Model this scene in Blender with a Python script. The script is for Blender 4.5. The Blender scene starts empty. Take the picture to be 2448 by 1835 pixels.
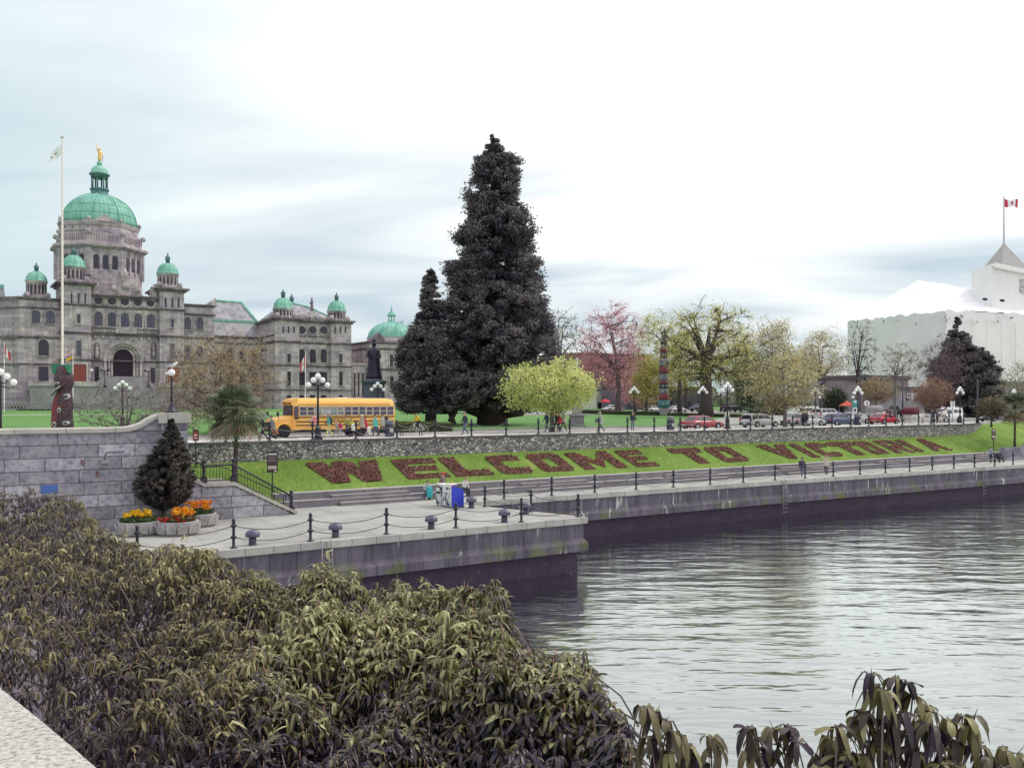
import bpy, bmesh, math, random
import numpy as np
from mathutils import Vector, Matrix, noise as mnoise
R = math.radians
PI = math.pi
rng = np.random.default_rng(7)
random.seed(7)
SC = bpy.context.scene
COL = SC.collection
# world axes: x runs along the harbour wall, y away from the water, z up (water level 0)
YAW = math.atan2(.5508, .8346)
UX, UY = math.cos(YAW), math.sin(YAW)
CAMZ, LOW, UP = 9.5, 3.1, 6.95
def ray(px, py):
    d = (px-1224)/2100.0
    return (d*UX+UY, -d*UY+UX, -(py-962)/2100.0)
def G(px, py, z=UP):
    r = ray(px, py); t = (z-CAMZ)/r[2]
    return Vector((t*r[0], t*r[1], z))
def V(px, py, b):
    r = ray(px, py); t = b/r[1]
    return Vector((t*r[0], b, CAMZ+t*r[2]))
def D(px, py, d):
    r = ray(px, py)
    return Vector((d*r[0], d*r[1], CAMZ+d*r[2]))
def terr(x, y):
    return UP+.02+max(0, y-72)*.0085
def GT(px, d):            # a point of the park ground at a given distance
    p = D(px, 962, d); return Vector((p.x, p.y, terr(p.x, p.y)))

class MB:
    def __init__(s): s.v=[]; s.f=[]; s.m=[]; s.s=[]
    def add(s, vs, fs, mi=0, smooth=False):
        o=len(s.v); s.v.extend([tuple(v) for v in vs])
        for f in fs:
            s.f.append([i+o for i in f]); s.m.append(mi); s.s.append(smooth)
        return s
    def box(s, x0,x1,y0,y1,z0,z1, mi=0):
        vs=[(x,y,z) for z in (z0,z1) for y in (y0,y1) for x in (x0,x1)]
        return s.add(vs,[(0,2,3,1),(4,5,7,6),(0,1,5,4),(2,6,7,3),(0,4,6,2),(1,3,7,5)],mi)
    def obox(s, c, size, rz=0, mi=0, ry=0):
        M=Matrix.Rotation(rz,4,'Z')@Matrix.Rotation(ry,4,'Y')
        a,b,h=[k/2 for k in size]; c=Vector(c)
        vs=[c+M@Vector((x,y,z)) for z in (-h,h) for y in (-b,b) for x in (-a,a)]
        return s.add(vs,[(0,2,3,1),(4,5,7,6),(0,1,5,4),(2,6,7,3),(0,4,6,2),(1,3,7,5)],mi)
    def prism(s, poly, h0, h1, axis='z', mi=0, smooth=False):
        n=len(poly)
        def p3(p,h):
            return (p[0],p[1],h) if axis=='z' else ((p[0],h,p[1]) if axis=='y' else (h,p[0],p[1]))
        vs=[p3(p,h0) for p in poly]+[p3(p,h1) for p in poly]
        s.add(vs,[tuple(range(n))[::-1],tuple(range(n,2*n))],mi)
        return s.add(vs,[(i,(i+1)%n,n+(i+1)%n,n+i) for i in range(n)],mi,smooth)
    def quad(s, *ps, mi=0): return s.add(ps,[tuple(range(len(ps)))],mi)
    def loft(s, rings, mi=0, smooth=True, close=True, caps=True):
        n=len(rings[0]); vs=[v for r in rings for v in r]; fs=[]
        for k in range(len(rings)-1):
            for i in range(n if close else n-1):
                j=(i+1)%n; fs.append((k*n+i,k*n+j,(k+1)*n+j,(k+1)*n+i))
        o=len(s.v); s.add(vs,fs,mi,smooth)
        if caps:
            s.f.append([o+i for i in range(n)][::-1]); s.m.append(mi); s.s.append(False)
            s.f.append([o+(len(rings)-1)*n+i for i in range(n)]); s.m.append(mi); s.s.append(False)
        return s
    def lathe(s, prof, c=(0,0,0), seg=16, mi=0, smooth=True, rot=0, axis='z', caps=True):
        rings=[]
        for r,z in prof:
            ring=[]
            for i in range(seg):
                a=rot+2*PI*i/seg; x,y=r*math.cos(a),r*math.sin(a)
                q=(x,y,z) if axis=='z' else ((x,z,-y) if axis=='y' else (z,x,y))
                ring.append((c[0]+q[0],c[1]+q[1],c[2]+q[2]))
            rings.append(ring)
        return s.loft(rings,mi,smooth,True,caps)
    def tube(s, pts, rad, seg=6, mi=0, smooth=True, caps=True):
        pts=[Vector(p) for p in pts]; n=len(pts)
        rad=[float(q) for q in rad] if hasattr(rad,'__len__') else [float(rad)]*n
        rings=[]; up=None
        for i,p in enumerate(pts):
            t=(pts[min(i+1,n-1)]-pts[max(i-1,0)])
            t=t.normalized() if t.length>1e-9 else Vector((0,0,1))
            if up is None:
                up=Vector((0,0,1)) if abs(t.z)<.9 else Vector((1,0,0))
            a=t.cross(up); 
            if a.length<1e-6: a=t.cross(Vector((0,1,0)))
            a.normalize(); b=t.cross(a).normalized(); up=-b if False else up
            rings.append([p+rad[i]*(math.cos(2*PI*k/seg)*a+math.sin(2*PI*k/seg)*b) for k in range(seg)])
        return s.loft(rings,mi,smooth,True,caps)
    def ball(s, c, r, seg=12, rings=8, mi=0, sc=(1,1,1)):
        prof=[]
        vs=[]; fs=[]
        vs.append((c[0],c[1],c[2]-r*sc[2]))
        for k in range(1,rings):
            a=-PI/2+PI*k/rings
            for i in range(seg):
                b=2*PI*i/seg
                vs.append((c[0]+r*sc[0]*math.cos(a)*math.cos(b),c[1]+r*sc[1]*math.cos(a)*math.sin(b),c[2]+r*sc[2]*math.sin(a)))
        vs.append((c[0],c[1],c[2]+r*sc[2])); L=len(vs)-1
        for i in range(seg):
            j=(i+1)%seg
            fs.append((0,1+j,1+i)); fs.append((L,L-seg+i,L-seg+j))
            for k in range(rings-2):
                fs.append((1+k*seg+i,1+k*seg+j,1+(k+1)*seg+j,1+(k+1)*seg+i))
        return s.add(vs,fs,mi,True)
    def xf(s, M):
        s.v=[tuple(M@Vector(v)) for v in s.v]; return s
    def build(s, name, mats, parent=None, org=None, loc=None):
        me=bpy.data.meshes.new(name)
        vs=s.v
        if org is not None: vs=[(v[0]-org[0],v[1]-org[1],v[2]-org[2]) for v in vs]
        me.from_pydata(vs,[],s.f)
        if not isinstance(mats,(list,tuple)): mats=[mats]
        for m in mats: me.materials.append(m)
        me.polygons.foreach_set('material_index',s.m)
        me.polygons.foreach_set('use_smooth',s.s)
        bm=bmesh.new(); bm.from_mesh(me); bmesh.ops.recalc_face_normals(bm,faces=bm.faces); bm.to_mesh(me); bm.free()
        me.update()
        o=bpy.data.objects.new(name,me); COL.objects.link(o)
        if parent: o.parent=parent
        if loc is not None: o.location=loc
        return o

def tag(o, label=None, cat=None, group=None, kind=None):
    if label: o['label']=label
    if cat: o['category']=cat
    if group: o['group']=group
    if kind: o['kind']=kind
    return o
def thing(name, label, cat, loc=(0,0,0), rz=0, group=None):
    o=bpy.data.objects.new(name,None); COL.objects.link(o)
    o.empty_display_size=.2
    o.location=loc; o.rotation_euler=(0,0,rz)
    return tag(o,label,cat,group)
KIDS={}
def kids(o): return [c for c in COL.objects if c.parent==o]
def dup(src, loc, rz, label=None, group=None, scale=None):
    tree={}
    def rec(o,par):
        c=o.copy(); COL.objects.link(c)
        if par: c.parent=par
        for ch in o.children: rec(ch,c)
        return c
    r=rec(src,None); r.location=loc; r.rotation_euler=(0,0,rz)
    if scale: r.scale=(scale,)*3
    if label: r['label']=label
    if group: r['group']=group
    return r
def single(name, mb, mats, label, cat, base=None, group=None):
    if base is None:
        a=np.array(mb.v); base=(float(a[:,0].mean()),float(a[:,1].mean()),float(a[:,2].min()))
    o=mb.build(name,mats,None,org=base,loc=base)
    return tag(o,label,cat,group)
def struct(name, mb, mats):
    o=mb.build(name,mats); o['kind']='structure'; return o

# ---------------------------------------------------------------- materials
class NT:
    def __init__(s,name):
        s.m=bpy.data.materials.new(name); s.m.use_nodes=True; s.t=s.m.node_tree
        s.b=s.t.nodes['Principled BSDF']; s.o=s.t.nodes['Material Output']
    def n(s,typ,**kw):
        nd=s.t.nodes.new(typ)
        for k,v in kw.items():
            if k in nd.inputs.keys() if hasattr(nd.inputs,'keys') else False: nd.inputs[k].default_value=v
            else: setattr(nd,k,v)
        return nd
    def l(s,a,b): s.t.links.new(a,b)
    def noise(s,vec,scale,detail=4,rough=.55):
        nd=s.n('ShaderNodeTexNoise'); nd.inputs['Scale'].default_value=scale; nd.inputs['Detail'].default_value=detail; nd.inputs['Roughness'].default_value=rough
        if vec is not None: s.l(vec,nd.inputs['Vector'])
        return nd.outputs['Fac']
    def ramp(s,fac,stops):
        nd=s.n('ShaderNodeValToRGB'); e=nd.color_ramp.elements
        while len(e)>len(stops): e.remove(e[-1])
        while len(e)<len(stops): e.new(.5)
        for i,(p,c) in enumerate(stops):
            e[i].position=p; e[i].color=(c if len(c)==4 else (*c,1)) if hasattr(c,'__len__') else (c,c,c,1)
        s.l(fac,nd.inputs['Fac']); return nd.outputs['Color']
    def mix(s,fac,a,b,typ='MIX'):
        nd=s.n('ShaderNodeMix'); nd.data_type='RGBA'; nd.blend_type=typ
        for sock,val in ((nd.inputs[0],fac),(nd.inputs[6],a),(nd.inputs[7],b)):
            if isinstance(val,(int,float)): sock.default_value=val
            elif hasattr(val,'is_linked'): s.l(val,sock)
            else: sock.default_value=(*val,1) if len(val)==3 else val
        return nd.outputs[2]
    def bump(s,h,strength=.3,dist=.02):
        nd=s.n('ShaderNodeBump'); nd.inputs['Strength'].default_value=strength; nd.inputs['Distance'].default_value=dist
        s.l(h,nd.inputs['Height']); s.l(nd.outputs['Normal'],s.b.inputs['Normal']); return nd
    def pos(s): return s.n('ShaderNodeNewGeometry').outputs['Position']
    def obj(s): return s.n('ShaderNodeTexCoord').outputs['Object']
    def mapv(s,vec,scale=(1,1,1),rot=(0,0,0),loc=(0,0,0)):
        nd=s.n('ShaderNodeMapping'); nd.inputs['Scale'].default_value=scale; nd.inputs['Rotation'].default_value=rot; nd.inputs['Location'].default_value=loc
        s.l(vec,nd.inputs['Vector']); return nd.outputs['Vector']
    def wallvec(s, src=None):     # (x+y, z): a brick layout for upright walls
        p=src or s.pos(); sp=s.n('ShaderNodeSeparateXYZ'); s.l(p,sp.inputs[0])
        ad=s.n('ShaderNodeMath'); ad.operation='ADD'; s.l(sp.outputs[0],ad.inputs[0]); s.l(sp.outputs[1],ad.inputs[1])
        cb=s.n('ShaderNodeCombineXYZ'); s.l(ad.outputs[0],cb.inputs[0]); s.l(sp.outputs[2],cb.inputs[1]); return cb.outputs[0]
    def col(s,c):
        if hasattr(c,'is_linked'): s.l(c,s.b.inputs['Base Color'])
        else: s.b.inputs['Base Color'].default_value=(*c,1)
    def rough(s,v): s.b.inputs['Roughness'].default_value=v
MC={}
def mat(name, c, rough=.6, metal=0, var=.15, scale=3.0, bump=0, spec=.5):
    """plain coloured surface with a little mottling"""
    if name in MC: return MC[name]
    t=NT(name); n=t.noise(t.obj(),scale,5)
    lo=tuple(k*(1-var) for k in c); hi=tuple(min(1,k*(1+var)) for k in c)
    t.col(t.ramp(n,[(.3,lo),(.7,hi)])); t.rough(rough); t.b.inputs['Metallic'].default_value=metal
    t.b.inputs['Specular IOR Level'].default_value=spec
    if bump: t.bump(t.noise(t.obj(),scale*6,4),bump,.02)
    MC[name]=t.m; return t.m
def foliage(name, c1, c2, trans=.25, rough=.55, spec=.3):
    """leaf colour varied by the 'tint' attribute of each leaf"""
    if name in MC: return MC[name]
    t=NT(name); a=t.n('ShaderNodeAttribute'); a.attribute_name='tint'
    c=t.ramp(a.outputs['Fac'],[(0,c1),(1,c2)])
    t.col(c); t.rough(rough); t.b.inputs['Specular IOR Level'].default_value=spec
    if trans:
        tr=t.n('ShaderNodeBsdfTranslucent'); t.l(c,tr.inputs['Color'])
        mx=t.n('ShaderNodeMixShader'); mx.inputs[0].default_value=trans
        t.l(t.b.outputs[0],mx.inputs[1]); t.l(tr.outputs[0],mx.inputs[2]); t.l(mx.outputs[0],t.o.inputs['Surface'])
    MC[name]=t.m; return t.m

def m_stone(name, base, bw=1.3, bh=.5, dark=.72, streak=.35, mortar=.012):
    t=NT(name); wv=t.wallvec()
    br=t.n('ShaderNodeTexBrick'); t.l(wv,br.inputs['Vector']); br.inputs['Scale'].default_value=1
    br.inputs['Brick Width'].default_value=bw; br.inputs['Row Height'].default_value=bh; br.inputs['Mortar Size'].default_value=mortar
    br.inputs['Color1'].default_value=(*[k*1.18 for k in base],1); br.inputs['Color2'].default_value=(*[k*.74 for k in base],1)
    br.inputs['Mortar'].default_value=(*[k*.45 for k in base],1); br.inputs['Bias'].default_value=.1
    n1=t.noise(t.pos(),.35,6,.65)
    stain=t.ramp(n1,[(.35,(dark*.95,dark*.9,dark*1.02)),(.62,(1.08,1.06,1.0))])
    c=t.mix(1,br.outputs['Color'],stain,'MULTIPLY')
    st=t.noise(t.mapv(t.pos(),(1.2,1.2,.12)),1,5,.6)
    c=t.mix(streak,c,t.ramp(st,[(.4,(.35,.32,.36)),(.6,(1,1,1))]),'MULTIPLY')
    n2=t.noise(t.pos(),5,4)
    c=t.mix(.5,c,t.ramp(n2,[(.3,(.7,.7,.7)),(.7,(1.15,1.15,1.15))]),'MULTIPLY')
    t.col(c); t.rough(.85)
    hm=t.mix(.35,br.outputs['Fac'],n2)
    t.bump(t.noise(t.pos(),3,5),.6,.12)
    return t.m
M={}
M['stone']=m_stone('parliament_stone',(.60,.545,.56),1.5,.55,.86,.38)
M['stone_trim']=m_stone('pale_trim_stone',(.64,.59,.58),2.2,.9,.6,.5)
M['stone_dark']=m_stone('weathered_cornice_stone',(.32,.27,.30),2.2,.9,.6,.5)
M['glass']=mat('dark_window_glass',(.035,.03,.05),.12,0,.3,.4)
M['glass_blue']=mat('bluish_window_glass',(.10,.095,.15),.1,0,.3,.3)
M['frame_dark']=mat('dark_window_frame',(.05,.045,.06),.5)
# weathered copper
t=NT('green_copper'); n=t.noise(t.mapv(t.obj(),(1,1,.25)),.9,6,.6)
t.col(t.ramp(n,[(.3,(.12,.34,.27)),(.5,(.2,.47,.37)),(.72,(.32,.6,.47))])); t.rough(.6); M['copper']=t.m
M['copper_dark']=mat('dark_copper',(.1,.2,.2),.6,0,.4,1.5)
t=NT('slate_roof'); n=t.noise(t.mapv(t.pos(),(.9,.9,.08)),1,5,.6)
t.col(t.ramp(n,[(.40,(.2,.19,.22)),(.5,(.31,.31,.32)),(.7,(.37,.38,.37))])); t.rough(.55); M['slate']=t.m
M['gold']=mat('gilded_bronze',(.85,.52,.15),.3,.7)
# concrete and granite
def m_concrete(name, base, sc=1.0, moss=False, joint=None):
    t=NT(name); p=t.pos(); n=t.noise(p,.7*sc,7,.65); n2=t.noise(p,9*sc,5)
    c=t.ramp(n,[(.3,tuple(k*.72 for k in base)),(.55,base),(.8,tuple(k*1.15 for k in base))])
    c=t.mix(.4,c,t.ramp(n2,[(.35,(.75,.75,.75)),(.65,(1.1,1.1,1.1))]),'MULTIPLY')
    if joint:
        br=t.n('ShaderNodeTexBrick'); t.l(t.wallvec() if joint[2] else p,br.inputs['Vector']); br.inputs['Scale'].default_value=1
        br.inputs['Brick Width'].default_value=joint[0]; br.inputs['Row Height'].default_value=joint[1]; br.inputs['Mortar Size'].default_value=.02
        br.offset=0 if joint[2] else .5
        br.inputs['Color1'].default_value=(1,1,1,1); br.inputs['Color2'].default_value=(.85,.85,.88,1); br.inputs['Mortar'].default_value=(.35,.33,.36,1)
        c=t.mix(1,c,br.outputs['Color'],'MULTIPLY')
    if moss:
        st=t.noise(t.mapv(p,(2.2,2.2,.25)),1,5,.6)
        c=t.mix(.7,c,t.ramp(st,[(.35,(.35,.33,.38)),(.6,(1,1,1))]),'MULTIPLY')
        sp=t.n('ShaderNodeSeparateXYZ'); t.l(p,sp.inputs[0])
        g=t.n('ShaderNodeMapRange'); g.inputs[1].default_value=2.3; g.inputs[2].default_value=1.4; t.l(sp.outputs[2],g.inputs[0])
        mm=t.n('ShaderNodeMath'); mm.operation='MULTIPLY'; t.l(g.outputs[0],mm.inputs[0])
        t.l(t.ramp(t.noise(p,.8,4),[(.48,0),(.62,.8)]),mm.inputs[1])
        c=t.mix(mm.outputs[0],c,(.13,.15,.04))
        ws=t.noise(t.mapv(p,(5,5,.35)),1,4,.5)
        wp=t.noise(t.mapv(p,(.5,.5,.3),(0,0,0),(3,8,0)),1,2,.5)
        mw=t.n('ShaderNodeMath'); mw.operation='MULTIPLY'; t.l(t.ramp(ws,[(.58,0),(.66,1)]),mw.inputs[0]); t.l(t.ramp(wp,[(.56,0),(.62,1)]),mw.inputs[1])
        c=t.mix(mw.outputs[0],c,(.5,.5,.46))
    t.col(c); t.rough(.85); t.bump(n2,.35,.03); return t.m
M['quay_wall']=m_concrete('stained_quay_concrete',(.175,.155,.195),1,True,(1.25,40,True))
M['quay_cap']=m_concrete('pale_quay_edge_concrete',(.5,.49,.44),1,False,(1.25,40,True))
M['paving']=m_concrete('lower_walk_concrete',(.41,.415,.37),.6,False,(3.0,3.0,False))
M['step_stone']=m_concrete('granite_step',(.25,.235,.25),1,False,(2.6,60,True))
M['step_top']=m_concrete('granite_step_top',(.4,.38,.37),1)
M['promenade']=m_concrete('promenade_paving',(.56,.54,.48),.7)
M['asphalt']=m_concrete('asphalt',(.33,.33,.3),.8)
M['kerb']=m_concrete('kerb_concrete',(.38,.37,.35),1)
M['cap_dark']=m_concrete('dark_wall_cap',(.12,.11,.13),1)
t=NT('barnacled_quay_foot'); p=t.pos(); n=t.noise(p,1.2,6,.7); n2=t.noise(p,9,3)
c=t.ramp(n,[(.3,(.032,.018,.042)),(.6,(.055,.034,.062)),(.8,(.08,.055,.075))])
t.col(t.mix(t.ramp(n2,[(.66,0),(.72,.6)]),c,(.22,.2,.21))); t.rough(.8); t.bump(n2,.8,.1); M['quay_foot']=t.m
# granite blocks of the big wall
def m_granite(name, base, bw, bh, m=.02, bumpd=.12):
    t=NT(name); wv=t.wallvec()
    wob=t.n('ShaderNodeMix'); wob.data_type='RGBA'
    br=t.n('ShaderNodeTexBrick'); t.l(wv,br.inputs['Vector']); br.inputs['Scale'].default_value=1
    br.inputs['Brick Width'].default_value=bw; br.inputs['Row Height'].default_value=bh; br.inputs['Mortar Size'].default_value=m; br.inputs['Mortar Smooth'].default_value=.6
    br.squash=1.5; br.squash_frequency=3; br.offset=.37
    br.inputs['Color1'].default_value=(*[k*1.25 for k in base],1); br.inputs['Color2'].default_value=(*[k*.75 for k in base],1); br.inputs['Mortar'].default_value=(*[k*.42 for k in base],1)
    n1=t.noise(t.pos(),.6,6,.65); n2=t.noise(t.pos(),4,6,.7)
    c=t.mix(.8,br.outputs['Color'],t.ramp(n1,[(.35,(.62,.6,.68)),(.62,(1.1,1.1,1.08))]),'MULTIPLY')
    c=t.mix(.75,c,t.ramp(n2,[(.38,(.5,.5,.56)),(.5,(1,1,1)),(.7,(1.2,1.2,1.2))]),'MULTIPLY')
    t.col(c); t.rough(.85)
    iv=t.n('ShaderNodeInvert'); t.l(br.outputs['Fac'],iv.inputs['Color'])
    h=t.mix(.5,iv.outputs[0],t.noise(t.pos(),2.0,6,.7)); t.bump(h,.9,bumpd); return t.m
M['granite']=m_granite('rock_faced_granite',(.40,.385,.42),1.7,.62,.022,.22)
M['granite_cap']=m_concrete('pale_granite_coping',(.5,.48,.42),1,False,(2.2,60,True))
t=NT('speckled_granite'); p=t.pos(); v=t.n('ShaderNodeTexVoronoi'); v.inputs['Scale'].default_value=130; t.l(p,v.inputs['Vector'])
n=t.noise(p,60,4,.7)
c=t.ramp(n,[(.36,(.18,.17,.165)),(.47,(.42,.41,.37)),(.62,(.56,.55,.5))])
t.col(t.mix(.5,c,t.ramp(t.noise(p,5,4),[(.3,(.8,.79,.76)),(.7,(1.05,1.05,1))]),'MULTIPLY')); t.rough(.8); t.bump(n,.3,.004); M['speckle']=t.m
# rubble wall
t=NT('rubble_stone'); wv=t.wallvec()
wv2=t.n('ShaderNodeVectorMath'); wv2.operation='ADD'
nn=t.n('ShaderNodeTexNoise'); nn.inputs['Scale'].default_value=2.5; t.l(wv,nn.inputs['Vector'])
sc_=t.n('ShaderNodeVectorMath'); sc_.operation='SCALE'; sc_.inputs['Scale'].default_value=.25; t.l(nn.outputs['Color'],sc_.inputs[0])
t.l(wv,wv2.inputs[0]); t.l(sc_.outputs[0],wv2.inputs[1])
mp=t.mapv(wv2.outputs[0],(3.5,4.6,1))
ve=t.n('ShaderNodeTexVoronoi'); ve.feature='DISTANCE_TO_EDGE'; ve.inputs['Scale'].default_value=1; t.l(mp,ve.inputs['Vector'])
vc=t.n('ShaderNodeTexVoronoi'); vc.inputs['Scale'].default_value=1; t.l(mp,vc.inputs['Vector'])
sx=t.n('ShaderNodeSeparateColor'); t.l(vc.outputs['Color'],sx.inputs[0])
c=t.ramp(sx.outputs[0],[(0,(.2,.19,.21)),(.3,(.3,.29,.28)),(.65,(.46,.44,.4)),(1,(.6,.58,.52))])
c=t.mix(.5,c,t.ramp(t.noise(t.pos(),7,5),[(.3,(.65,.65,.68)),(.7,(1.15,1.15,1.1))]),'MULTIPLY')
edge=t.ramp(ve.outputs['Distance'],[(.02,1),(.075,0)])
t.col(t.mix(edge,c,(.035,.03,.045))); t.rough(.85); t.bump(t.ramp(ve.outputs['Distance'],[(0,0),(.2,1)]),.9,.08); M['rubble']=t.m
# grass
def m_grass(name,a,b,yellow=None,sc=1):
    t=NT(name); p=t.pos(); n=t.noise(p,.25*sc,6,.6); n2=t.noise(p,6*sc,5,.7)
    c=t.ramp(n,[(.3,a),(.7,b)])
    c=t.mix(.8,c,t.ramp(n2,[(.3,(.55,.6,.5)),(.7,(1.3,1.25,1.2))]),'MULTIPLY')
    if yellow: c=t.mix(t.ramp(t.noise(p,.5,3),[(.6,0),(.75,.6)]),c,yellow)
    t.col(c); t.rough(.9); t.b.inputs['Specular IOR Level'].default_value=.1; t.bump(t.noise(p,25*sc,3),.6,.05); return t.m
M['grass']=m_grass('lawn_grass',(.13,.22,.045),(.2,.31,.07),(.29,.33,.09))
M['park_grass']=m_grass('park_grass',(.115,.25,.08),(.16,.31,.105))
M['soil']=mat('dark_soil',(.04,.025,.02),.95,0,.4,4)
M['bark']=mat('bark',(.075,.058,.062),.9,0,.4,3,.6)
M['bark_grey']=mat('grey_bark',(.16,.14,.14),.9,0,.3,3,.5)
M['bark_pink']=mat('purplish_bark',(.12,.085,.095),.9,0,.3,3,.5)
M['iron']=mat('black_iron',(.022,.02,.035),.45,0,.3,6,.2)
M['iron_blue']=mat('blue_black_iron',(.05,.05,.085),.4,0,.3,6,.2)
M['globe']=mat('white_globe',(.86,.86,.84),.3,0,.02)
M['white']=mat('white_paint',(.8,.8,.78),.5,0,.06)
M['pole_white']=mat('off_white_pole_paint',(.62,.58,.5),.5,0,.1)
M['yellow']=mat('bus_yellow',(.86,.47,.11),.38,0,.07,.8)
M['black']=mat('black_paint',(.015,.014,.02),.5,0,.2)
M['tyre']=mat('rubber',(.025,.024,.03),.85,0,.2)
M['rim']=mat('wheel_rim',(.45,.45,.47),.35,.5)
M['chrome']=mat('bright_metal',(.5,.5,.5),.3,.7)
M['red_light']=mat('red_lamp',(.5,.02,.02),.3)
M['amber']=mat('amber_lamp',(.75,.22,.02),.3)
M['head_light']=mat('clear_lamp',(.75,.75,.72),.2)
M['steel']=mat('galvanised_steel',(.3,.29,.31),.5,.5,.3)
M['bronze']=mat('dark_bronze',(.025,.018,.04),.5,.3,.4,1.2,.2)
M['ped']=m_concrete('blue_grey_granite',(.1,.11,.15),1)
# water
t=NT('harbour_water'); p=t.mapv(t.pos(),(1,1,1),(0,0,YAW))
a=t.noise(t.mapv(p,(.25,.68,1)),1.0,3,.5)
b_=t.noise(t.mapv(p,(.9,2.1,1)),1.0,2,.5)
c_=t.noise(t.mapv(p,(.05,.13,1)),1.0,2,.5)
h=t.mix(.13,a,b_); h=t.mix(.25,h,c_)
t.bump(h,1,.20)
t.col((.03,.023,.05)); t.rough(.1); t.b.inputs['IOR'].default_value=1.4
gl=t.n('ShaderNodeBsdfGlossy'); gl.inputs['Roughness'].default_value=.1; gl.inputs['Color'].default_value=(.80,.86,.82,1)
bn=[n for n in t.t.nodes if n.type=='BUMP'][0]; t.l(bn.outputs[0],gl.inputs['Normal'])
lw=t.n('ShaderNodeFresnel'); lw.inputs['IOR'].default_value=1.5; t.l(bn.outputs[0],lw.inputs['Normal'])
mr=t.n('ShaderNodeMapRange'); mr.inputs[1].default_value=.04; mr.inputs[2].default_value=.34; mr.inputs[3].default_value=.27; mr.inputs[4].default_value=.82; t.l(lw.outputs[0],mr.inputs[0])
mx=t.n('ShaderNodeMixShader'); t.l(mr.outputs[0],mx.inputs[0]); t.l(t.b.outputs[0],mx.inputs[1]); t.l(gl.outputs[0],mx.inputs[2]); t.l(mx.outputs[0],t.o.inputs['Surface'])
M['water']=t.m
# plastic wrap on the hotel
t=NT('white_sheeting'); p=t.pos(); n=t.noise(p,.25,6,.65)
t.col(t.ramp(n,[(.3,(.76,.75,.71)),(.7,(.84,.83,.79))])); t.rough(.5); t.bump(t.noise(p,.5,5,.6),.25,.5); M['wrap']=t.m
M['wrap_roof']=mat('bright_sheeting',(.86,.87,.88),.5,0,.04,.3)
# ================================================================ world, camera, light
SUN_EL, SUN_AZ = R(48), R(62)      # azimuth measured from the view direction towards the right
W=bpy.data.worlds.new('World'); SC.world=W; W.use_nodes=True
wt=W.node_tree; bg=wt.nodes['Background']
tc=wt.nodes.new('ShaderNodeTexCoord')
# sun direction in world axes
fx,fy=UY,UX; rx_,ry_=UX,-UY
sdx=(fx*math.cos(SUN_AZ)+rx_*math.sin(SUN_AZ))*math.cos(SUN_EL); sdy=(fy*math.cos(SUN_AZ)+ry_*math.sin(SUN_AZ))*math.cos(SUN_EL); sdz=math.sin(SUN_EL)
sky=wt.nodes.new('ShaderNodeTexSky'); sky.sky_type='NISHITA'; sky.sun_disc=False; sky.sun_elevation=SUN_EL
sky.sun_rotation=math.atan2(sdx,sdy); sky.air_density=1.2; sky.dust_density=2
hs=wt.nodes.new('ShaderNodeVectorMath'); hs.operation='SCALE'; hs.inputs['Scale'].default_value=.085; wt.links.new(sky.outputs[0],hs.inputs[0])
sep=wt.nodes.new('ShaderNodeSeparateXYZ'); wt.links.new(tc.outputs['Generated'],sep.inputs[0])
def wm(op,a,b):
    n=wt.nodes.new('ShaderNodeMath'); n.operation=op
    for i,v in enumerate((a,b)):
        if v is None: continue
        if isinstance(v,(int,float)): n.inputs[i].default_value=v
        else: wt.links.new(v,n.inputs[i])
    return n.outputs[0]
def wramp(fac,stops):
    nd=wt.nodes.new('ShaderNodeValToRGB'); e=nd.color_ramp.elements
    while len(e)<len(stops): e.new(.5)
    for i,(p,c) in enumerate(stops): e[i].position=p; e[i].color=(c,c,c,1) if isinstance(c,(int,float)) else (*c,1)
    wt.links.new(fac,nd.inputs[0]); return nd.outputs[0]
zz=wm('MAXIMUM',sep.outputs[2],0.0); den=wm('ADD',zz,.10)
cx=wm('DIVIDE',sep.outputs[0],den); cy=wm('DIVIDE',sep.outputs[1],den)
cv=wt.nodes.new('ShaderNodeCombineXYZ'); wt.links.new(cx,cv.inputs[0]); wt.links.new(cy,cv.inputs[1])
m0=wt.nodes.new('ShaderNodeMapping'); m0.inputs['Rotation'].default_value=(0,0,YAW+R(9)); wt.links.new(cv.outputs[0],m0.inputs['Vector'])
mp=wt.nodes.new('ShaderNodeMapping'); mp.inputs['Scale'].default_value=(.5,.85,1); mp.inputs['Location'].default_value=(1.3,.35,0)
wt.links.new(m0.outputs[0],mp.inputs['Vector'])
cn=wt.nodes.new('ShaderNodeTexNoise'); cn.inputs['Scale'].default_value=1; cn.inputs['Detail'].default_value=5; cn.inputs['Roughness'].default_value=.48; cn.inputs['Distortion'].default_value=.6
wt.links.new(mp.outputs[0],cn.inputs['Vector'])
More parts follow.
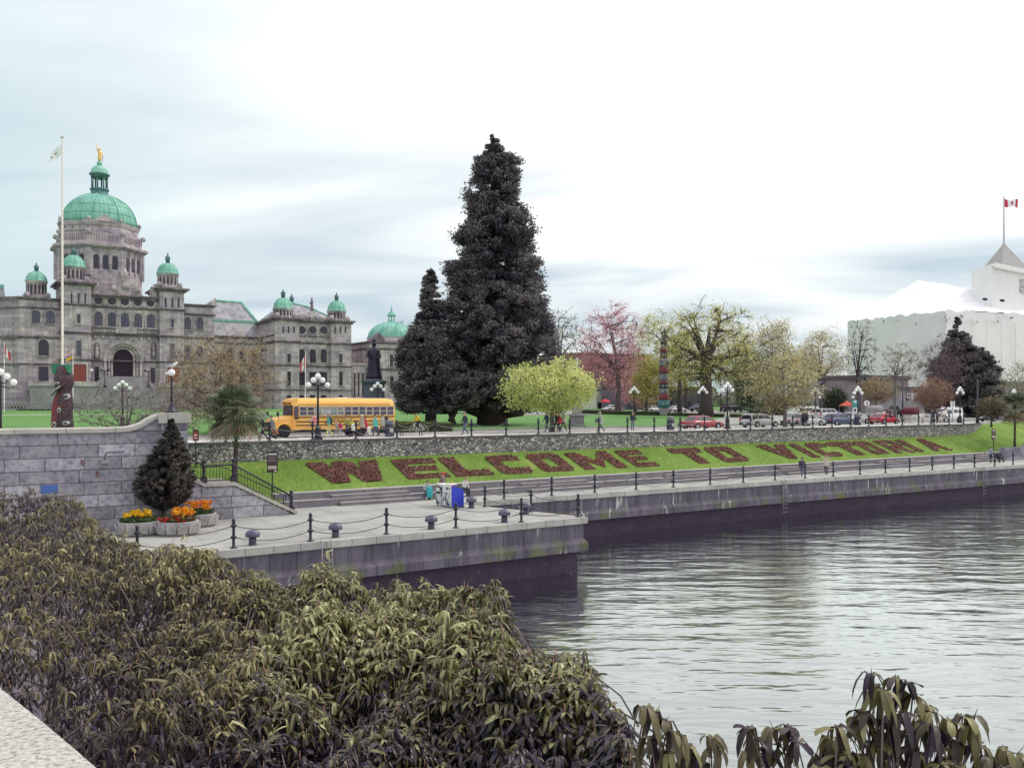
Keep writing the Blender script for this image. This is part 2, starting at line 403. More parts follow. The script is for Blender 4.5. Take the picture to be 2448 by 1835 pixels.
# clouds are thin and grey blue low down, thick and white higher up towards the sun
dt=wt.nodes.new('ShaderNodeVectorMath'); dt.operation='DOT_PRODUCT'; wt.links.new(tc.outputs['Generated'],dt.inputs[0]); dt.inputs[1].default_value=(sdx,sdy,sdz)
bias=wm('MULTIPLY',wm('SUBTRACT',dt.outputs['Value'],.45),.14)
bias2=wm('MULTIPLY',wm('SUBTRACT',zz,.20),.9)
cl=wm('ADD',wm('ADD',cn.outputs['Fac'],bias),bias2)
mask=wramp(cl,[(.28,0),(.60,1)])
greyblue=(.61,.735,.825)
ccol=wt.nodes.new('ShaderNodeMix'); ccol.data_type='RGBA'; wt.links.new(mask,ccol.inputs[0]); ccol.inputs[6].default_value=(*greyblue,1); ccol.inputs[7].default_value=(1.25,1.26,1.24,1)
lf=wt.nodes.new('ShaderNodeVectorMath'); lf.operation='DOT_PRODUCT'; wt.links.new(tc.outputs['Generated'],lf.inputs[0]); lf.inputs[1].default_value=(-UX,UY,0)
teal=wt.nodes.new('ShaderNodeMix'); teal.data_type='RGBA'; wt.links.new(wramp(lf.outputs['Value'],[(.12,0),(.55,1)]),teal.inputs[0]); teal.inputs[6].default_value=(1.25,1.26,1.24,1); teal.inputs[7].default_value=(.80,.97,.98,1); wt.links.new(teal.outputs[2],ccol.inputs[7])
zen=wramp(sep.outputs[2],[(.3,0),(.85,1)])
cz=wt.nodes.new('ShaderNodeMix'); cz.data_type='RGBA'; wt.links.new(zen,cz.inputs[0]); wt.links.new(ccol.outputs[2],cz.inputs[6]); cz.inputs[7].default_value=(1.46,1.38,1.50,1)  # lavender zenith above the view, added for purplish light in shade
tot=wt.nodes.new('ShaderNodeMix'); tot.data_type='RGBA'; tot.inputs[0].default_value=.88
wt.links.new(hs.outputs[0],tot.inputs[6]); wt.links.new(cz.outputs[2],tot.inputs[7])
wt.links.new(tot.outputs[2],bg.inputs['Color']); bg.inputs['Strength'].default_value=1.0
sl=bpy.data.lights.new('sun','SUN'); sl.energy=1.5; sl.angle=R(10); sl.color=(1,.95,.86)
so=bpy.data.objects.new('sun',sl); COL.objects.link(so); so.rotation_euler=Vector((sdx,sdy,sdz)).to_track_quat('Z','Y').to_euler(); so.location=(0,0,80)
cam=bpy.data.cameras.new('camera'); co=bpy.data.objects.new('camera',cam); COL.objects.link(co); SC.camera=co
cam.sensor_width=36; cam.lens=36*2100/2448; cam.clip_end=6000; cam.clip_start=.1
co.location=(0,0,CAMZ); co.rotation_euler=(R(90),0,-YAW); cam.shift_y=(962-917.5)/2448
SC.view_settings.view_transform='Standard'; SC.view_settings.look='None'; SC.view_settings.exposure=0

# ================================================================ the setting
# harbour floor and water
struct('water', MB().quad((-400,-500,0),(500,-500,0),(500,60,0),(-400,60,0)), M['water'])
# park ground: one sheet from the road to the horizon
def grid(x0,x1,y0,y1,nx,ny,zf):
    m=MB(); vs=[]; fs=[]
    for j in range(ny+1):
        for i in range(nx+1):
            x=x0+(x1-x0)*i/nx; y=y0+(y1-y0)*j/ny; vs.append((x,y,zf(x,y)))
    for j in range(ny):
        for i in range(nx):
            k=j*(nx+1)+i; fs.append((k,k+1,k+nx+2,k+nx+1))
    return m.add(vs,fs,0,True)
struct('park_ground', grid(-900,1500,71.7,1800,24,40,lambda x,y: terr(x,y)), M['park_grass'])
# street behind the promenade
m=MB().box(-300,500,61.9,71.5,UP-.5,UP-.12); struct('road', m, M['asphalt'])
m=MB(); m.box(-300,500,61.7,61.9,UP-.6,UP+.003); m.box(-300,500,71.5,71.7,UP-.6,UP+.03); struct('kerb', m, M['kerb'])
m=MB(); m.prism([(8.0,57.75),(98,57.75),(102,57.95),(106,58.7),(111,60.55),(118,61.2),(500,61.2),(500,61.7),(8.0,61.7)],LOW-1,UP,'z'); m.box(-300,8.0,48.2,61.7,LOW-1,UP); struct('promenade', m, M['promenade'])
# white road line
m=MB(); 
for k in range(-20,60): m.box(k*6,k*6+2.5,66.6,66.74,UP-.12,UP-.114)
struct('road_marking', m, M['white'])
# streets and parking round the park
def drape(x0,x1,y0,y1,dz): 
    n=max(1,int((y1-y0)/10)); return grid(x0,x1,y0,y1,1,n,lambda x,y: terr(x,y)+dz)
def patch(name,poly,dz): struct(name, MB().quad(*[(x,y,terr(x,y)+dz) for x,y in poly]), M['asphalt'])
patch('side_street',[(71,72),(420,72),(420,121),(136,121)],.008)
patch('far_street',[(84,121),(420,121),(420,152),(84,152)],.014)
struct('park_path', MB().quad(*[(x,y,terr(x,y)+.01) for x,y in ((-60,150),(56,150),(56,153),(-60,153))]), M['promenade'])

# lower causeway and its projecting landing
qe=[(20,48.75),(55,48.1),(94,46.6),(150,44.4),(400,35)]
pier=[(-30,38.4),(30.55,38.6),(27.6,48.75)]
def extr(m,poly,z0,z1,mi=0): return m.prism(poly,z0,z1,'z',mi)
m=MB(); extr(m,[(-40,38.95),(30.1,39.15),(27.15,49),(55,48.6),(94,47.1),(150,44.9),(400,35.5),(400,58),(-40,58)],LOW-.4,LOW)
struct('lower_causeway', m, M['paving'])
# the edge: cap course, stained face with a splayed foot, dark barnacled base
def edge_run(pts, inward):
    """profile swept along the quay edge; inward = unit vectors pointing to the land at each point"""
    cap=[(.0,LOW+.012),(0,LOW-.32),(.10,LOW-.36),(.6,LOW-.36),(.6,LOW+.012)]
    face=[(.14,LOW-.36),(.14,LOW-1.15),(-.02,LOW-1.42),(-.02,LOW-1.85),(.8,LOW-1.85),(.8,LOW-.36)]
    foot=[(.35,LOW-1.85),(.35,-2.5),(1.2,-2.5),(1.2,LOW-1.85)]
    out=[]
    for prof in (cap,face,foot):
        rings=[[(p[0]+n[0]*d,p[1]+n[1]*d,z) for d,z in prof] for p,n in zip(pts,inward)]
        out.append(MB().loft(rings,0,False,True,True))
    return out
def off(p,q):
    d=Vector((q[0]-p[0],q[1]-p[1])).normalized(); return Vector((-d.y,d.x))
i1=Vector((0,1)); 
nA=off(pier[0],pier[1]); nB=off(pier[1],pier[2])
mit=(nA+nB); mit=mit/(mit.dot(nA))
nQ=Vector((.015,1)); 
run=[Vector(p) for p in pier]; inw=[nA,mit,nB]
caps,faces,feet=edge_run(run,inw)
q=[Vector(p) for p in qe]; qi=[Vector((0.02,1))]*len(q)
c2,f2,t2=edge_run([Vector((27.9,48.62))]+q[1:],qi)
for a_,b_ in ((caps,c2),(faces,f2),(feet,t2)): a_.add(b_.v,b_.f)
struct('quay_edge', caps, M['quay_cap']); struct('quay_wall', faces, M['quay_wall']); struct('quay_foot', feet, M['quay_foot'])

# terrace steps between walk and lawn
m=MB()
m.box(17.5,140,51.6,52.25,LOW-.3,LOW+.42); m.box(17.3,140,52.25,53.0,LOW-.3,LOW+.84)
m.box(17.55,140,51.56,52.30,LOW+.42,LOW+.424,1); m.box(17.35,140,52.22,53.03,LOW+.84,LOW+.844,1)
for x0,x1 in ((22.0,26.2),(36.3,41.0),(50.2,54.8),(64.0,69.0),(78.5,83.5),(94,99)):
    m.box(x0-.9,x1+.6,51.15,51.6,LOW-.3,LOW+.2); m.box(x0-.85,x1+.55,51.12,51.62,LOW+.2,LOW+.204,1)
    m.box(x0-1.2,x1,51.85,52.24,LOW+.42,LOW+.62); m.box(x0-1.2,x1-.04,51.83,52.24,LOW+.62,LOW+.624,1)
o=struct('terrace_steps', m, [M['step_stone'],M['step_top']])
# sloping lawn, kept as real ground; rises to street level at the far right
def lawn_z(x,y):
    return LOW+.82+(y-53.0)*.41
m=MB(); vs=[]; fs=[]
xs=list(np.linspace(9.0,17.4,10))+list(np.linspace(18.5,98,70))+list(np.linspace(100,150,20))
NY=14
for x in xs:
    lo=51.7 if x<17.5 else 53.0
    k=min(1,max(0,(x-97)/14)); k=k*k*(3-2*k)
    hi=57.75+k*3.5; zt=lawn_z(x,57.5)*(1-k)+(UP-.02)*k
    z0=lawn_z(x,lo)
    for j in range(NY+1):
        f=j/NY; y=lo+(hi-lo)*f
        vs.append((x,y,z0+(zt-z0)*f+.025*mnoise.noise(Vector((x*.8,y*.8,0)))))
for i in range(len(xs)-1):
    for j in range(NY): k=i*(NY+1)+j; fs.append((k,k+NY+1,k+NY+2,k+1))
m.add(vs,fs,0,True); struct('sloping_lawn', m, M['grass'])
# tufts of grass on the bank (uncountable)
def np_mesh(name, verts, faces4, mats, tint=None, parent=None, org=None, midx=None):
    """fast mesh from numpy quads; tint: one value per vertex"""
    me=bpy.data.meshes.new(name); nv=len(verts); nf=len(faces4)
    if org is not None: verts=verts-np.array(org)
    me.vertices.add(nv); me.vertices.foreach_set('co',np.asarray(verts,dtype=np.float32).ravel())
    k=faces4.shape[1]
    me.loops.add(nf*k); me.loops.foreach_set('vertex_index',faces4.astype(np.int32).ravel())
    me.polygons.add(nf); me.polygons.foreach_set('loop_start',np.arange(0,nf*k,k,dtype=np.int32))
    if midx is not None: me.polygons.foreach_set('material_index',midx.astype(np.int32))
    for mm in (mats if isinstance(mats,(list,tuple)) else [mats]): me.materials.append(mm)
    me.update(calc_edges=True)
    if tint is not None:
        at=me.attributes.new('tint','FLOAT','POINT'); at.data.foreach_set('value',np.asarray(tint,dtype=np.float32))
    o=bpy.data.objects.new(name,me); COL.objects.link(o)
    if parent: o.parent=parent
    return o
def cards(P, size, flat=0.0, aspect=.6, r=None, jitter=.4):
    """one small diamond-shaped leaf per point, randomly turned; returns verts, quads"""
    r=r or rng; n=len(P)
    d=r.normal(size=(n,3)); d[:,2]*=(1-flat); d/=np.linalg.norm(d,axis=1,keepdims=True)+1e-9
    e=r.normal(size=(n,3)); e-= (e*d).sum(1,keepdims=True)*d; e/=np.linalg.norm(e,axis=1,keepdims=True)+1e-9
    s=(size*(1+jitter*(r.random(n)-.5)*2))[:,None] if np.isscalar(size) else size[:,None]
    v=np.stack([P-d*s*.5, P+e*s*.5*aspect, P+d*s*.5, P-e*s*.5*aspect],axis=1).reshape(-1,3)
    f=np.arange(n*4).reshape(n,4); return v,f
n=26000; X=9.5+rng.random(n)**1.6*100; Y=np.where(X<17.5,51.8,53.05)+rng.random(n)*4.3
Z=LOW+.82+(Y-53.0)*.41+.02
ok=(Y<57.3); X,Y,Z=X[ok],Y[ok],Z[ok]; n=len(X)
P=np.stack([X,Y,Z],1); s=.045+.07*rng.random(n); a=rng.random(n)*2*PI
dx=np.stack([np.cos(a)*.012,np.sin(a)*.012,np.zeros(n)],1); up=np.stack([rng.normal(0,.025,n),rng.normal(0,.025,n)-.01,s],1)
vv=np.stack([P-dx,P+dx,P+up+dx*.3,P+up-dx*.3],1).reshape(-1,3)
o=np_mesh('lawn_grass',vv,np.arange(n*4).reshape(n,4),foliage('grass_blade',(.10,.19,.035),(.24,.34,.09),.3),np.repeat(rng.random(n),4))
tag(o,'short green grass blades on the sloping bank around the flower letters','grass',None,'stuff')

# rubble retaining wall with its dark cap
m=MB(); m.box(8.0,98,57.4,57.75,LOW,UP-.10); 
xs=[98,101,104,107]; 
m.loft([[(98,57.4,LOW),(98,57.75,LOW),(98,57.75,UP-.1),(98,57.4,UP-.1)],[(102,57.6,LOW),(102,57.95,LOW),(102,57.95,UP-.1),(102,57.6,UP-.1)],[(106,58.3,LOW),(106,58.7,LOW),(106,58.7,UP-.1),(106,58.3,UP-.1)],[(111,60.2,LOW),(111,60.6,LOW),(111,60.6,UP-.1),(111,60.2,UP-.1)]],0,False)
w=thing('retaining_wall','long rubble stone retaining wall with dark cap above the flower bank','wall',(50,57.4,LOW))
m.build('wall_face',M['rubble'],w,(50,57.4,LOW))
m=MB(); m.box(7.9,98,57.30,57.82,UP-.10,UP+.006)
m.loft([[(98,57.3,UP-.1),(98,57.82,UP-.1),(98,57.82,UP+.006),(98,57.3,UP+.006)],[(102,57.5,UP-.1),(102,58,UP-.1),(102,58,UP+.006),(102,57.5,UP+.006)],[(106,58.2,UP-.1),(106,58.76,UP-.1),(106,58.76,UP+.006),(106,58.2,UP+.006)],[(111,60.1,UP-.1),(111,60.68,UP-.1),(111,60.68,UP+.006),(111,60.1,UP+.006)]],0,False)
m.build('wall_cap',M['cap_dark'],w,(50,57.4,LOW))

# ---------------------------------------------------------------- the big granite wall at the left
gw=thing('granite_wall','rock faced granite wall with pale coping that sweeps up to an end pier','wall',(2,47.6,LOW))
O=(2,47.6,LOW)
m=MB(); m.box(-60,9.75,47.55,48.25,LOW-.4,8.02); 
m.prism([(8.2,8.02),(9.75,8.02),(9.75,8.62),(9.35,8.55),(8.85,8.22)],47.56,48.24,'y')
m.build('wall_face',M['granite'],gw,O)
pts=[(-60,8.02),(7.7,8.02),(8.3,8.06),(8.8,8.22),(9.2,8.46),(9.5,8.62),(9.75,8.68)]
m=MB(); rings=[]
for x,z in pts: rings.append([(x,47.38,z),(x,48.42,z),(x,48.42,z+.20),(x,48.34,z+.25),(x,47.46,z+.25),(x,47.38,z+.20)])
m.loft(rings,0,False); m.build('coping',M['granite_cap'],gw,O)
m=MB(); m.box(9.75,11.05,47.3,48.6,LOW-.4,8.45); m.build('end_pier',m_granite('pier_granite',(.32,.31,.33),2.6,.62),gw,O)
m=MB(); m.box(9.62,11.2,47.15,48.75,8.45,8.93); m.box(9.72,11.1,47.25,48.65,8.93,8.98); m.build('pier_cap',M['granite_cap'],gw,O)
# blue plate, hose and tap on it
c=V(118,1168,47.5)
single('notice_plate',MB().box(c.x-.36,c.x+.36,47.50,47.545,c.z-.20,c.z+.18),mat('blue_plate',(.06,.13,.4),.5),'small bright blue plate fixed low on the granite wall','sign')
c=V(250,1104,47.5)
h=thing('wall_lamp','small grey outdoor lamp with bent conduit fixed to the granite wall','lamp',(c.x,47.54,c.z))
m=MB().box(-.2,.2,-.2,0,-.06,.1); m.build('housing',M['steel'],h)
m=MB().tube([(0,-.05,.1),(.02,-.06,.35),(.12,-.06,.48),(.9,-.04,.5)],.02,5); m.build('conduit',M['iron'],h)
for px,py in ((196,1102),(232,1130)):
    c=V(px,py,47.5); m=MB().box(c.x-.04,c.x+.04,47.44,47.54,c.z-.1,c.z+.08); m.tube([(c.x,47.44,c.z),(c.x,47.40,c.z-.22)],.03,5)
    single('wall_tap',m,mat('rusty_red',(.17,.07,.07),.7),'small rusty tap on the granite wall '+('below the coping' if px<200 else 'beneath the wall lamp'),'tap')

# ---------------------------------------------------------------- stairs from the street to the landing
st=thing('stone_stairs','granite stairs with sloping pale coping going down to the landing','stairs',(14,50,LOW))
O=(14,50,LOW); ZL=4.87
SX0,SX1,SX2,SX3=17.25,13.95,12.35,8.6
prof=[(SX0+.3,LOW-.3),(SX0,LOW+.02),(SX1,ZL+.0),(SX2,ZL+.0),(SX3,UP+.0),(SX3,LOW-.3)]
m=MB(); m.prism(prof,49.02,49.42,'y'); m.prism(prof,51.3,51.62,'y'); m.build('side_wall',M['granite'],st,O)
line=[(SX0+.25,LOW-.02),(SX0,LOW+.10),(SX1,ZL+.05),(SX2,ZL+.05),(SX3,UP+.05)]
m=MB()
for y0,y1 in ((48.9,49.5),(51.2,51.7)):
    m.loft([[(x,y0,z),(x,y1,z),(x,y1,z+.2),(x,y0,z+.2)] for x,z in line],0,False)
m.build('coping',M['granite_cap'],st,O)
m=MB(); n=10
for k in range(n):
    x1=SX0-(SX0-SX1)*k/n; m.box(SX1,x1,49.45,51.28,LOW-.2+.001*k,LOW+(ZL-LOW)*(k+1)/n)
m.box(SX2-.02,SX1,49.45,51.28,LOW-.2,ZL+.004)
n=12
for k in range(n):
    x1=SX2-(SX2-SX3)*k/n; m.box(SX3-.3,x1,49.45,51.28,LOW-.1+.001*k,ZL+(UP-ZL)*(k+1)/n)
m.build('treads',M['step_stone'],st,O)
# black iron railing of the stairs
def railing(name,label,y,line,posts,hand=True):
    rl=thing(name,label,'railing',(line[0][0],y,line[0][1])); O=rl.location
    def zat(x):
        for (xa,za),(xb,zb) in zip(line,line[1:]):
            if xb<=x<=xa: return za+(zb-za)*(xa-x)/(xa-xb)
        return line[-1][1]
    m=MB()
    m.tube([(x,y,z+.98) for x,z in line],.055,6); m.tube([(x,y,z+.16) for x,z in line],.03,5); m.build('handrail',M['iron'],rl,O)
    x=line[0][0]-.2; m=MB()
    while x>line[-1][0]:
        m.tube([(x,y,zat(x)+.16),(x,y,zat(x)+.96)],.014,4); x-=.17
    m.build('balusters',M['iron'],rl,O)
    for px in posts:
        z=zat(px); m=MB()
        m.box(px-.15,px+.15,y-.15,y+.15,z-.02,z+.34); m.lathe([(.12,.34),(.09,.45),(.09,.86),(.12,.9),(.12,1.0),(.07,1.06),(.06,1.1)],(px,y,z),10); m.ball((px,y,z+1.2),.12,10,7)
        m.build('newel_post',M['iron'],rl,O)
ln=[(SX0+.05,LOW+.02),(SX1,ZL+.22),(SX2,ZL+.22),(SX3,UP+.22)]
railing('stair_railing','black iron railing with ball topped newels down the stone stairs',49.2,ln,(SX0+.0,SX1+.0,SX2-.0,SX3+.1))
rl=MB().tube([(17.8,51.55,LOW+.75),(SX1,51.55,ZL+.95),(SX2,51.55,ZL+.95),(SX3,51.55,UP+1.0)],.03,5); rl.tube([(17.6,51.55,LOW+.1),(17.6,51.55,LOW+.8)],.03,5)
single('wall_handrail',rl,M['iron'],'thin black handrail along the lawn side of the stone stairs','railing')
# low granite wall by the far stairs at the right
gx=V(2402,1080,51.0).x; m=MB().box(gx,gx+10,51.0,51.55,LOW,LOW+1.25); m.box(gx-.2,gx+10,50.9,51.6,LOW+1.25,LOW+1.4)
single('granite_wall',m,m_granite('far_granite',(.3,.29,.33),1.6,.5),'low granite wall by the walk at far right below the palm','wall')
# granite parapet beside the photographer
e=[(-6.5,7.75),(-4.2,5.42),(-2.6,3.80),(-1.63,2.815),(-1.30,2.48),(-.98,2.145),(-.4,1.52),(.4,.64),(1.2,-.25)]
from mathutils import geometry as _mg
_e=[]
for k in range(len(e)-1):
    P_=[Vector((*e[min(max(q,0),len(e)-1)],0)) for q in (k-1,k,k+1,k+2)]
    for t_ in (0,.2,.4,.6,.8): _e.append(tuple(.5*((2*P_[1])+(-P_[0]+P_[2])*t_+(2*P_[0]-5*P_[1]+4*P_[2]-P_[3])*t_**2+(-P_[0]+3*P_[1]-3*P_[2]+P_[3])*t_**3))[:2])
e=_e+[e[-1]]
def cw(X,Yd,z): return (X*UX+Yd*UY, -X*UY+Yd*UX, z)
m=MB(); rings=[]
for k,(X,Yd) in enumerate(e):
    a=e[max(0,k-1)]; b=e[min(len(e)-1,k+1)]; t_=Vector((b[0]-a[0],b[1]-a[1])).normalized(); nn=Vector((t_.y,-t_.x))   # to the land side
    if nn.x>0: nn=-nn
    z=8.6
    ring=[(0.02,-.30),(0,-.03),(.012,-.008),(.04,0),(.62,.0),(.65,-.03),(.65,-.30)]
    rings.append([cw(X+nn.x*d,Yd+nn.y*d,z+h) for d,h in ring])
m.loft(rings,0,False)
pw=thing('granite_parapet','pale speckled granite parapet in the near left corner','wall',cw(-1.6,2.5,7.0))
m.build('coping',M['speckle'],pw,pw.location)
m=MB(); rings=[]
for k,(X,Yd) in enumerate(e):
    a=e[max(0,k-1)]; b=e[min(len(e)-1,k+1)]; t_=Vector((b[0]-a[0],b[1]-a[1])).normalized(); nn=Vector((t_.y,-t_.x))
    if nn.x>0: nn=-nn
    rings.append([cw(X+nn.x*d,Yd+nn.y*d,z) for d,z in ((.1,8.3),(.55,8.3),(.55,5.5),(.1,5.5))])
m.loft(rings,0,False); m.build('wall_face',M['granite'],pw,pw.location)
# ground below the near shrubs
m=MB(); 
g=[cw(-14,1,0)[:2],cw(1.0,-2,0)[:2],cw(2.2,2.0,0)[:2],cw(1.6,5.0,0)[:2],cw(.3,9.0,0)[:2],cw(-2.0,16,0)[:2],cw(-7,26,0)[:2],cw(-20,30,0)[:2],cw(-26,14,0)[:2]]
m.prism(g,-2.5,4.2); struct('shrub_bank', m, mat('leaf_litter',(.12,.1,.12),.9,0,.5,2,.3))
# ================================================================ parliament
PB=thing('parliament_building','grey stone parliament with great green copper dome and small domed turrets','building',(40,205,8))
PO=(40,205,8)
def arch_poly(x,z0,w,h,seg=10):
    """upright arch: rectangle with semicircular top, total height h"""
    r=w/2; zs=z0+h-r
    return [(x-r,z0),(x+r,z0)]+[(x+r*math.cos(a),zs+r*math.sin(a)) for a in [PI*k/seg for k in range(seg+1)]]
def window(parent,org,x,z0,w,h,b,arched=True,glass=None,surround=True,bars=True,sur=None):
    """dark pane with stone surround and mullions, on an upright wall facing the harbour"""
    g=MB(); g.prism(arch_poly(x,z0,w,h) if arched else [(x-w/2,z0),(x+w/2,z0),(x+w/2,z0+h),(x-w/2,z0+h)],b-.03,b+.05,'y')
    o=g.build('window',glass or M['glass'],parent,org)
    if surround:
        m=MB(); t=.28
        if arched:
            out=arch_poly(x,z0,w+2*t,h+t)[1:]; inn=arch_poly(x,z0,w,h)[1:]
            for i in range(len(out)-1): 
                a,b2,c,d=out[i],out[i+1],inn[i+1],inn[i]
                m.prism([a,b2,c,d],b-.22,b+.02,'y')
            m.prism([(x-w/2-t,z0),(x-w/2,z0),(x-w/2,z0+h-w/2),(x-w/2-t,z0+h-w/2)],b-.22,b+.02,'y')
        else:
            m.box(x-w/2-.18,x+w/2+.18,b-.2,b+.02,z0+h,z0+h+.3)
            m.box(x-w/2-.14,x-w/2,b-.14,b+.02,z0,z0+h); m.box(x+w/2,x+w/2+.14,b-.14,b+.02,z0,z0+h)
        m.box(x-w/2-.3,x+w/2+.3,b-.3,b+.02,z0-.22,z0)
        m.build('window_surround',sur or M['stone_trim'],o,(0,0,0) if False else org)
        o2=o.children[0] if o.children else None
    if bars:
        m=MB(); 
        m.box(x-.05,x+.05,b-.07,b,z0,z0+h-.05); m.box(x-w/2,x+w/2,b-.065,b-.002,z0+h*.6,z0+h*.6+.09)
        if h>2.2: m.box(x-w/2,x-w/2+.07,b-.066,b-.001,z0,z0+h*.75); m.box(x+w/2-.07,x+w/2,b-.066,b-.001,z0,z0+h*.75)
        m.build('window_frame',M['frame_dark'],o,org)
    return o
def pxw(px,py0,py1,wpx,b):      # centre, bottom, width and height of a window seen in the picture, on the wall plane b
    p=V(px,py1,b); q=V(px,py0,b); w=(V(px+wpx/2,py1,b).x-V(px-wpx/2,py1,b).x)
    return p.x,p.z,w,q.z-p.z
def cornice(m,x0,x1,y0,y1,z,h=.7,out=.7):
    m.box(x0-out*.45,x1+out*.45,y0-out*.45,y1+out*.45,z-h*.9,z-h*.45); m.box(x0-out,x1+out,y0-out,y1+out,z-h*.45,z)
def turret(parent,org,x,y,zc,r,zb,zd,zf):
    """drum from zc to zb, copper dome zb..zd, finial to zf"""
    d=MB(); d.lathe([(r*1.25,zc),(r*1.25,zc+.35),(r*.98,zc+.45),(r*.98,zb-.5),(r*1.12,zb-.35),(r*1.14,zb)],(x,y,0),16,0,False)
    for k in range(16):
        a=2*PI*k/16; d.obox((x+r*1.0*math.cos(a),y+r*1.0*math.sin(a),(zc+zb)/2),(.22,.22,zb-zc-.8),a)
    for k in range(4):           # scrolls at the corners
        a=PI/4+k*PI/2; d.ball((x+r*1.45*math.cos(a),y+r*1.45*math.sin(a),zc+.55),.62,8,6,0,(1,1,1.1))
    pass
    s=d
    for k in range(16):
        a=2*PI*(k+.5)/16; s.obox((x+r*.99*math.cos(a),y+r*.99*math.sin(a),(zc+zb)/2+.05),(.08,.34,(zb-zc)*.5),a,1)
    o=d.build("turret",[M["stone_trim"],M["glass"]],parent,org)
    H=zd-zb; c=MB(); prof=[(r*1.16,zb),(r*1.16,zb+.12)]+[(r*1.06*math.cos(a)**.9,zb+.12+(H-.12)*math.sin(a)) for a in [R(u) for u in (0,12,26,40,54,68,80)]]+[(r*.16,zd)]
    c.lathe(prof,(x,y,0),24)
    for k in range(12):
        a=2*PI*k/12; c.tube([(x+(q+.03)*math.cos(a),y+(q+.03)*math.sin(a),z) for q,z in prof[1:-1]],.06,4)
    c.build('turret_dome',M['copper'],o,org)
    h=zf-zd; f=MB(); f.lathe([(r*.22,zd-.1),(r*.22,zd+h*.3),(r*.3,zd+h*.34),(r*.2,zd+h*.42),(r*.3,zd+h*.52),(r*.22,zd+h*.62),(r*.08,zd+h*.72),(r*.1,zd+h*.8),(.03,zf)],(x,y,0),10)
    f.build('finial',M['copper_dark'],o,org)
    return o
b0=204.9; bt=203.6
wall=MB(); trim=MB(); dark=MB()
X=lambda px,b=b0: V(px,800,b).x
Zb=lambda px,py,b=b0: V(px,py,b).z
bay0,bay1=X(217),X(382)
tl0,tl1=V(147,800,bt).x,V(218,800,bt).x
tr0,tr1=V(382,800,bt).x,V(440,800,bt).x
zs1=Zb(217,795); zs2=Zb(217,729); zpar=Zb(217,697); ztw=34.6
wall.box(bay0,bay1,b0,b0+26,7,zpar-.6)
for a,b_ in ((tl0,tl1),(tr0,tr1)): wall.box(a,b_,bt,bt+10,7,ztw)
for z,h in ((zs1,.55),(zs2,.5),(18.6,.35)):
    cornice(dark,bay0,bay1,b0-.1,b0+3,z,h,.4)
    for a,b_ in ((tl0,tl1),(tr0,tr1)): cornice(dark,a,b_,bt,bt+10,z+.02,h,.42)
cornice(dark,bay0+.5,bay1-.5,b0-.1,b0+6,zpar-.35,.8,.75)
for a,b_ in ((tl0,tl1),(tr0,tr1)):
    cornice(dark,a,b_,bt,bt+10,ztw+.2,.9,1.0); wall.box(a+.8,b_-.8,bt+.8,bt+9,ztw+.2,ztw+.6)
# dentils under the parapet
for k in range(26):
    x=bay0+.5+(bay1-bay0-1)*k/25; dark.box(x-.14,x+.14,b0-.55,b0,zpar-1.3,zpar-1.06)
# gable ornament over the bay: stepped scrolled pediment
xc=X(300); trim.prism([(xc-3.6,zpar-.3),(xc+3.6,zpar-.3),(xc+2.6,zpar+.9),(xc+1.3,zpar+1.4),(xc+1.1,zpar+3.0),(xc+.5,zpar+3.6),(xc-.5,zpar+3.6),(xc-1.1,zpar+3.0),(xc-1.3,zpar+1.4),(xc-2.6,zpar+.9)],b0-.2,b0+.7,'y')
for sx in (-2.3,2.3): trim.ball((xc+sx,b0+.2,zpar+.9),.75,10,8)
trim.ball((xc,b0-.2,zpar+1.6),.8,10,8); trim.lathe([(.5,zpar+3.6),(.25,zpar+4.2),(.4,zpar+4.7),(.05,zpar+5.5)],(xc,b0+.2,0),8)
for px in (230,368): 
    x=X(px); trim.box(x-.7,x+.7,b0-.1,b0+1.2,zpar-.3,zpar+1.5); trim.ball((x,b0+.5,zpar+1.7),.7,8,6,0,(1,1,.7))
# pilasters between the round windows
for px in (219,251,282,313,344,378): x=X(px); trim.box(x-.28,x+.28,b0-.22,b0+.1,zs2+.1,zpar-1.0)
trim.build('parapet_ornament',M['stone_trim'],PB,PO); trim=MB()
# balustrade below the large windows
for k in range(34):
    x=bay0+.6+(bay1-bay0-1.2)*k/33
    if not 13<k<21: trim.lathe([(.13,zs1+.1),(.2,zs1+.45),(.1,zs1+.8),(.14,zs1+1.2)],(x,b0-.6,0),6)
trim.box(bay0+.3,bay1-.3,b0-.85,b0-.35,zs1+1.2,zs1+1.45); trim.box(xc-2.1,xc+2.1,b0-.8,b0-.4,zs1+.05,zs1+1.2)
for k in range(9):
    x=bay0+.8+(bay1-bay0-1.6)*k/8; trim.box(x-.2,x+.2,b0-.5,b0,zs1-1.25,zs1-.55)
trim.build('balustrade',M['stone_trim'],PB,PO); trim=MB()
# left wing
bl=b0; wl0=V(45,800,bl).x; wl1=tl0+.3
zpl=V(90,713,bl).z
wall.box(wl0,wl1,bl,bl+22,6.5,zpl); wall.box(-40,wl0+.2,bl+6,bl+22,6.5,zpl-7.5)
wall.prism([(wl0-5.5,bl+6.2),(wl0,bl),(wl0,bl+6.2)],6.5,zpl-.02); wall.prism([(-40,bl+3),(wl0-2.7,bl+3),(wl0-5,bl+6.2),(-40,bl+6.2)],6.5,zs1-.05)
for z,h in ((zpl+.2,.7),(zs2-1.0,.4),(zs1-1.1,.6),(17.6,.35)): 
    cornice(dark,wl0,wl1,bl,bl+4,z,h,.45)
    m_=MB(); dark.prism([(wl0-5.9,bl+6.0),(wl0-.1,bl-.45),(wl0+.4,bl+.3),(wl0-5.4,bl+6.4)],z-h,z-.01)
trim.box(wl0+.2,wl1-.2,bl-.1,bl+.6,zpl-2.0,zpl-.6)
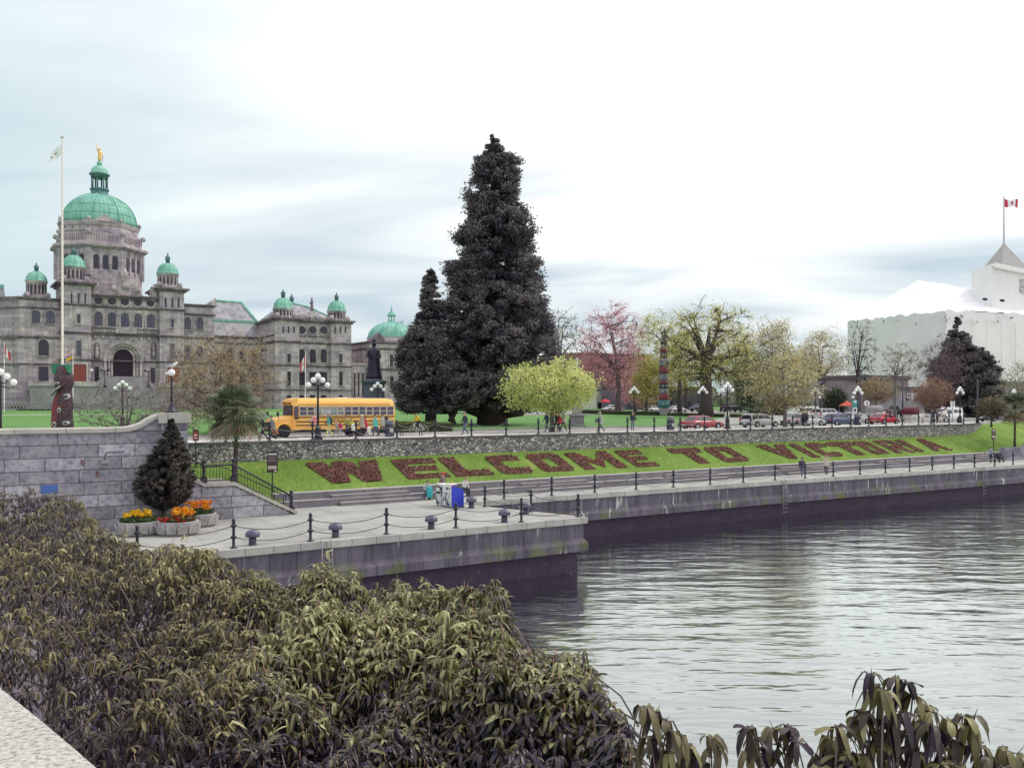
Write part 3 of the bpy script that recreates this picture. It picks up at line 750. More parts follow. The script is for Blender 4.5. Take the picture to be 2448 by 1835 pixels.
trim.build('parapet_trim',M['stone_trim'],PB,PO); trim=MB()
# right block of the centre
br0=tr1-.2; br1=V(511,800,b0).x; zpr=V(480,728,b0).z
wall.box(br0,br1,b0,b0+20,7,zpr-.2); 
cornice(dark,br0,br1,b0,b0+20,zpr,.6,.5); cornice(dark,br0,br1,b0,b0+4,V(480,750,b0).z,.5,.45); cornice(dark,br0,br1,b0,b0+4,zs1+.02,.55,.4); cornice(dark,br0,br1,b0,b0+4,18.62,.35,.4)
trim.prism([(br1-1.8,zpr),(br1+.4,zpr),(br1+.4,zpr+1.7),(br1-.4,zpr+1.1)],b0-.3,b0+.8,'y')
trim.build('parapet_scroll',M['stone_trim'],PB,PO); trim=MB()
# link range towards the east block
bk=b0+5; lk1=V(662,800,bk).x; zlk=V(590,806,bk).z
wall.box(br1-.2,lk1+2,bk,bk+16,7,zlk)
cornice(dark,br1,lk1+1,bk,bk+3,zlk+.15,.6,.6); cornice(dark,br1,lk1+1,bk,bk+3,V(600,820,bk).z,.4,.4); cornice(dark,br1,lk1+1,bk,bk+3,18.6,.35,.35)
# east block
be=200.5; e0,e1=V(655,800,be).x,V(836,800,be).x; t1=V(712,800,be).x; t2=V(788,800,be).x; bf=be-1.0
ze=V(745,817,be).z; ze2=V(745,768,be).z
wall.box(e0+.06,e1-.06,be,be+20,7,ze2-.3)
for a,b_ in ((e0,t1),(t2,e1)):
    wall.box(a,b_,bf,bf+7,7,ze2); cornice(dark,a,b_,bf,bf+7,ze2+.5,.9,.8)
    for z,h in ((ze,.6),(V(745,873,be).z,.4),(12.6,.3)): cornice(dark,a,b_,bf,bf+7,z+.02,h,.4)
cornice(dark,e0,e1,be,be+20,ze2+.2,.7,.6)
for z,h in ((ze,.6),(V(745,803,be).z,.3),(V(745,873,be).z,.4),(12.6,.3)): cornice(dark,e0+.1,e1-.1,be,be+20,z,h,.35)
xe=V(747,760,be).x
for sx in (-2.1,2.1): trim.ball((xe+sx,be+.2,ze2+.9),1.0,10,8,0,(1.5,.5,.9))
trim.box(xe-.6,xe+.6,be-.1,be+.9,ze2+.2,ze2+2.4)
for px in (708,733,760,787): x=V(px,800,be).x; trim.box(x-.25,x+.25,be-.2,be+.05,ze+.3,ze2-.4)
for a in (.3,.36,.42): pass
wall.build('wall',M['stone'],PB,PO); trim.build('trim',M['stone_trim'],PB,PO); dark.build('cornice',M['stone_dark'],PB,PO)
# statue over the east gable
m=MB(); z=ze2+2.4; m.lathe([(.42,z),(.4,z+1.1),(.28,z+1.6),(.4,z+2.2),(.36,z+2.6),(.12,z+2.8)],(xe,be+.4,0),8); m.ball((xe,be+.4,z+3.05),.26,8,6); m.tube([(xe-.35,be+.4,z+2.4),(xe-.5,be+.2,z+1.6)],.12,5)
m.build('gable_statue',M['stone_dark'],PB,PO)
# great dome ------------------------------------------------
dx,dy=V(238,600,219).x,219.0
dm=MB(); rot=PI/8
def octa(m,prof,mi=0): m.lathe(prof,(dx,dy,0),8,mi,False,rot)
octa(dm,[(9.1,30),(9.1,43.2),(9.35,43.3),(10.5,43.8),(10.5,44.3),(9.1,44.4),(8.95,45.2),(9.0,47.0),(8.5,47.05),(8.3,47.1),(8.3,48.4),(8.55,48.6),(8.8,49.4),(8.3,49.6),(7.8,49.7)])
for k in range(8):
    a=rot+2*PI*k/8
    for r,z,s in ((9.35,46.5,.6),(8.6,49.5,.42)): dm.ball((dx+r*math.cos(a),dy+r*math.sin(a),z+.4),s,8,6)
    dm.obox((dx+9.2*math.cos(a),dy+9.2*math.sin(a),40.3),(.7,1.1,6),a)
    am=a+PI/8; rr=8.3*math.cos(PI/8)
    for j in (-1,0,1):
        cx_,cy_=dx+(rr+.02)*math.cos(am)-j*1.85*math.sin(am),dy+(rr+.02)*math.sin(am)+j*1.85*math.cos(am)
        dm.obox((cx_,cy_,47.9),(.12,1.5,.95),am)
    rr=9.1*math.cos(PI/8)
    for j in (-1.5,-.5,.5,1.5):
        cx_,cy_=dx+(rr+.1)*math.cos(am)-j*1.9*math.sin(am),dy+(rr+.1)*math.sin(am)+j*1.9*math.cos(am); dm.obox((cx_,cy_,40.6),(.3,.45,4.6),am)
    # small gable on every second face
    if k%2==1:
        rr2=8.65*math.cos(PI/8); q=MB(); q.prism([(-2.6,49.4),(2.6,49.4),(1.4,50.1),(.5,50.7),(0,51),(-.5,50.7),(-1.4,50.1)],-.35,.35,'y'); q.xf(Matrix.Translation((dx+rr2*math.cos(am),dy+rr2*math.sin(am),0))@Matrix.Rotation(am-PI/2,4,'Z')); dm.add(q.v,q.f)
    rb=9.12*math.cos(PI/8)
    for j in range(11):
        t_=(j-5)*.53; dm.obox((dx+rb*math.cos(am)-t_*math.sin(am),dy+rb*math.sin(am)+t_*math.cos(am),45.9),(.3,.16,1.4),am)
dr=dm.build('dome_drum',M['stone'],PB,PO)
for k in range(8):
    am=rot+2*PI*(k+.5)/8; rr=9.1*math.cos(PI/8)
    if math.sin(am)>.45: continue
    for j in (-1,0,1):
        w=MB(); q=[(p[0],p[1]) for p in arch_poly(0,38.9,1.05,3.1)]; w.prism(q,-.06,.08,'y'); w.xf(Matrix.Translation((dx+rr*math.cos(am)-j*1.9*math.sin(am),dy+rr*math.sin(am)+j*1.9*math.cos(am),0))@Matrix.Rotation(am-PI/2,4,'Z'))
        w.build('drum_window',M['glass'],dr,PO)
cd=MB(); R0=7.95; zb_=49.5; HD=7.3
prof=[(R0,zb_)]+[(R0*math.cos(R(u))**.93,zb_+HD*math.sin(R(u))) for u in range(6,80,6)]+[(1.75,zb_+HD-.05)]
cd.lathe(prof,(dx,dy,0),8,0,True,rot,'z',False)
cd=MB(); cd.lathe(prof,(dx,dy,0),48,0,True)
for k in range(8):
    a=rot+2*PI*k/8; cd.tube([(dx+(q+.05)*math.cos(a),dy+(q+.05)*math.sin(a),z) for q,z in prof],.2,5)
    for j in range(1,6):
        a2=a+2*PI/8*j/6; cd.tube([(dx+(q+.02)*math.cos(a2),dy+(q+.02)*math.sin(a2),z) for q,z in prof],.07 if j%2 else .1,4)
for u in (17,34): 
    q=R0*math.cos(R(u))**.93+.03; z=zb_+HD*math.sin(R(u)); cd.tube([(dx+q*math.cos(2*PI*k/48),dy+q*math.sin(2*PI*k/48),z) for k in range(49)],.1,4)
dome=cd.build('dome',M['copper'],PB,PO)
lm=MB(); z=zb_+HD-.3
lm.lathe([(2.3,z),(1.9,z+.4),(1.8,z+1.2),(2.05,z+1.3),(2.05,z+1.6),(1.75,z+1.7)],(dx,dy,0),16)
for k in range(8):
    a=rot+2*PI*k/8; lm.tube([(dx+1.62*math.cos(a),dy+1.62*math.sin(a),z+1.6),(dx+1.62*math.cos(a),dy+1.62*math.sin(a),z+4.2)],.2,6)
lm.lathe([(1.85,z+4.1),(1.85,z+4.7),(2.2,z+4.8),(2.2,z+5.0)],(dx,dy,0),16)
ln_=lm.build('lantern',M['copper_dark'],PB,PO)
lc=MB(); lc.lathe([(2.1,z+5.0)]+[(1.95*math.cos(R(u)),z+5.0+2.1*math.sin(R(u))) for u in (5,20,35,50,65,78)]+[(.55,z+7.1),(.6,z+7.5),(.45,z+7.9)],(dx,dy,0),16); lc.build('lantern_cap',M['copper'],ln_,PO)
sm=MB(); zt=z+7.9; sm.lathe([(.3,zt),(.34,zt+.4),(.42,zt+1.0),(.3,zt+1.6),(.4,zt+2.1),(.34,zt+2.4),(.1,zt+2.6)],(dx,dy,0),10); sm.ball((dx,dy,zt+2.85),.24,8,6)
sm.tube([(dx-.3,dy,zt+2.3),(dx-.55,dy,zt+3.0),(dx-.5,dy,zt+3.8)],[.13,.1,.08],6); sm.tube([(dx+.3,dy,zt+2.3),(dx+.6,dy-.2,zt+1.5),(dx+.6,dy-.2,zt+.6)],[.13,.1,.1],6); sm.tube([(dx+.6,dy-.2,zt),(dx+.6,dy-.2,zt+2.0)],.05,5)
sm.build('gilded_statue',M['gold'],ln_,PO)
# turrets
turret(PB,PO,(tl0+tl1)/2+.0,bt+4.2,ztw+.5,2.1,V(182,640,bt+4).z,V(182,610,bt+4).z,V(182,590,bt+4).z)
turret(PB,PO,(tr0+tr1)/2+.0,bt+4.2,ztw+.5,2.1,V(405,656,bt+4).z,V(405,629,bt+4).z,V(405,604,bt+4).z)
xt=V(87,700,bl+4).x; turret(PB,PO,xt,bl+4,zpl+.3,1.85,V(87,673,bl+4).z,V(87,649,bl+4).z,V(87,627,bl+4).z)
turret(PB,PO,(e0+t1)/2,bf+3.0,ze2+.5,2.1,V(681,739,bf+3).z,V(681,712,bf+3).z,V(681,690,bf+3).z)
turret(PB,PO,(t2+e1)/2,bf+3.0,ze2+.5,2.05,V(805,745,bf+3).z,V(805,719,bf+3).z,V(805,698,bf+3).z)
turret(PB,PO,(e0+t1)/2+7,bf+17,ze2+.3,2.2,ze2+3.4,ze2+6,ze2+8.4)
# roofs
m=MB(); yb=bk+2
m.quad((br1-.5,bk+.2,zlk+.1),(lk1+2,bk+.2,zlk+.1),(lk1+2,bk+3.4,zlk+3.9),(br1-.5,bk+3.4,zlk+3.9))
m.quad((br1-.5,bk+3.4,zlk+4.2),(lk1-4,bk+3.4,zlk+4.2),(lk1-6,bk+9,zlk+9.2),(br1+3.5,bk+9,zlk+9.2))
m.quad((lk1-4,bk+3.4,zlk+4.2),(lk1+1,bk+16,zlk+4.2),(lk1-6,bk+9,zlk+9.2))
m.quad((br1-.5,bk+3.4,zlk+4.2),(br1+3.5,bk+9,zlk+9.2),(br1-1,bk+16,zlk+4.2)); m.quad((br1-1,bk+16,zlk+4.2),(br1+3.5,bk+9,zlk+9.2),(lk1-6,bk+9,zlk+9.2),(lk1+1,bk+16,zlk+4.2))
m.build('roof',M['slate'],PB,PO); m=MB()
# hip roof of the east block
zr=ze2+.1; pk=zr+5.4
m.quad((e0+1,be+1.5,zr),(e1-1,be+1.5,zr),(e1-7,be+10,pk-1.0),(e0+6,be+10,pk)); m.quad((e1-1,be+1.5,zr),(e1-1,be+19,zr),(e1-7,be+10,pk-1.0)); m.quad((e0+1,be+19,zr),(e0+1,be+1.5,zr),(e0+6,be+10,pk)); m.quad((e1-1,be+19,zr),(e0+1,be+19,zr),(e0+6,be+10,pk),(e1-7,be+10,pk-1))
rf=m.build('roof',M['slate'],PB,PO); m=MB()
# steep roof at the far left
m.quad((-40,bl+9,zpl-4.5),(wl0-1,bl+9,zpl-4.5),(wl0-2,bl+12,zpl+3.3),(-40,bl+12,zpl+3.3)); m.quad((-40,bl+6,zpl-7.4),(wl0-4.5,bl+6,zpl-7.4),(wl0-6,bl+9.2,zpl-3.0),(-40,bl+9.2,zpl-3.0)) 
m.quad((wl0-1,bl+9,zpl-4.5),(wl0-1,bl+20,zpl-4.5),(wl0-2,bl+19,zpl+3.3),(wl0-2,bl+12,zpl+3.3)); m.quad((-40,bl+12,zpl+3.3),(wl0-2,bl+12,zpl+3.3),(wl0-2,bl+19,zpl+3.3),(-40,bl+19,zpl+3.3))
m.build('roof',M['slate'],PB,PO)
m=MB(); m.box(br1-.5,lk1+2,bk+3.1,bk+3.6,zlk+3.7,zlk+4.25)
for a,b_ in (((lk1-4,bk+3.4,zlk+4.25),(lk1-6,bk+9,zlk+9.25)),((br1-.5,bk+3.4,zlk+4.2),(br1+3.5,bk+9,zlk+9.2)),((br1+3.5,bk+9,zlk+9.25),(lk1-6,bk+9,zlk+9.25)),((e0+1,be+1.5,zr),(e0+6,be+10,pk)),((e1-1,be+1.5,zr),(e1-7,be+10,pk-1)),((e0+6,be+10,pk),(e1-7,be+10,pk-1)),((lk1-6,bk+9,zlk+9.25),(lk1+1,bk+16,zlk+4.2))): m.tube([a,b_],.34,6)
m.build('copper_ridge',M['copper'],rf,PO); MB().box(-40,wl0-1.9,bl+11.8,bl+12.3,zpl+3.0,zpl+3.75).build('copper_ridge',M['copper'],rf,PO); MB().box(-40,wl0-5.5,bl+9,bl+9.6,zpl-3.2,zpl-2.6).build('copper_ridge',M['copper'],rf,PO)
# entrance: big arch with moulded rings
ax,az,aw,ah=pxw(294,835,897,47,b0)
door=MB(); door.prism(arch_poly(ax,az-.2,aw,ah+.2,20),b0-.06,b0+.1,'y'); ad=door.build('entrance_arch',mat('deep_shadow_interior',(.03,.015,.03),.9),PB,PO)
m=MB()
for k,(r0,r1,dp) in enumerate(((0,.55,.35),(.6,1.15,.6),(1.2,2.0,.85))):
    zs=az+ah-aw/2; n=24
    for i in range(n):
        a0,a1=PI*i/n,PI*(i+1)/n; ra,rb=aw/2+r0,aw/2+r1
        m.prism([(ax+ra*math.cos(a0),zs+ra*math.sin(a0)),(ax+rb*math.cos(a0),zs+rb*math.sin(a0)),(ax+rb*math.cos(a1),zs+rb*math.sin(a1)),(ax+ra*math.cos(a1),zs+ra*math.sin(a1))],b0-dp,b0+.03,'y')
    for s_ in (-1,1):
        x=ax+s_*(aw/2+(r0+r1)/2); m.box(x-(r1-r0)/2,x+(r1-r0)/2,b0-dp,b0+.03,zs-.7,zs); m.lathe([((r1-r0)*.42,az-2.2),((r1-r0)*.36,az-1.9),((r1-r0)*.34,zs-.7)],(x,b0-dp*.55,0),8)
m.build('arch_moulding',M['stone_trim'],ad,PO)
# niches with figures
for px in (231,367):
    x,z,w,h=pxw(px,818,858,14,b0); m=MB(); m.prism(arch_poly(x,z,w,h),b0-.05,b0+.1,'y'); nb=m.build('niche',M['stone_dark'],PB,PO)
    m=MB(); m.lathe([(.35,z),(.38,z+1.2),(.3,z+1.9),(.42,z+2.4),(.12,z+2.75)],(x,b0-.2,0),8); m.ball((x,b0-.2,z+3.0),.24,8,6); m.build('niche_figure',M['stone_trim'],nb,PO)
gb=M['glass_blue']
for px in (235,267,298,330,360): window(PB,PO,*pxw(px,745+(px-235)*.048,780+(px-235)*.03,19.5,b0),b0,True,gb)
for px in (235,267,298,329,359):
    p=V(px,718+(px-235)*.05,b0); m=MB(); m.lathe([(.85,-.1),(.85,.06)],(p.x,b0,p.z),16,0,False,0,'y'); o=m.build('round_window',M['glass'],PB,PO)
    m=MB(); 
    for i in range(20):
        a0,a1=2*PI*i/20,2*PI*(i+1)/20; m.prism([(p.x+r_*math.cos(a),p.z+r_*math.sin(a)) for r_,a in ((.85,a0),(1.2,a0),(1.2,a1),(.85,a1))],b0-.25,b0+.02,'y')
    m.build('window_surround',M['stone_trim'],o,PO)
for px,y0,y1,w in ((188,751,773,9),(188,814,851,12),(412,763,783,8),(412,822,856,10)): window(PB,PO,*pxw(px,y0,y1,w,bt),bt,False,gb)
for px,y0,y1,w in ((231,876,914,10),(365,879,917,10)): window(PB,PO,*pxw(px,y0,y1,w,b0),b0,False)
for px in (171,188,204,396,412,427): window(PB,PO,*pxw(px,700+(px-171)*.05,724+(px-171)*.045,4.2,bt),bt,False,None,False,False)
for px,y0,y1 in ((86,741,773),(120,742,774)): window(PB,PO,*pxw(px,y0,y1,21,bl),bl,True,gb)
window(PB,PO,*pxw(104,811,850,25,bl),bl,True); window(PB,PO,*pxw(104,876,913,24,bl),bl,False)
window(PB,PO,*pxw(20,811,850,17,bl+3),bl+3,True); window(PB,PO,*pxw(20,876,904,18,bl+3),bl+3,False)
for px in (448,477): window(PB,PO,*pxw(px,758,788,16,b0),b0,True,gb)
for px in (448,477): window(PB,PO,*pxw(px,826,858,15,b0),b0,True,gb)
for px in (550,580,609,637): window(PB,PO,*pxw(px,833,866,16,bk),bk,True); 
for px in (550,580,609,637): window(PB,PO,*pxw(px,892,922,15,bk),bk,False)
for px in (721,747,773):
    window(PB,PO,*pxw(px,834,867,15,be),be,True); window(PB,PO,*pxw(px,889,921,16,be),be,False)
    window(PB,PO,*pxw(px,944,957,12,be),be,False,None,False,False)
    p=V(px,789,be); m=MB(); m.lathe([(.95,-.1),(.95,.06)],(p.x,be,p.z),16,0,False,0,'y'); o=m.build('round_window',M['glass'],PB,PO)
    m=MB()
    for i in range(20):
        a0,a1=2*PI*i/20,2*PI*(i+1)/20; m.prism([(p.x+r_*math.cos(a),p.z+r_*math.sin(a)) for r_,a in ((.95,a0),(1.3,a0),(1.3,a1),(.95,a1))],be-.25,be+.02,'y')
    m.build('window_surround',M['stone_trim'],o,PO)
for px in (691,814.5):
    window(PB,PO,*pxw(px,846,866,7.5,bf),bf,False); window(PB,PO,*pxw(px,888,921,8.5,bf),bf,False); window(PB,PO,*pxw(px,944,957,10,bf),bf,False,None,False,False)
for px in (677,690,703,801,814,826): window(PB,PO,*pxw(px,780,796,3.6,bf),bf,False,None,False,False)
# red doors
for px,b_ in ((190,bt),(415,bt)):
    p=V(px,923 if px<300 else 927,b_); m=MB(); m.box(p.x-1.3,p.x+1.3,b_-.08,b_+.1,p.z+.0,p.z+4.6); o=m.build('door',mat('red_brown_door',(.26,.055,.045),.5),PB,PO)
    m=MB(); m.box(p.x-1.6,p.x-1.3,b_-.2,b_+.02,p.z,p.z+4.9); m.box(p.x+1.3,p.x+1.6,b_-.2,b_+.02,p.z,p.z+4.9); m.box(p.x-1.6,p.x+1.6,b_-.21,b_+.02,p.z+4.6,p.z+5.0); m.build('door_frame',M['stone_trim'],o,PO)
# grand stair and forecourt wall
m=MB(); zt=V(294,923,200).z
for k in range(12): m.box(ax-4.5-.25*k,ax+4.5+.25*k,b0-1-k*.42,b0+.2-.001*k,7,zt+2.0-k*.28)
m.box(tl0-6,bay0+1.2,199.2,b0-.5,7,zt-.1); m.box(bay1-1.2,tr1+2,199.2,b0-.5,7,zt-.1)
m.build('front_steps',mat('forecourt_stone',(.3,.29,.29),.85,0,.2,.6),PB,PO)
m=MB()
for a_,b_ in ((tl0-6.3,bay0+1.4),(bay1-1.4,tr1+2.3)): m.box(a_,b_,198.9,199.6,zt-.1,zt+.9)
m.build('forecourt_parapet',M['stone_trim'],PB,PO)
m=MB()      # left forecourt stair and balustrade
for k in range(9): m.box(V(45,930,200).x-3+k*.8,tl0-6,bl-6+k*.6,bl-.2,7,8.6+k*.42)
for k in range(60):
    x=-8+k*.55; m.lathe([(.12,8.4),(.18,8.7),(.1,9.0),(.13,9.3)],(x,192,0),5)
m.box(-8.2,25,191.8,192.2,9.3,9.5); m.box(-8.2,25,191.75,192.25,7.8,8.4); m.build('left_stair',mat('forecourt_stone',(.3,.29,.29)),PB,PO)
# domed pavilion and colonnade at the right ------------------------------------------------
PV=thing('domed_pavilion','stone pavilion with plain green dome behind the dark statue','building',(V(930,900,203).x,203,8)); QO=tuple(PV.location)
bp=201.5; p0=V(883,800,bp).x; p1=V(1010,800,bp).x; zc=V(934,818,bp).z; zc2=V(934,832,bp).z
m=MB(); m.box(p0,p1,bp,bp+16,7,zc); m.lathe([(6.4,zc-1),(6.4,zc+1.6)],((V(936,800,bp+8).x),bp+8,0),24,0,False); m.build('wall',M['stone'],PV,QO)
m=MB(); cornice(m,p0,p1,bp,bp+16,zc+.1,.6,.5); cornice(m,p0,p1,bp,bp+10,zc2,.5,.4); cornice(m,p0,p1,bp,bp+10,V(934,880,bp).z,.6,.5)
m.prism([(p0-.2,zc),(p0+4.4,zc),(p0+3.6,zc+1.4),(p0+2.4,zc+2.4),(p0+1.2,zc+1.4)],bp-.1,bp+.6,'y')
m.prism([(p1-9,zc),(p1,zc),(p1,zc+2.0),(p1-3,zc+1.2)],bp-.1,bp+.6,'y'); m.build('cornice',M['stone_dark'],PV,QO)
cx_=V(936,800,bp+8).x; zb2=zc+1.5; m=MB(); H2=V(936,772,bp+8).z-zb2; prof=[(6.35,zb2)]+[(6.1*math.cos(R(u)),zb2+.2+H2*math.sin(R(u))) for u in range(4,82,7)]+[(.9,zb2+H2+.2)]
m.lathe(prof,(cx_,bp+8,0),40)
for k in range(28): a=2*PI*k/28; m.tube([(cx_+(q+.03)*math.cos(a),bp+8+(q+.03)*math.sin(a),z) for q,z in prof],.07,4)
dmo=m.build('dome',M['copper'],PV,QO)
m=MB(); z=zb2+H2; m.lathe([(1.1,z),(1.0,z+.5)],(cx_,bp+8,0),10)
for k in range(6): a=2*PI*k/6; m.tube([(cx_+.8*math.cos(a),bp+8+.8*math.sin(a),z+.4),(cx_+.8*math.cos(a),bp+8+.8*math.sin(a),z+1.8)],.13,5)
m.lathe([(1.15,z+1.8),(1.1,z+2.0),(.85,z+2.6),(.3,z+3.0),(.2,z+3.6),(.05,z+4.6)],(cx_,bp+8,0),12); m.build('lantern',M['copper'],dmo,QO)
window(PV,QO,*pxw(935,847,876,8,bp),bp,True); window(PV,QO,*pxw(936,898,930,9,bp),bp,True)
m=MB(); z0=V(860,868,bp).z; xa,xb=e1-.2,p0+.2
m.box(xa,xb,bp+1,bp+2.2,z0-2.4,z0); m.box(xa,xb,bp+.7,bp+2.5,z0-.4,z0+.1); m.box(xa,xb,bp+.9,bp+2.3,7,11)
for k in range(5): x=xa+.8+(xb-xa-1.6)*k/4; m.lathe([(.5,11),(.4,11.4),(.36,z0-2.8),(.5,z0-2.4)],(x,bp+1.5,0),10)
m.box(xa,xb,bp+6,bp+6.4,7,z0-1); m.build('colonnade',M['stone'],PV,QO)
ORD=['first','second','third','fourth','fifth','sixth','seventh','eighth','ninth','tenth','eleventh','twelfth','thirteenth','fourteenth','fifteenth','sixteenth','seventeenth','eighteenth','nineteenth','twentieth','twenty first','twenty second','twenty third','twenty fourth','twenty fifth','twenty sixth','twenty seventh','twenty eighth','twenty ninth','thirtieth']
# ================================================================ flower letters
BED=mat('bed_soil',(.13,.06,.05),.95,0,.4,5)
FL=foliage('bedding_flower',(.09,.1,.035),(.42,.02,.035),.2)
t=NT('bedding_mix'); a=t.n('ShaderNodeAttribute'); a.attribute_name='tint'
t.col(t.ramp(a.outputs['Fac'],[(0,(.08,.09,.04)),(.3,(.16,.10,.06)),(.45,(.21,.06,.05)),(.8,(.29,.055,.055)),(1,(.40,.11,.09))])); t.rough(.7); M['bedding']=t.m
def Q(*p): return list(p)
s3=.27
GLY={
'W':[Q((0,1),(.26,1),(.40,0),(.16,0)),Q((.36,1),(.52,1),(.40,0),(.2,0)),Q((.40,1),(.62,1),(.78,0),(.58,0)),Q((.74,1),(1,1),(.84,0),(.62,0))],
'E':[Q((0,0),(s3,0),(s3,1),(0,1)),Q((s3,.79),(1,.79),(1,1),(s3,1)),Q((s3,.41),(.9,.41),(.9,.6),(s3,.6)),Q((s3,0),(1,0),(1,.21),(s3,.21))],
'L':[Q((0,0),(.4,0),(.4,1),(0,1)),Q((.4,0),(1,0),(1,.27),(.4,.27))],
'C':[Q((0,.1),(.34,.1),(.34,.92),(0,.92)),Q((0,.92),(.12,1),(.9,1),(1,.92)),Q((.34,.74),(1,.74),(1,.92),(.34,.92)),Q((.34,.1),(1,.1),(1,.28),(.34,.28)),Q((0,.1),(1,.1),(.9,0),(.12,0))],
'O':[Q((0,.1),(.33,.1),(.33,.9),(0,.9)),Q((.67,.1),(1,.1),(1,.9),(.67,.9)),Q((0,.9),(1,.9),(.9,1),(.1,1)),Q((0,.1),(.1,0),(.9,0),(1,.1)),Q((.33,.76),(.67,.76),(.67,.9),(.33,.9)),Q((.33,.1),(.67,.1),(.67,.24),(.33,.24))],
'M':[Q((0,0),(.24,0),(.24,1),(0,1)),Q((.76,0),(1,0),(1,1),(.76,1)),Q((.24,1),(.5,.45),(.5,.08),(.24,.62)),Q((.76,1),(.76,.62),(.5,.08),(.5,.45))],
'T':[Q((0,.75),(1,.75),(1,1),(0,1)),Q((.33,0),(.67,0),(.67,.75),(.33,.75))],
'V':[Q((0,1),(.36,1),(.62,0),(.38,0)),Q((.64,1),(1,1),(.64,0),(.42,0))],
'I':[Q((0,0),(1,0),(1,1),(0,1))],
'R':[Q((0,0),(.32,0),(.32,1),(0,1)),Q((.32,.8),(.85,.8),(.9,1),(.32,1)),Q((.68,.5),(1,.5),(1,.95),(.68,.95)),Q((.32,.38),(.95,.38),(1,.55),(.32,.55)),Q((.5,.38),(.78,.38),(1.05,0),(.75,0))],
'A':[Q((.34,1),(.62,1),(.30,0),(0,0)),Q((.40,1),(.68,1),(1,0),(.72,0)),Q((.25,.25),(.75,.25),(.68,.45),(.32,.45))]}
LET=[('W',20.8,26.0,'first word'),('E',27.1,30.4,'first word, second place'),('L',30.9,34.0,'first word'),('C',34.8,37.6,'first word'),('O',38.5,41.5,'first word'),('M',42.4,46.7,'first word'),('E',47.7,50.2,'first word, last place'),
('T',53.6,57.2,'short middle word'),('O',57.9,61.2,'short middle word'),('V',65.0,69.0,'last word'),('I',69.75,70.8,'last word, second place'),('C',71.8,74.6,'last word'),('T',75.2,79.2,'last word'),('O',79.5,82.1,'last word'),('R',83.2,86.4,'last word'),('I',87.1,88.2,'last word, second last'),('A',90.0,93.5,'last word')]
YB,YT=53.85,56.65
for k,(ch,xa,xb,wd) in enumerate(LET):
    c=((xa+xb)/2,(YB+YT)/2); org=(c[0],c[1],lawn_z(*c))
    o=thing('flower_letter','red flower bed shaped as letter %s, %s on the bank'%(ch,wd),'flower bed',org,0,'flower letters on the grass bank')
    bed=MB(); pts=[]
    for i,q in enumerate(GLY[ch]):
        w=[(xa+(xb-xa)*u,YB+(YT-YB)*v) for u,v in q]
        dz=.045+.002*i
        bed.loft([[(x,y,lawn_z(x,y)-.05) for x,y in w],[(x,y,lawn_z(x,y)+dz) for x,y in w]],0,False)
        # scatter plants on the quad
        P=np.array(w); area=abs(sum(P[j][0]*P[(j+1)%4][1]-P[(j+1)%4][0]*P[j][1] for j in range(4)))/2
        n=int(area*66*max(.5,1-k*.025)); u,v=rng.random(n),rng.random(n)
        pp=(P[0][None]*(1-u)[:,None]*(1-v)[:,None]+P[1][None]*u[:,None]*(1-v)[:,None]+P[2][None]*u[:,None]*v[:,None]+P[3][None]*(1-u)[:,None]*v[:,None])
        pts.append(pp)
    bed.build('soil_bed',BED,o,org)
    pts=np.concatenate(pts); n=len(pts)
    pl=np.repeat(pts,5,0)+rng.normal(0,.035,(n*5,2)); zz=np.array([lawn_z(x,y) for x,y in pl])+.05+.07*rng.random(len(pl))
    P3=np.column_stack([pl,zz]); redness=np.clip(rng.normal(.62,.12,n)[:,None]+.15*np.sin(pts[:,0:1]*1.7+pts[:,1:2]*2.3),0,1); tt=np.where(rng.random((n,5))<.60,redness+.08*rng.normal(size=(n,5)),.2*rng.random((n,5))).ravel()
    v,f=cards(P3,.085,.6,.9); np_mesh('bedding_plants',v,f,M['bedding'],np.repeat(np.clip(tt,0,1),4),o,org)

# ================================================================ chain posts
CP=thing('chain_post','black iron chain post','post')
m=MB(); m.lathe([(.17,0),(.17,.03),(.09,.06),(.065,.12),(.06,1.08),(.09,1.1),(.09,1.13),(.05,1.15)],(0,0,0),10); m.ball((0,0,1.22),.085,10,7); m.build('shaft',M['iron'],CP)
for z in (.48,.98):
    m=MB(); m.ball((0,0,z),.115,10,7,0,(1,1,1.05)); m.tube([(-.14,0,z),(.14,0,z)],.03,6); m.build('collar',M['iron'],CP)
CPN=[0]
def post(p,label,group,sc=1.0):
    if CPN[0]==0: o=CP; o.location=p; o['label']=label; o['group']=group; o.scale=(sc,)*3
    else: o=dup(CP,p,0,label,group,sc)
    CPN[0]+=1; return o
def chain(p,q,sag,label,group,mt,r=.016):
    p=Vector(p); q=Vector(q); n=10
    pts=[p.lerp(q,i/n)-Vector((0,0,sag*4*(i/n)*(1-i/n))) for i in range(n+1)]
    m=MB(); m.tube(pts,r,5); mid=(p+q)/2
    return single('chain',m,mt,label,'chain',tuple(mid),group)
CH=mat('chain_iron',(.05,.045,.065),.6,.2); CHP=mat('pale_chain',(.3,.29,.31),.6,.3)
def bline(px,bfun):
    b=48.0
    for _ in range(6): p=V(px,900,b); b=bfun(p.x)
    return V(px,900,b).x,b
def qedge(x):
    pts=[(20,48.75),(55,48.1),(94,46.6),(150,44.4)]
    for (xa,ya),(xb,yb) in zip(pts,pts[1:]):
        if x<=xb: return ya+(yb-ya)*(x-xa)/(xb-xa)+.35
    return 44.4
front=[V(px,900,38.85) for px in (329,560,744,926,1092,1249)]
P0=[Vector((p.x,38.95,LOW+.012)) for p in front]+[Vector((30.15,38.97,LOW+.012))]
for i,p in enumerate(P0): post(p,'black chain post on the front edge of the near landing, %s from the left'%ORD[i] if i<6 else 'black chain post on the outer corner of the near landing','chain posts round the near landing')
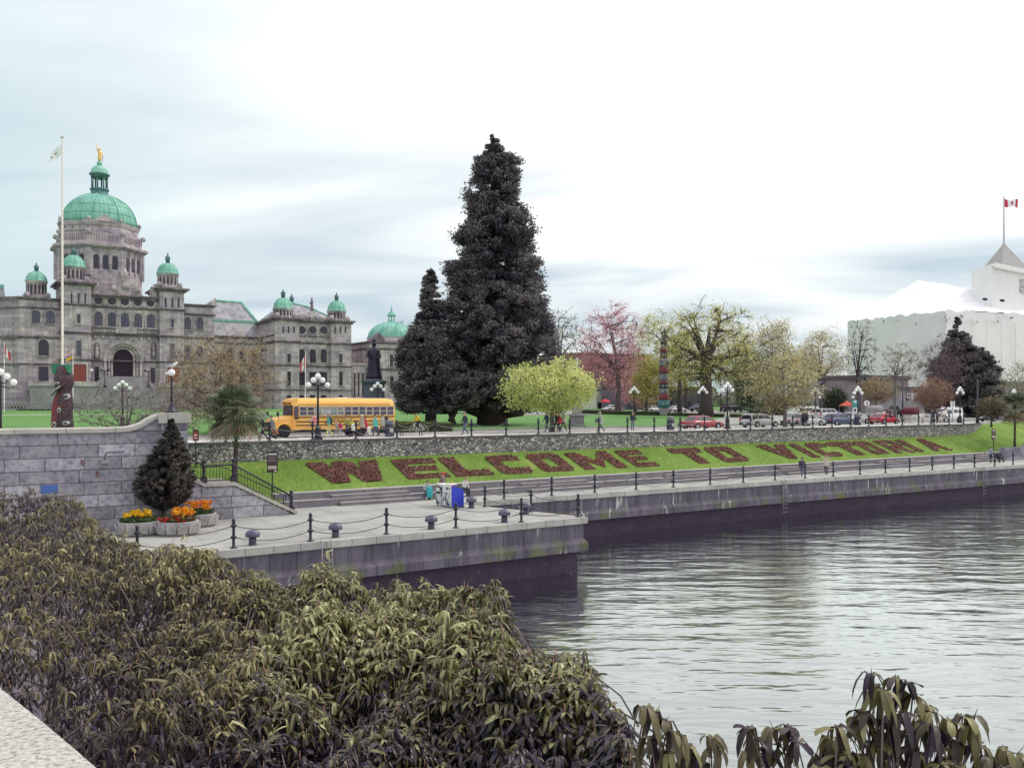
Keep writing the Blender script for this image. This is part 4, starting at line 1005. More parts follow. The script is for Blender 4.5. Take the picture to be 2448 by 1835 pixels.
side=[G(1274,1224,LOW),G(1171,1212,LOW)]
sidep=[Vector((29.25,42.3,LOW+.012)),Vector((28.3,45.9,LOW+.012))]
for i,p in enumerate(sidep): post(p,'black chain post on the side edge of the near landing, '+('nearer the outer corner' if i==0 else 'behind the blue kiosk'),'chain posts round the near landing')
allp=P0+sidep
for i,(p,q) in enumerate(zip(allp,allp[1:])):
    for z,nm in ((.98,'upper'),(.48,'lower')):
        lab='%s chain of the %s span from the left on the near landing'%(nm,ORD[i])
        chain(p+Vector((0,0,z)),q+Vector((0,0,z)),.27 if i<6 else .2,lab,'chains round the near landing',CH,.018)
QX=[1206,1320,1423,1522,1611,1699,1778,1854,1926,1993,2057,2118,2176,2230,2281.5,2331,2379,2423,2466]
qp=[]
for i,px in enumerate(QX):
    x,b=bline(px,qedge); p=Vector((x,b+.05,LOW+.012)); qp.append(p)
    if i<18: post(p,'black chain post along the lower walk edge, %s from the left'%ORD[i],'chain posts along the lower walk')
for i,(p,q) in enumerate(zip(qp[:-1],qp[1:])):
    if i>15: break
    for z,nm in ((.98,'upper'),(.48,'lower')):
        chain(p+Vector((0,0,z)),q+Vector((0,0,z)),.3,'%s chain of the %s span from the left along the lower walk'%(nm,ORD[i]),'chains along the lower walk',CH,.014)
WX=[540,645,747,851,949,1040,1127,1210,1287,1362,1432,1500,1564,1626,1684,1740,1794,1846,1895,1943,1989,2034,2077,2118,2157,2196,2233,2269,2304,2338]
wp=[]
for i,px in enumerate(WX):
    p=V(px,900,57.56); p=Vector((p.x,57.56,UP+.006)); wp.append(p)
    post(p,'black chain post on top of the rubble wall, %s from the left'%ORD[i],'chain posts on the rubble wall')
for i,(p,q) in enumerate(zip(wp[:-1],wp[1:])):
    if i>13: break
    for z,nm in ((.98,'upper'),(.48,'lower')):
        chain(p+Vector((0,0,z)),q+Vector((0,0,z)),.35,'%s chain of the %s span from the left on the rubble wall'%(nm,ORD[i]),'chains on the rubble wall',CHP,.016)
# mooring bollards
MBm=thing('mooring_bollard','blue black mushroom shaped mooring bollard','bollard')
m=MB(); m.lathe([(.2,0),(.18,.03),(.165,.1),(.165,.42)],(0,0,0),14); m.build('stem',M['iron_blue'],MBm)
m=MB(); m.lathe([(.165,.36),(.31,.38),(.335,.44),(.31,.55),(.24,.64),(.13,.70),(.02,.72)],(0,0,0),18); m.build('cap',mat('worn_bollard_paint',(.09,.09,.14),.38,0,.35,5),MBm)
for i,(px,py,lab) in enumerate([(607,1304,'left most, on the front edge of the near landing'),(802,1284,'second from the left, on the front edge'),(1031,1264,'on the front edge just left of the kiosk post'),(1206,1248,'on the front edge nearest the outer corner'),(1127,1214,'beside the blue kiosk on the landing'),(1257,1229,'on the side edge near the inner water corner')]):
    p=G(px,py,LOW); p.z=LOW; lab='mushroom shaped mooring bollard '+lab
    if p.y<39.35: p.y=39.35
    if i==0: MBm.location=p; MBm['label']=lab; MBm['group']='mooring bollards on the landing'
    else: dup(MBm,p,0,lab,'mooring bollards on the landing')
# ladders
def ladder(x,y,z0,z1,label):
    o=thing('ladder',label,'ladder',(x,y,z1)); 
    for s in (-.24,.24):
        m=MB(); m.tube([(s,-.1,z0-z1),(s,-.1,.0),(s,.15,.06)],.028,6); m.build('rail',M['steel'],o)
    z=-.25
    while z>z0-z1: m=MB(); m.tube([(-.24,-.1,z),(.24,-.1,z)],.02,5); m.build('rung',M['steel'],o); z-=.33
    o.rotation_euler.z=0
x=V(778,1300,38.5).x; ladder(x,38.38,.1,LOW,'grey steel ladder on the front of the near landing')
for px,lab in ((1873,'grey steel ladder on the lower walk wall below the two walkers'),(2350,'far grey steel ladder on the lower walk wall by the stroller'),(1231,'short grey steel ladder in the inner corner beside the landing')):
    x,b=bline(px,lambda x:qedge(x)-.35); ladder(x,b-.05,.3 if px!=1231 else 1.9,LOW if px!=1231 else LOW-.2,lab)
# ================================================================ lamps
def lamp(label,p,sc=1.0,src=[None],rz=0):
    if src[0] is None:
        o=thing('street_lamp',label,'street lamp',p,rz,'five globe street lamps'); src[0]=o
        m=MB(); m.box(-.26,.26,-.26,.26,0,.14); m.lathe([(.24,.14),(.22,.2),(.2,.75),(.23,.8),(.12,.9),(.09,1.0)],(0,0,0),12); m.build('base',M['iron'],o)
        m=MB(); m.lathe([(.085,.95),(.065,3.7),(.09,3.75),(.05,3.85),(.04,4.15)],(0,0,0),10); m.build('post',M['iron'],o)
        for s in (-1,1):
            m=MB(); m.tube([(0,0,3.55),(s*.4,0,3.42),(s*.68,0,3.5),(s*.68,0,3.58)],[.045,.035,.03,.05],6); m.build('arm',M['iron'],o)
            m=MB(); m.tube([(0,.0,3.75),(s*.22,0,3.7),(s*.33,0,3.78),(s*.33,0,3.92)],[.045,.035,.03,.05],6); m.build('arm',M['iron'],o)
        for x,z in ((0,4.36),(-.33,4.1),(.33,4.1),(-.68,3.76),(.68,3.76)):
            m=MB(); m.ball((x,0,z),.2 if x else .21,14,10); m.build('globe',M['globe'],o)
        return o
    o=dup(src[0],p,rz,label,'five globe street lamps',sc); return o
p=G(760,1050); p.z=UP
lamp('five globe street lamp standing in front of the yellow bus',p)
VR=-YAW*0.5
for px,d,lab in ((903,90,'five globe street lamp in front of the dark statue pedestal'),(1,52,'five globe street lamp cut by the left edge behind the granite wall'),(293,88,'five globe street lamp behind the bare shrub near the granite pier'),(1516,120,'five globe street lamp on the lawn left of the tall totem pole'),(1680,113,'five globe street lamp beside the thick oak trunk'),(1739,86,'five globe street lamp right of the oak by the silver wagon'),(1950,113,'five globe street lamp right of the round front tree'),(2051,101,'five globe street lamp left of the red coupe'),(2295,110,'five globe street lamp beside the white pickup'),(1723,190,'small distant five globe street lamp behind the oak'),(2424,122,'five globe street lamp behind the right palm')):
    q=GT(px,d); 
    if q.y<61.7: q.z=UP
    elif q.y<71.7: q.z=UP-.12
    lamp(lab,q)
def globe_lamp(label,p,h,r=.19,group=None):
    o=thing('globe_lamp',label,'street lamp',p,0,group)
    k=h/2.6
    m=MB(); m.lathe([(.42*k,0),(.42*k,.08*k),(.3*k,.14*k),(.26*k,.22*k),(.16*k,.34*k),(.13*k,.5*k),(.11*k,.62*k),(.075*k,.66*k)],(0,0,0),12); m.build('base',M['iron'],o)
    m=MB(); m.lathe([(.07*k,.64*k),(.05*k,h-.28*k),(.11*k,h-.2*k),(.06*k,h-.16*k)],(0,0,0),10); m.build('post',M['iron'],o)
    m=MB(); m.ball((0,0,h-.0),r,16,12); m.build('globe',M['globe'],o); return o
gl=globe_lamp('single globe black lamp with a gull standing on it, on the granite pier',(10.40,47.95,8.98),2.08,.185)
for px,d,lab in ((1960,116,'small single globe lamp beside the five globe lamp right of the round tree'),(2039,112,'small single globe lamp left of the bus stop sign')):
    q=GT(px,d); globe_lamp(lab,q,3.2,.17,'small single globe lamps')
for px,py,lab in ((219,915,'globe lamp on the parliament forecourt wall left of the entrance'),(398,921,'globe lamp on the parliament forecourt wall right of the entrance')):
    q=V(px,py,199.3); globe_lamp(lab,q,2.6,.3,'lamps on the parliament forecourt')
def twin(label,p):
    o=thing('twin_lamp',label,'street lamp',p,0,'twin arm lamps at the parliament steps'); m=MB(); m.lathe([(.4,0),(.25,.5),(.12,.9),(.1,3.6)],(0,0,0),8); m.build('post',M['iron'],o)
    m=MB(); m.tube([(-.75,0,3.5),(.75,0,3.5)],.1,6); m.build('arm',M['iron'],o)
    for s in (-.7,.7): m=MB(); m.lathe([(.2,3.4),(.25,3.6),(.1,3.9)],(s,0,0),8); m.build('lantern',M['iron'],o)
for px,py,lab in ((251,926,'twin arm dark lamp left of the parliament entrance steps'),(355,926,'twin arm dark lamp right of the parliament entrance steps')): twin(lab,V(px,py,198.5))
def tall_lamp(label,p,h,arm):
    o=thing('tall_lamp',label,'street lamp',p,-YAW,'tall dark lamp masts'); m=MB(); m.lathe([(.22,0),(.2,.9),(.13,1.1),(.08,h)],(0,0,0),10); m.build('mast',M['iron'],o)
    if arm:
        m=MB(); m.tube([(0,0,h-1.6),(.3,0,h-1.15),(.62,0,h-1.2),(.7,0,h-1.5)],.035,6); m.build('arm',M['iron'],o)
        m=MB(); m.lathe([(.05,h-1.5),(.16,h-1.75),(.22,h-2.05),(.1,h-2.1)],(.7,0,0),10); m.build('lamp_head',M['iron'],o)
tall_lamp('tall dark lamp mast with a hanging lantern left of the red coupe',GT(2056,118),7.6,True)
tall_lamp('tall dark mast beside the small bare tree right of the red coupe',GT(2158,116),7.1,False)
tall_lamp('tall dark mast in front of the dark conifer at right',GT(2337,110),5.5,False)
# ================================================================ bins, benches, signs
def bin_(label,p):
    o=thing('litter_bin',label,'bin',p,0,'round litter bins on the promenade')
    m=MB(); m.lathe([(.36,0),(.34,.06),(.32,.1),(.32,.85),(.36,.9),(.36,.95)],(0,0,0),14)
    for k in range(14): a=2*PI*k/14; m.obox((.335*math.cos(a),.335*math.sin(a),.47),(.04,.07,.72),a)
    m.build('body',M['iron_blue'],o)
    m=MB(); m.lathe([(.36,.95),(.3,1.05),(.3,1.12),(.36,1.15),(.28,1.24),(.05,1.27)],(0,0,0),14); m.build('lid',mat('bin_lid',(.16,.17,.2),.5),o)
    m=MB(); m.box(-.15,.15,-.37,-.34,.35,.65); m.build('plate',mat('bin_plate',(.4,.4,.42),.5),o)
for px,py,lab in ((931,1043.5,'round litter bin behind the man in cream beside the bus'),(1603,1028,'round litter bin on the promenade left of the old red sedan'),(2050,1016,'dark litter bin under the lamp left of the red coupe')):
    p=G(px,py); p.z=UP; p.y=max(p.y,58.3); bin_(lab,p)
def bench(label,p):
    o=thing('bench',label,'bench',p,0,'benches on the promenade')
    m=MB(); 
    for k in range(4): m.box(-.9,.9,-.22+k*.12,-.13+k*.12,.43,.47)
    m.build('seat',mat('bench_slat',(.28,.26,.24),.7),o)
    for s in (-.82,.82): 
        m=MB(); m.tube([(s,.22,0),(s,.2,.43),(s,-.2,.43)],.035,5); m.tube([(s,-.22,0),(s,-.2,.43)],.035,5); m.tube([(s,.2,.43),(s,.22,.62),(s,-.22,.62),(s,-.2,.43)],.03,5); m.build('leg',M['iron'],o)
for px,py,lab in ((983,1041,'bench on the promenade between the bin and the cyclist'),(1640,1027,'bench on the promenade in front of the old red sedan'),(2092,1014,'bench on the promenade in front of the red coupe')):
    p=G(px,py); p.z=UP; p.y=max(p.y,58.2); bench(lab,p)
BR=mat('sign_brown',(.06,.035,.035),.5); 
def info_sign(label,x,y,z,zt,w,h,face):
    o=thing('information_sign',label,'sign',(x,y,z),-YAW*.6)
    m=MB(); m.tube([(0,0,-.1),(0,0,zt-z)],.04,8); m.build('post',M['iron'],o)
    H=zt-z; m=MB(); m.box(-w/2,w/2,-.05,.02,H-h,H-.06); m.prism([(-w/2,H-.06),(w/2,H-.06),(w*.42,H+.02),(-w*.42,H+.02)],-.05,.02,'y'); b=m.build('board',BR,o)
    if face=='map':
        m=MB(); m.box(-w*.4,w*.4,-.056,-.05,H-.20,H-.12); m.build('heading',M['white'],b)
        m=MB()
        for k in range(4): m.box(-w*.38,w*.38-.05*(k%2),-.056,-.05,H-.34-k*.09,H-.31-k*.09)
        m.build('text_lines',mat('faint_print',(.3,.27,.25),.6),b)
        m=MB(); m.box(-w*.4,w*.4,-.057,-.05,H-h+.22,H-h+.42); m.build('photo',mat('print_photo',(.6,.52,.42),.5,0,.5,9),b)
        m=MB(); m.box(w*.2,w*.38,-.057,-.05,H-h+.06,H-h+.14); m.build('logo',M['white'],b)
    else:
        m=MB(); m.box(-w*.4,w*.4,-.056,-.05,H-h+.08,H-.1); m.build('panel',mat('red_panel',(.4,.05,.06),.5),b)
        m=MB(); m.box(-w*.25,w*.25,-.06,-.056,H-h*.55,H-h*.4); m.box(-w*.25,w*.25,-.06,-.056,H-h*.8,H-h*.7); m.build('text_lines',M['white'],b)
p=V(651,1177,53.15); info_sign('brown information sign with white heading on a post at the lower left of the bank',p.x,p.y,lawn_z(p.x,p.y),6.5,.64,1.3,'map')
p=V(468,1109,57.0); info_sign('small red sign on a thin post beside the top of the stairs',p.x,p.y,lawn_z(p.x,57),p.z+2.15,.34,.68,'red')
p=V(2375,1085,53.2); info_sign('dark information sign on a post at the far right of the bank',p.x,p.y,lawn_z(p.x,53.2),lawn_z(p.x,53.2)+2.5,.5,1.2,'map')
def plate_sign(label,p,h,kind):
    o=thing('traffic_sign',label,'sign',p,-YAW); m=MB(); m.tube([(0,0,0),(0,0,h)],.04,6); m.build('post',M['steel'],o)
    if kind=='round':
        m=MB(); m.lathe([(.38,-.02),(.38,.02)],(0,-.05,h-.3),20,0,False,0,'y'); b=m.build('plate',M['white'],o); m=MB(); m.box(-.06,.06,-.085,-.078,h-.55,h-.05); m.build('symbol',M['black'],b)
    elif kind=='bus':
        m=MB(); m.box(-.38,.38,-.06,-.03,h-1.0,h-.05); b=m.build('plate',mat('teal_plate',(.05,.35,.33),.5),o); m=MB(); m.box(-.2,.2,-.07,-.06,h-.45,h-.2); m.build('symbol',M['white'],b)
        m=MB(); m.box(-.38,.38,-.06,-.03,h-1.7,h-1.05); b=m.build('plate',M['white'],o); m=MB(); m.box(-.1,.12,-.07,-.06,h-1.55,h-1.2); m.build('symbol',M['iron'],b)
    else:
        m=MB(); m.box(-.3,.3,-.06,-.03,h-.8,h); b=m.build('plate',M['white'],o); m=MB(); m.box(-.18,.18,-.07,-.06,h-.2,h-.12); m.tube([(.1,-.07,h-.3),(.1,-.07,h-.45),(-.08,-.07,h-.6)],.04,4); m.build('symbol',M['iron'],b)
q=GT(2044,112); plate_sign('tall teal and white bus stop sign left of the round sign',q,2.95,'bus')
q=GT(2072,116); plate_sign('round white traffic sign left of the red coupe',q,2.75,'round')
q=G(2277,1008); plate_sign('rectangular white sign on a post before the white pickup',Vector((q.x,q.y,UP)),2.75,'rect')
# ================================================================ planters
def planter(label,p,kind,r=.97):
    o=thing('planter',label,'planter',p,0,'concrete planters below the cypress')
    m=MB(); m.lathe([(r*.88,0),(r*.9,.05),(r,.3),(r*1.02,.62),(r*1.0,.66),(r*.9,.66),(r*.88,.55)],(0,0,0),12,0,False,R(15))
    for k in range(12):
        a=2*PI*k/12; q=MB(); q.prism([(-.22,.12),(.22,.12),(.24,.4),(.16,.55),(-.16,.55),(-.24,.4)],-.03,.03,'y'); q.xf(Matrix.Translation((r*.965*math.cos(a),r*.965*math.sin(a),0))@Matrix.Rotation(a-PI/2,4,'Z')@Matrix.Rotation(R(-12),4,'X')); m.add(q.v,q.f)
    m.build('bowl',mat('planter_concrete',(.33,.31,.31),.9,0,.25,2,.4),o)
    m=MB(); m.lathe([(r*.9,.5),(r*.5,.56),(.02,.58)],(0,0,0),12); m.build('soil',M['soil'],o)
    n=900; a=rng.random(n)*2*PI; rr=r*.86*np.sqrt(rng.random(n)); P=np.column_stack([rr*np.cos(a),rr*np.sin(a),.6+.26*rng.random(n)])
    v,f=cards(P,.16,.1,.45); np_mesh('leaves',v,f,foliage('planter_leaf',(.035,.06,.025),(.11,.17,.06),.2),np.repeat(rng.random(n),4),o)
    def heads(name,n,zlo,zhi,rad,c1,c2,off=(0,0)):
        a=rng.random(n)*2*PI; rr=rad*np.sqrt(rng.random(n)); C=np.column_stack([off[0]+rr*np.cos(a),off[1]+rr*np.sin(a),zlo+(zhi-zlo)*rng.random(n)])
        P=np.repeat(C,7,0)+rng.normal(0,.035,(n*7,3)); v,f=cards(P,.12,.0,.9); np_mesh(name,v,f,foliage(name+kind+'_petal',c1,c2,.2),np.repeat(np.repeat(rng.random(n),7),4),o)
    if kind=='a': heads('yellow_tulips',64,.92,1.12,r*.72,(.75,.4,.01),(.85,.6,.03))
    elif kind=='b': heads('orange_tulips',52,.95,1.18,r*.6,(.8,.22,.01),(.85,.5,.03),(.25,.25)); heads('red_primulas',70,.68,.82,r*.85,(.4,.01,.02),(.55,.03,.04),(-.05,-.1))
    else: heads('orange_tulips',56,.95,1.25,r*.7,(.8,.2,.01),(.85,.4,.02))
planter('left concrete planter of yellow tulips below the cypress',G(331,1277,LOW),'a'); planter('middle concrete planter with orange tulips over red primulas',G(425,1276,LOW),'b'); 
p=G(474,1256,LOW); planter('right rear concrete planter of orange tulips by the stairs',p,'c',.9)
# ================================================================ kiosk boxes
c=G(1079,1214.5,LOW)
kb=thing('leaflet_box','white leaflet box with bright blue sloping side panel on the landing','box',(c.x,c.y,LOW))
BLUE=mat('bright_blue_panel',(.03,.05,.5),.45,0,.05); PIC=None
t=NT('printed_picture'); n=t.noise(t.obj(),3.2,3,.6); t.col(t.ramp(n,[(.40,(.62,.66,.66)),(.5,(.55,.58,.6)),(.55,(.12,.13,.16)),(.7,(.03,.03,.05))])); t.rough(.5); PIC=t.m
m=MB(); m.loft([[(0,0,.06),(0,1.12,.06),(0,1.12,1.36),(0,0,1.38)],[(.86,0,.06),(.86,1.12,.06),(.86,1.12,1.08),(.86,0,1.1)]],0,False); m.box(-.04,.9,-.03,1.15,0,.08,1); m.build('cabinet',[M['white'],M['iron_blue']],kb)
m=MB(); m.prism([(0,.09),(.86,.09),(.86,1.1),(0,1.38)],-.022,-.004,'y'); m.build('side_panel',BLUE,kb)
m=MB(); m.box(-.022,-.004,.1,1.02,.12,.92); m.build('picture_panel',PIC,kb)
m=MB(); m.box(-.03,-.004,.45,.6,1.08,1.24); m.box(-.03,-.004,.12,.32,1.14,1.2); m.build('slot',M['black'],kb)
m=MB(); m.box(-.02,.5,.15,.6,1.4,1.44); m.box(.7,1.0,.0,.4,.72,.82); m.build('leaflet_tray',M['white'],kb)
nb=thing('newspaper_box','grey newspaper box with dark display window left of the blue box','box',(c.x-.05,c.y+1.25,LOW))
m=MB(); m.box(0,.6,0,.62,.12,1.32); m.box(.05,.12,.05,.12,0,.12); m.box(.48,.55,.05,.12,0,.12); m.box(.05,.12,.5,.57,0,.12); m.build('case',PIC,nb)
m=MB(); m.box(-.025,-.003,.04,.58,.78,1.22); m.box(.04,.56,-.025,-.003,.78,1.22); w=m.build('display_window',M['black'],nb)
m=MB(); m.box(-.032,-.026,.1,.3,.9,1.15); m.box(-.032,-.026,.34,.54,.9,1.15); m.box(.1,.5,-.032,-.026,.9,1.15); m.build('newspaper',M['white'],w)
m=MB(); m.box(.0,.62,.0,.64,1.32,1.37); m.build('lid',M['white'],nb)
# ================================================================ statue, monument, totems, flags
q=GT(894,95); sp=thing('statue_pedestal','tall blue grey stone pedestal under the robed dark statue','pedestal',q,-YAW)
Hc=CAMZ+(962-909)*95/2100-q.z
m=MB(); m.prism([(-1.6,-1.6),(1.6,-1.6),(1.6,1.6),(-1.6,1.6)],0,.5); m.loft([[(-1.05,-1.05,.5),(1.05,-1.05,.5),(1.05,1.05,.5),(-1.05,1.05,.5)],[(-.98,-.98,Hc-.45),(.98,-.98,Hc-.45),(.98,.98,Hc-.45),(-.98,.98,Hc-.45)]],0,False)
m.loft([[(-r,-r,z),(r,-r,z),(r,r,z),(-r,r,z)] for r,z in ((1.0,Hc-.45),(1.22,Hc-.2),(1.22,Hc-.02))],0,False); m.build('shaft',M['ped'],sp)
m=MB(); m.loft([[(-r,-r,z),(r,-r,z),(r,r,z),(-r,r,z)] for r,z in ((1.0,Hc-.02),(.8,Hc+.1),(.8,Hc+.16))],0,False); m.build('plinth',M['ped'],sp)
H0=(905-810)*95/2100
stt=thing('statue','dark bronze statue of a crowned woman in long robes on the pedestal','statue',(q.x,q.y,q.z+Hc+.16),-YAW)
def ov(cx,cy,rx,ry,z,n=16): return [(cx+rx*math.cos(2*PI*k/n)*(1+.05*math.sin(5*2*PI*k/n)),cy+ry*math.sin(2*PI*k/n)*(1+.05*math.cos(6*2*PI*k/n)),z) for k in range(n)]
k=H0/4.3; m=MB()
m.loft([ov(0,0,.92,.75,0),ov(0,0,.88,.72,.25),ov(-.02,0,.72,.6,1.2),ov(0,0,.64,.55,1.9),ov(0,0,.60,.5,2.4),ov(0,0,.62,.48,2.8),ov(0,0,.56,.42,3.1),ov(0,0,.36,.32,3.3),ov(0,0,.17,.17,3.42),ov(0,0,.15,.15,3.5),ov(0,-.03,.24,.26,3.66),ov(0,-.03,.25,.27,3.85),ov(0,-.02,.18,.2,4.02),ov(0,0,.05,.05,4.1)],0,True)
m.v=[(a*k,b*k,c*k) for a,b,c in m.v]; m.build('robed_figure',M['bronze'],stt)
m=MB(); m.tube([(-.5,-.1,3.0),(-.66,-.35,2.45),(-.3,-.62,2.3)],[.2,.17,.12],8); m.ball((-.25,-.64,2.3),.11,8,6); m.tube([(-.3,-.62,2.2),(-.95,-.5,3.35)],.035,5); m.v=[(a*k,b*k,c*k) for a,b,c in m.v]; m.build('sceptre_arm',M['bronze'],stt)
m=MB(); m.tube([(.5,-.1,3.0),(.68,-.3,2.4),(.4,-.6,2.15)],[.2,.17,.12],8); m.ball((.36,-.62,2.2),.15,8,6); m.v=[(a*k,b*k,c*k) for a,b,c in m.v]; m.build('orb_arm',M['bronze'],stt)
m=MB(); m.lathe([(.2,4.0),(.22,4.15),(.16,4.28),(.04,4.35),(.03,4.45)],(0,0,0),10); m.v=[(a*k,b*k,c*k) for a,b,c in m.v]; m.build('crown',M['bronze'],stt)
q=GT(1379,93.5); mo=thing('stone_monument','slim grey stone memorial shaft behind the lime green tree','monument',q,-YAW)
GST=m_concrete('monument_stone',(.24,.22,.25),1)
m=MB()
for r,z0,z1 in ((.85,0,.25),(.7,.25,1.0)): m.box(-r,r,-r,r,z0,z1)
m.loft([[(-r,-r,z),(r,-r,z),(r,r,z),(-r,r,z)] for r,z in ((.7,1.0),(.82,1.1),(.82,1.2),(.6,1.3))],0,False); m.build('base',GST,mo)
m=MB(); m.loft([[(-r,-r,z),(r,-r,z),(r,r,z),(-r,r,z)] for r,z in ((.48,1.3),(.34,5.2),(.4,5.3),(.12,5.6))],0,False); m.build('shaft',m_concrete('monument_shaft',(.33,.31,.32),1),mo)
m=MB(); m.lathe([(.16,5.5),(.14,7.2),(.03,7.3)],(0,0,0),8); m.build('finial',m_concrete('monument_pale',(.45,.48,.5),1),mo)
# totem poles
RED=mat('totem_red',(.21,.042,.055),.6,0,.25,4); TBL=mat('totem_black',(.045,.033,.058),.55,0,.3,4); TWH=mat('totem_white',(.5,.49,.48),.6); TGR=mat('totem_green',(.03,.2,.1),.6,0,.2); TGY=mat('totem_grey',(.2,.19,.24),.7,0,.3,2); TTE=mat('totem_teal',(.045,.17,.19),.6); TBR=mat('totem_brown',(.1,.05,.05),.7,0,.3)
q=GT(153,68); q.z=UP; zt=CAMZ+(962-873)*68/2100-q.z
tp=thing('totem_pole','dark carved totem pole with green cap and red flank just behind the granite wall','totem pole',q,-YAW)
m=MB(); m.loft([[(rx*math.cos(2*PI*k/18),ry*math.sin(2*PI*k/18),z) for k in range(18)] for rx,ry,z in ((.80,.8,0),(.80,.8,1.0),(.76,.8,1.2),(.72,.75,1.9),(.78,.8,2.1),(.74,.75,2.9),(.66,.7,3.3),(.62,.7,3.5),(.74,.85,3.8),(.80,.95,4.2),(.80,.95,4.55),(.66,.8,4.85),(.62,.7,zt-.05))],0,True); m.build('carved_trunk',mat('totem_dark_brown',(.07,.038,.05),.6,0,.35,2.5),tp); tp.scale=(.86,.86,1)
def slab(mt,name,poly,par,y0=-.84,dy=.06):
    m=MB(); m.prism(poly,y0-dy,y0+.35,'y'); return m.build(name,mt,par)
slab(RED,'red_flank',[(-.80,0),(-.2,0),(-.2,1.6),(-.05,2.6),(-.02,3.3),(-.45,3.1),(-.7,2.4),(-.8,1.2)],tp,-.66)
slab(TGR,'green_cap',[(-.78,zt-.62),(-.5,zt-.7),(-.18,zt-.1),(.36,zt-.1),(.56,zt-.6),(.78,zt-.62),(.82,zt+.04),(-.82,zt+.04)],tp,-.56)
slab(TBL,'cap_crest',[(-.40,zt-.7),(.58,zt-.7),(.34,zt-.12),(-.2,zt-.12)],tp,-.60); slab(RED,'crest_mark',[(-.05,zt-.62),(.1,zt-.3),(.42,zt-.3),(.5,zt-.62),(.4,zt-.62),(.36,zt-.42),(.14,zt-.42),(.04,zt-.62)],tp,-.70)
m=MB(); m.loft([[(x-.10,-y-.05,z-.08),(x+.12,-y-.05,z-.02),(x+.08,-y+.25,z+.12),(x-.12,-y+.25,z+.08)] for x,y,z in ((-.62,.95,3.12),(-.1,1.15,3.5),(.4,1.0,3.95),(.55,.8,4.15))],0,False); m.build('beak',TBR,tp)
m=MB(); m.tube([(-.5,-1.13,3.25),(0,-1.27,3.62),(.25,-1.2,3.82)],.045,5); m.build('beak_edge',TWH,tp)
def ovoid(x,z,w,h,y,par):
    m=MB(); m.prism([(x+w/2*math.cos(a)*(1 if abs(math.cos(a))<.7 else .92),z+h/2*math.sin(a)) for a in [2*PI*k/16 for k in range(16)]],y-.03,y+.3,'y'); o=m.build('eye',TWH,par)
    m=MB(); m.prism([(x+w*.28*math.cos(a),z+h*.26*math.sin(a)-h*.05) for a in [2*PI*k/12 for k in range(12)]],y-.045,y,'y'); m.build('pupil',TBL,o)
ovoid(-.15,4.05,.5,.2,-.99,tp); ovoid(.5,3.02,.55,.42,-.62,tp); ovoid(-.02,1.98,.34,.42,-.83,tp); ovoid(.48,.98,.6,.32,-.72,tp);  ovoid(-.5,.9,.42,.4,-.72,tp); slab(RED,'red_band',[(-.3,2.15),(.5,2.3),(.5,2.42),(-.3,2.3)],tp,-.75); slab(RED,'red_band',[(-.1,.42),(.7,.5),(.7,.62),(-.1,.58)],tp,-.74); slab(TBR,'brown_flank',[(.1,0),(.72,0),(.74,.7),(.1,.7)],tp,-.70)
q=GT(1587,150); zz_=(993-785)*150/2100
tq=thing('totem_pole','tall painted totem pole of red grey and teal figures on the park lawn','totem pole',q,-YAW)
u=zz_/14.8
segs=[('stone_foot',TGY if False else mat('totem_foot',(.33,.29,.3),.8),0,1.35,1.0,1.0,4),('teal_figure',TTE,1.35,2.6,.98,.95,12),('red_figure',RED,2.6,3.7,.8,.82,12),('grey_figure',TGY,3.7,4.6,.74,.76,12),('black_face',TBL,4.6,5.4,.78,.76,12),('red_brow',RED,5.4,5.8,.78,.76,12),('grey_body',TGY,5.8,7.1,.7,.74,12),('red_wings',RED,7.1,8.3,.82,.8,12),('grey_chest',TGY,8.3,9.7,.82,.7,12),('brown_face',TBR,9.7,10.9,.62,.66,12),('red_band',RED,10.9,11.6,.7,.6,12),('pale_collar',TGY,11.6,12.1,.5,.48,12),('dark_bird',TBL,12.1,14.2,.62,.3,12)]
for nm,mt,z0,z1,r0,r1,n in segs:
    m=MB(); rr=R(45) if n==4 else 0
    m.lathe([(r0*u*.92,z0*u+.002),(r0*u*1.04,(z0+.15*(z1-z0))*u),(r0*u*.5+r1*u*.52,(z0+z1)/2*u),(r1*u*1.0,(z1-.08)*u),(r1*u*.9,z1*u)],(0,0,0),n,0,n>4,rr); b=m.build(nm,mt,tq)
    if nm in('black_face','brown_face','teal_figure','grey_figure'):
        for s in (-.28,.28):
            m=MB(); z=(z0+z1)/2; m.lathe([(.17*u,-.03),(.17*u,.2)],(s*u,-max(r0,r1)*u-.0,z*u),12,0,False,0,'y'); e=m.build('eye',TWH,b); m=MB(); m.lathe([(.08*u,-.06),(.08*u,.1)],(s*u,-max(r0,r1)*u,z*u),10,0,False,0,'y'); m.build('pupil',TBL,e)
    if nm in('dark_bird','grey_chest'):
        for s in (-1,1):
            m=MB(); m.prism([(s*.2*u,(z0+.1)*u),(s*.62*u,(z0+.3)*u),(s*.66*u,(z0+.9)*u),(s*.3*u,(z1-.1)*u)],-r0*u*.7,-r0*u*.2,'y'); m.build('folded_wing',TGY if nm=='dark_bird' else TBL,b)
m=MB(); m.loft([[(-.16*u,-.3*u,13.8*u),(.16*u,-.3*u,13.8*u),(.1*u,.3*u,14.1*u),(-.1*u,.3*u,14.1*u)],[(.02*u,-.5*u,14.6*u),(.2*u,-.5*u,14.55*u),(.2*u,-.1*u,14.7*u),(.02*u,-.1*u,14.75*u)]],0,False); m.build('crest_beak',TBL,tq)
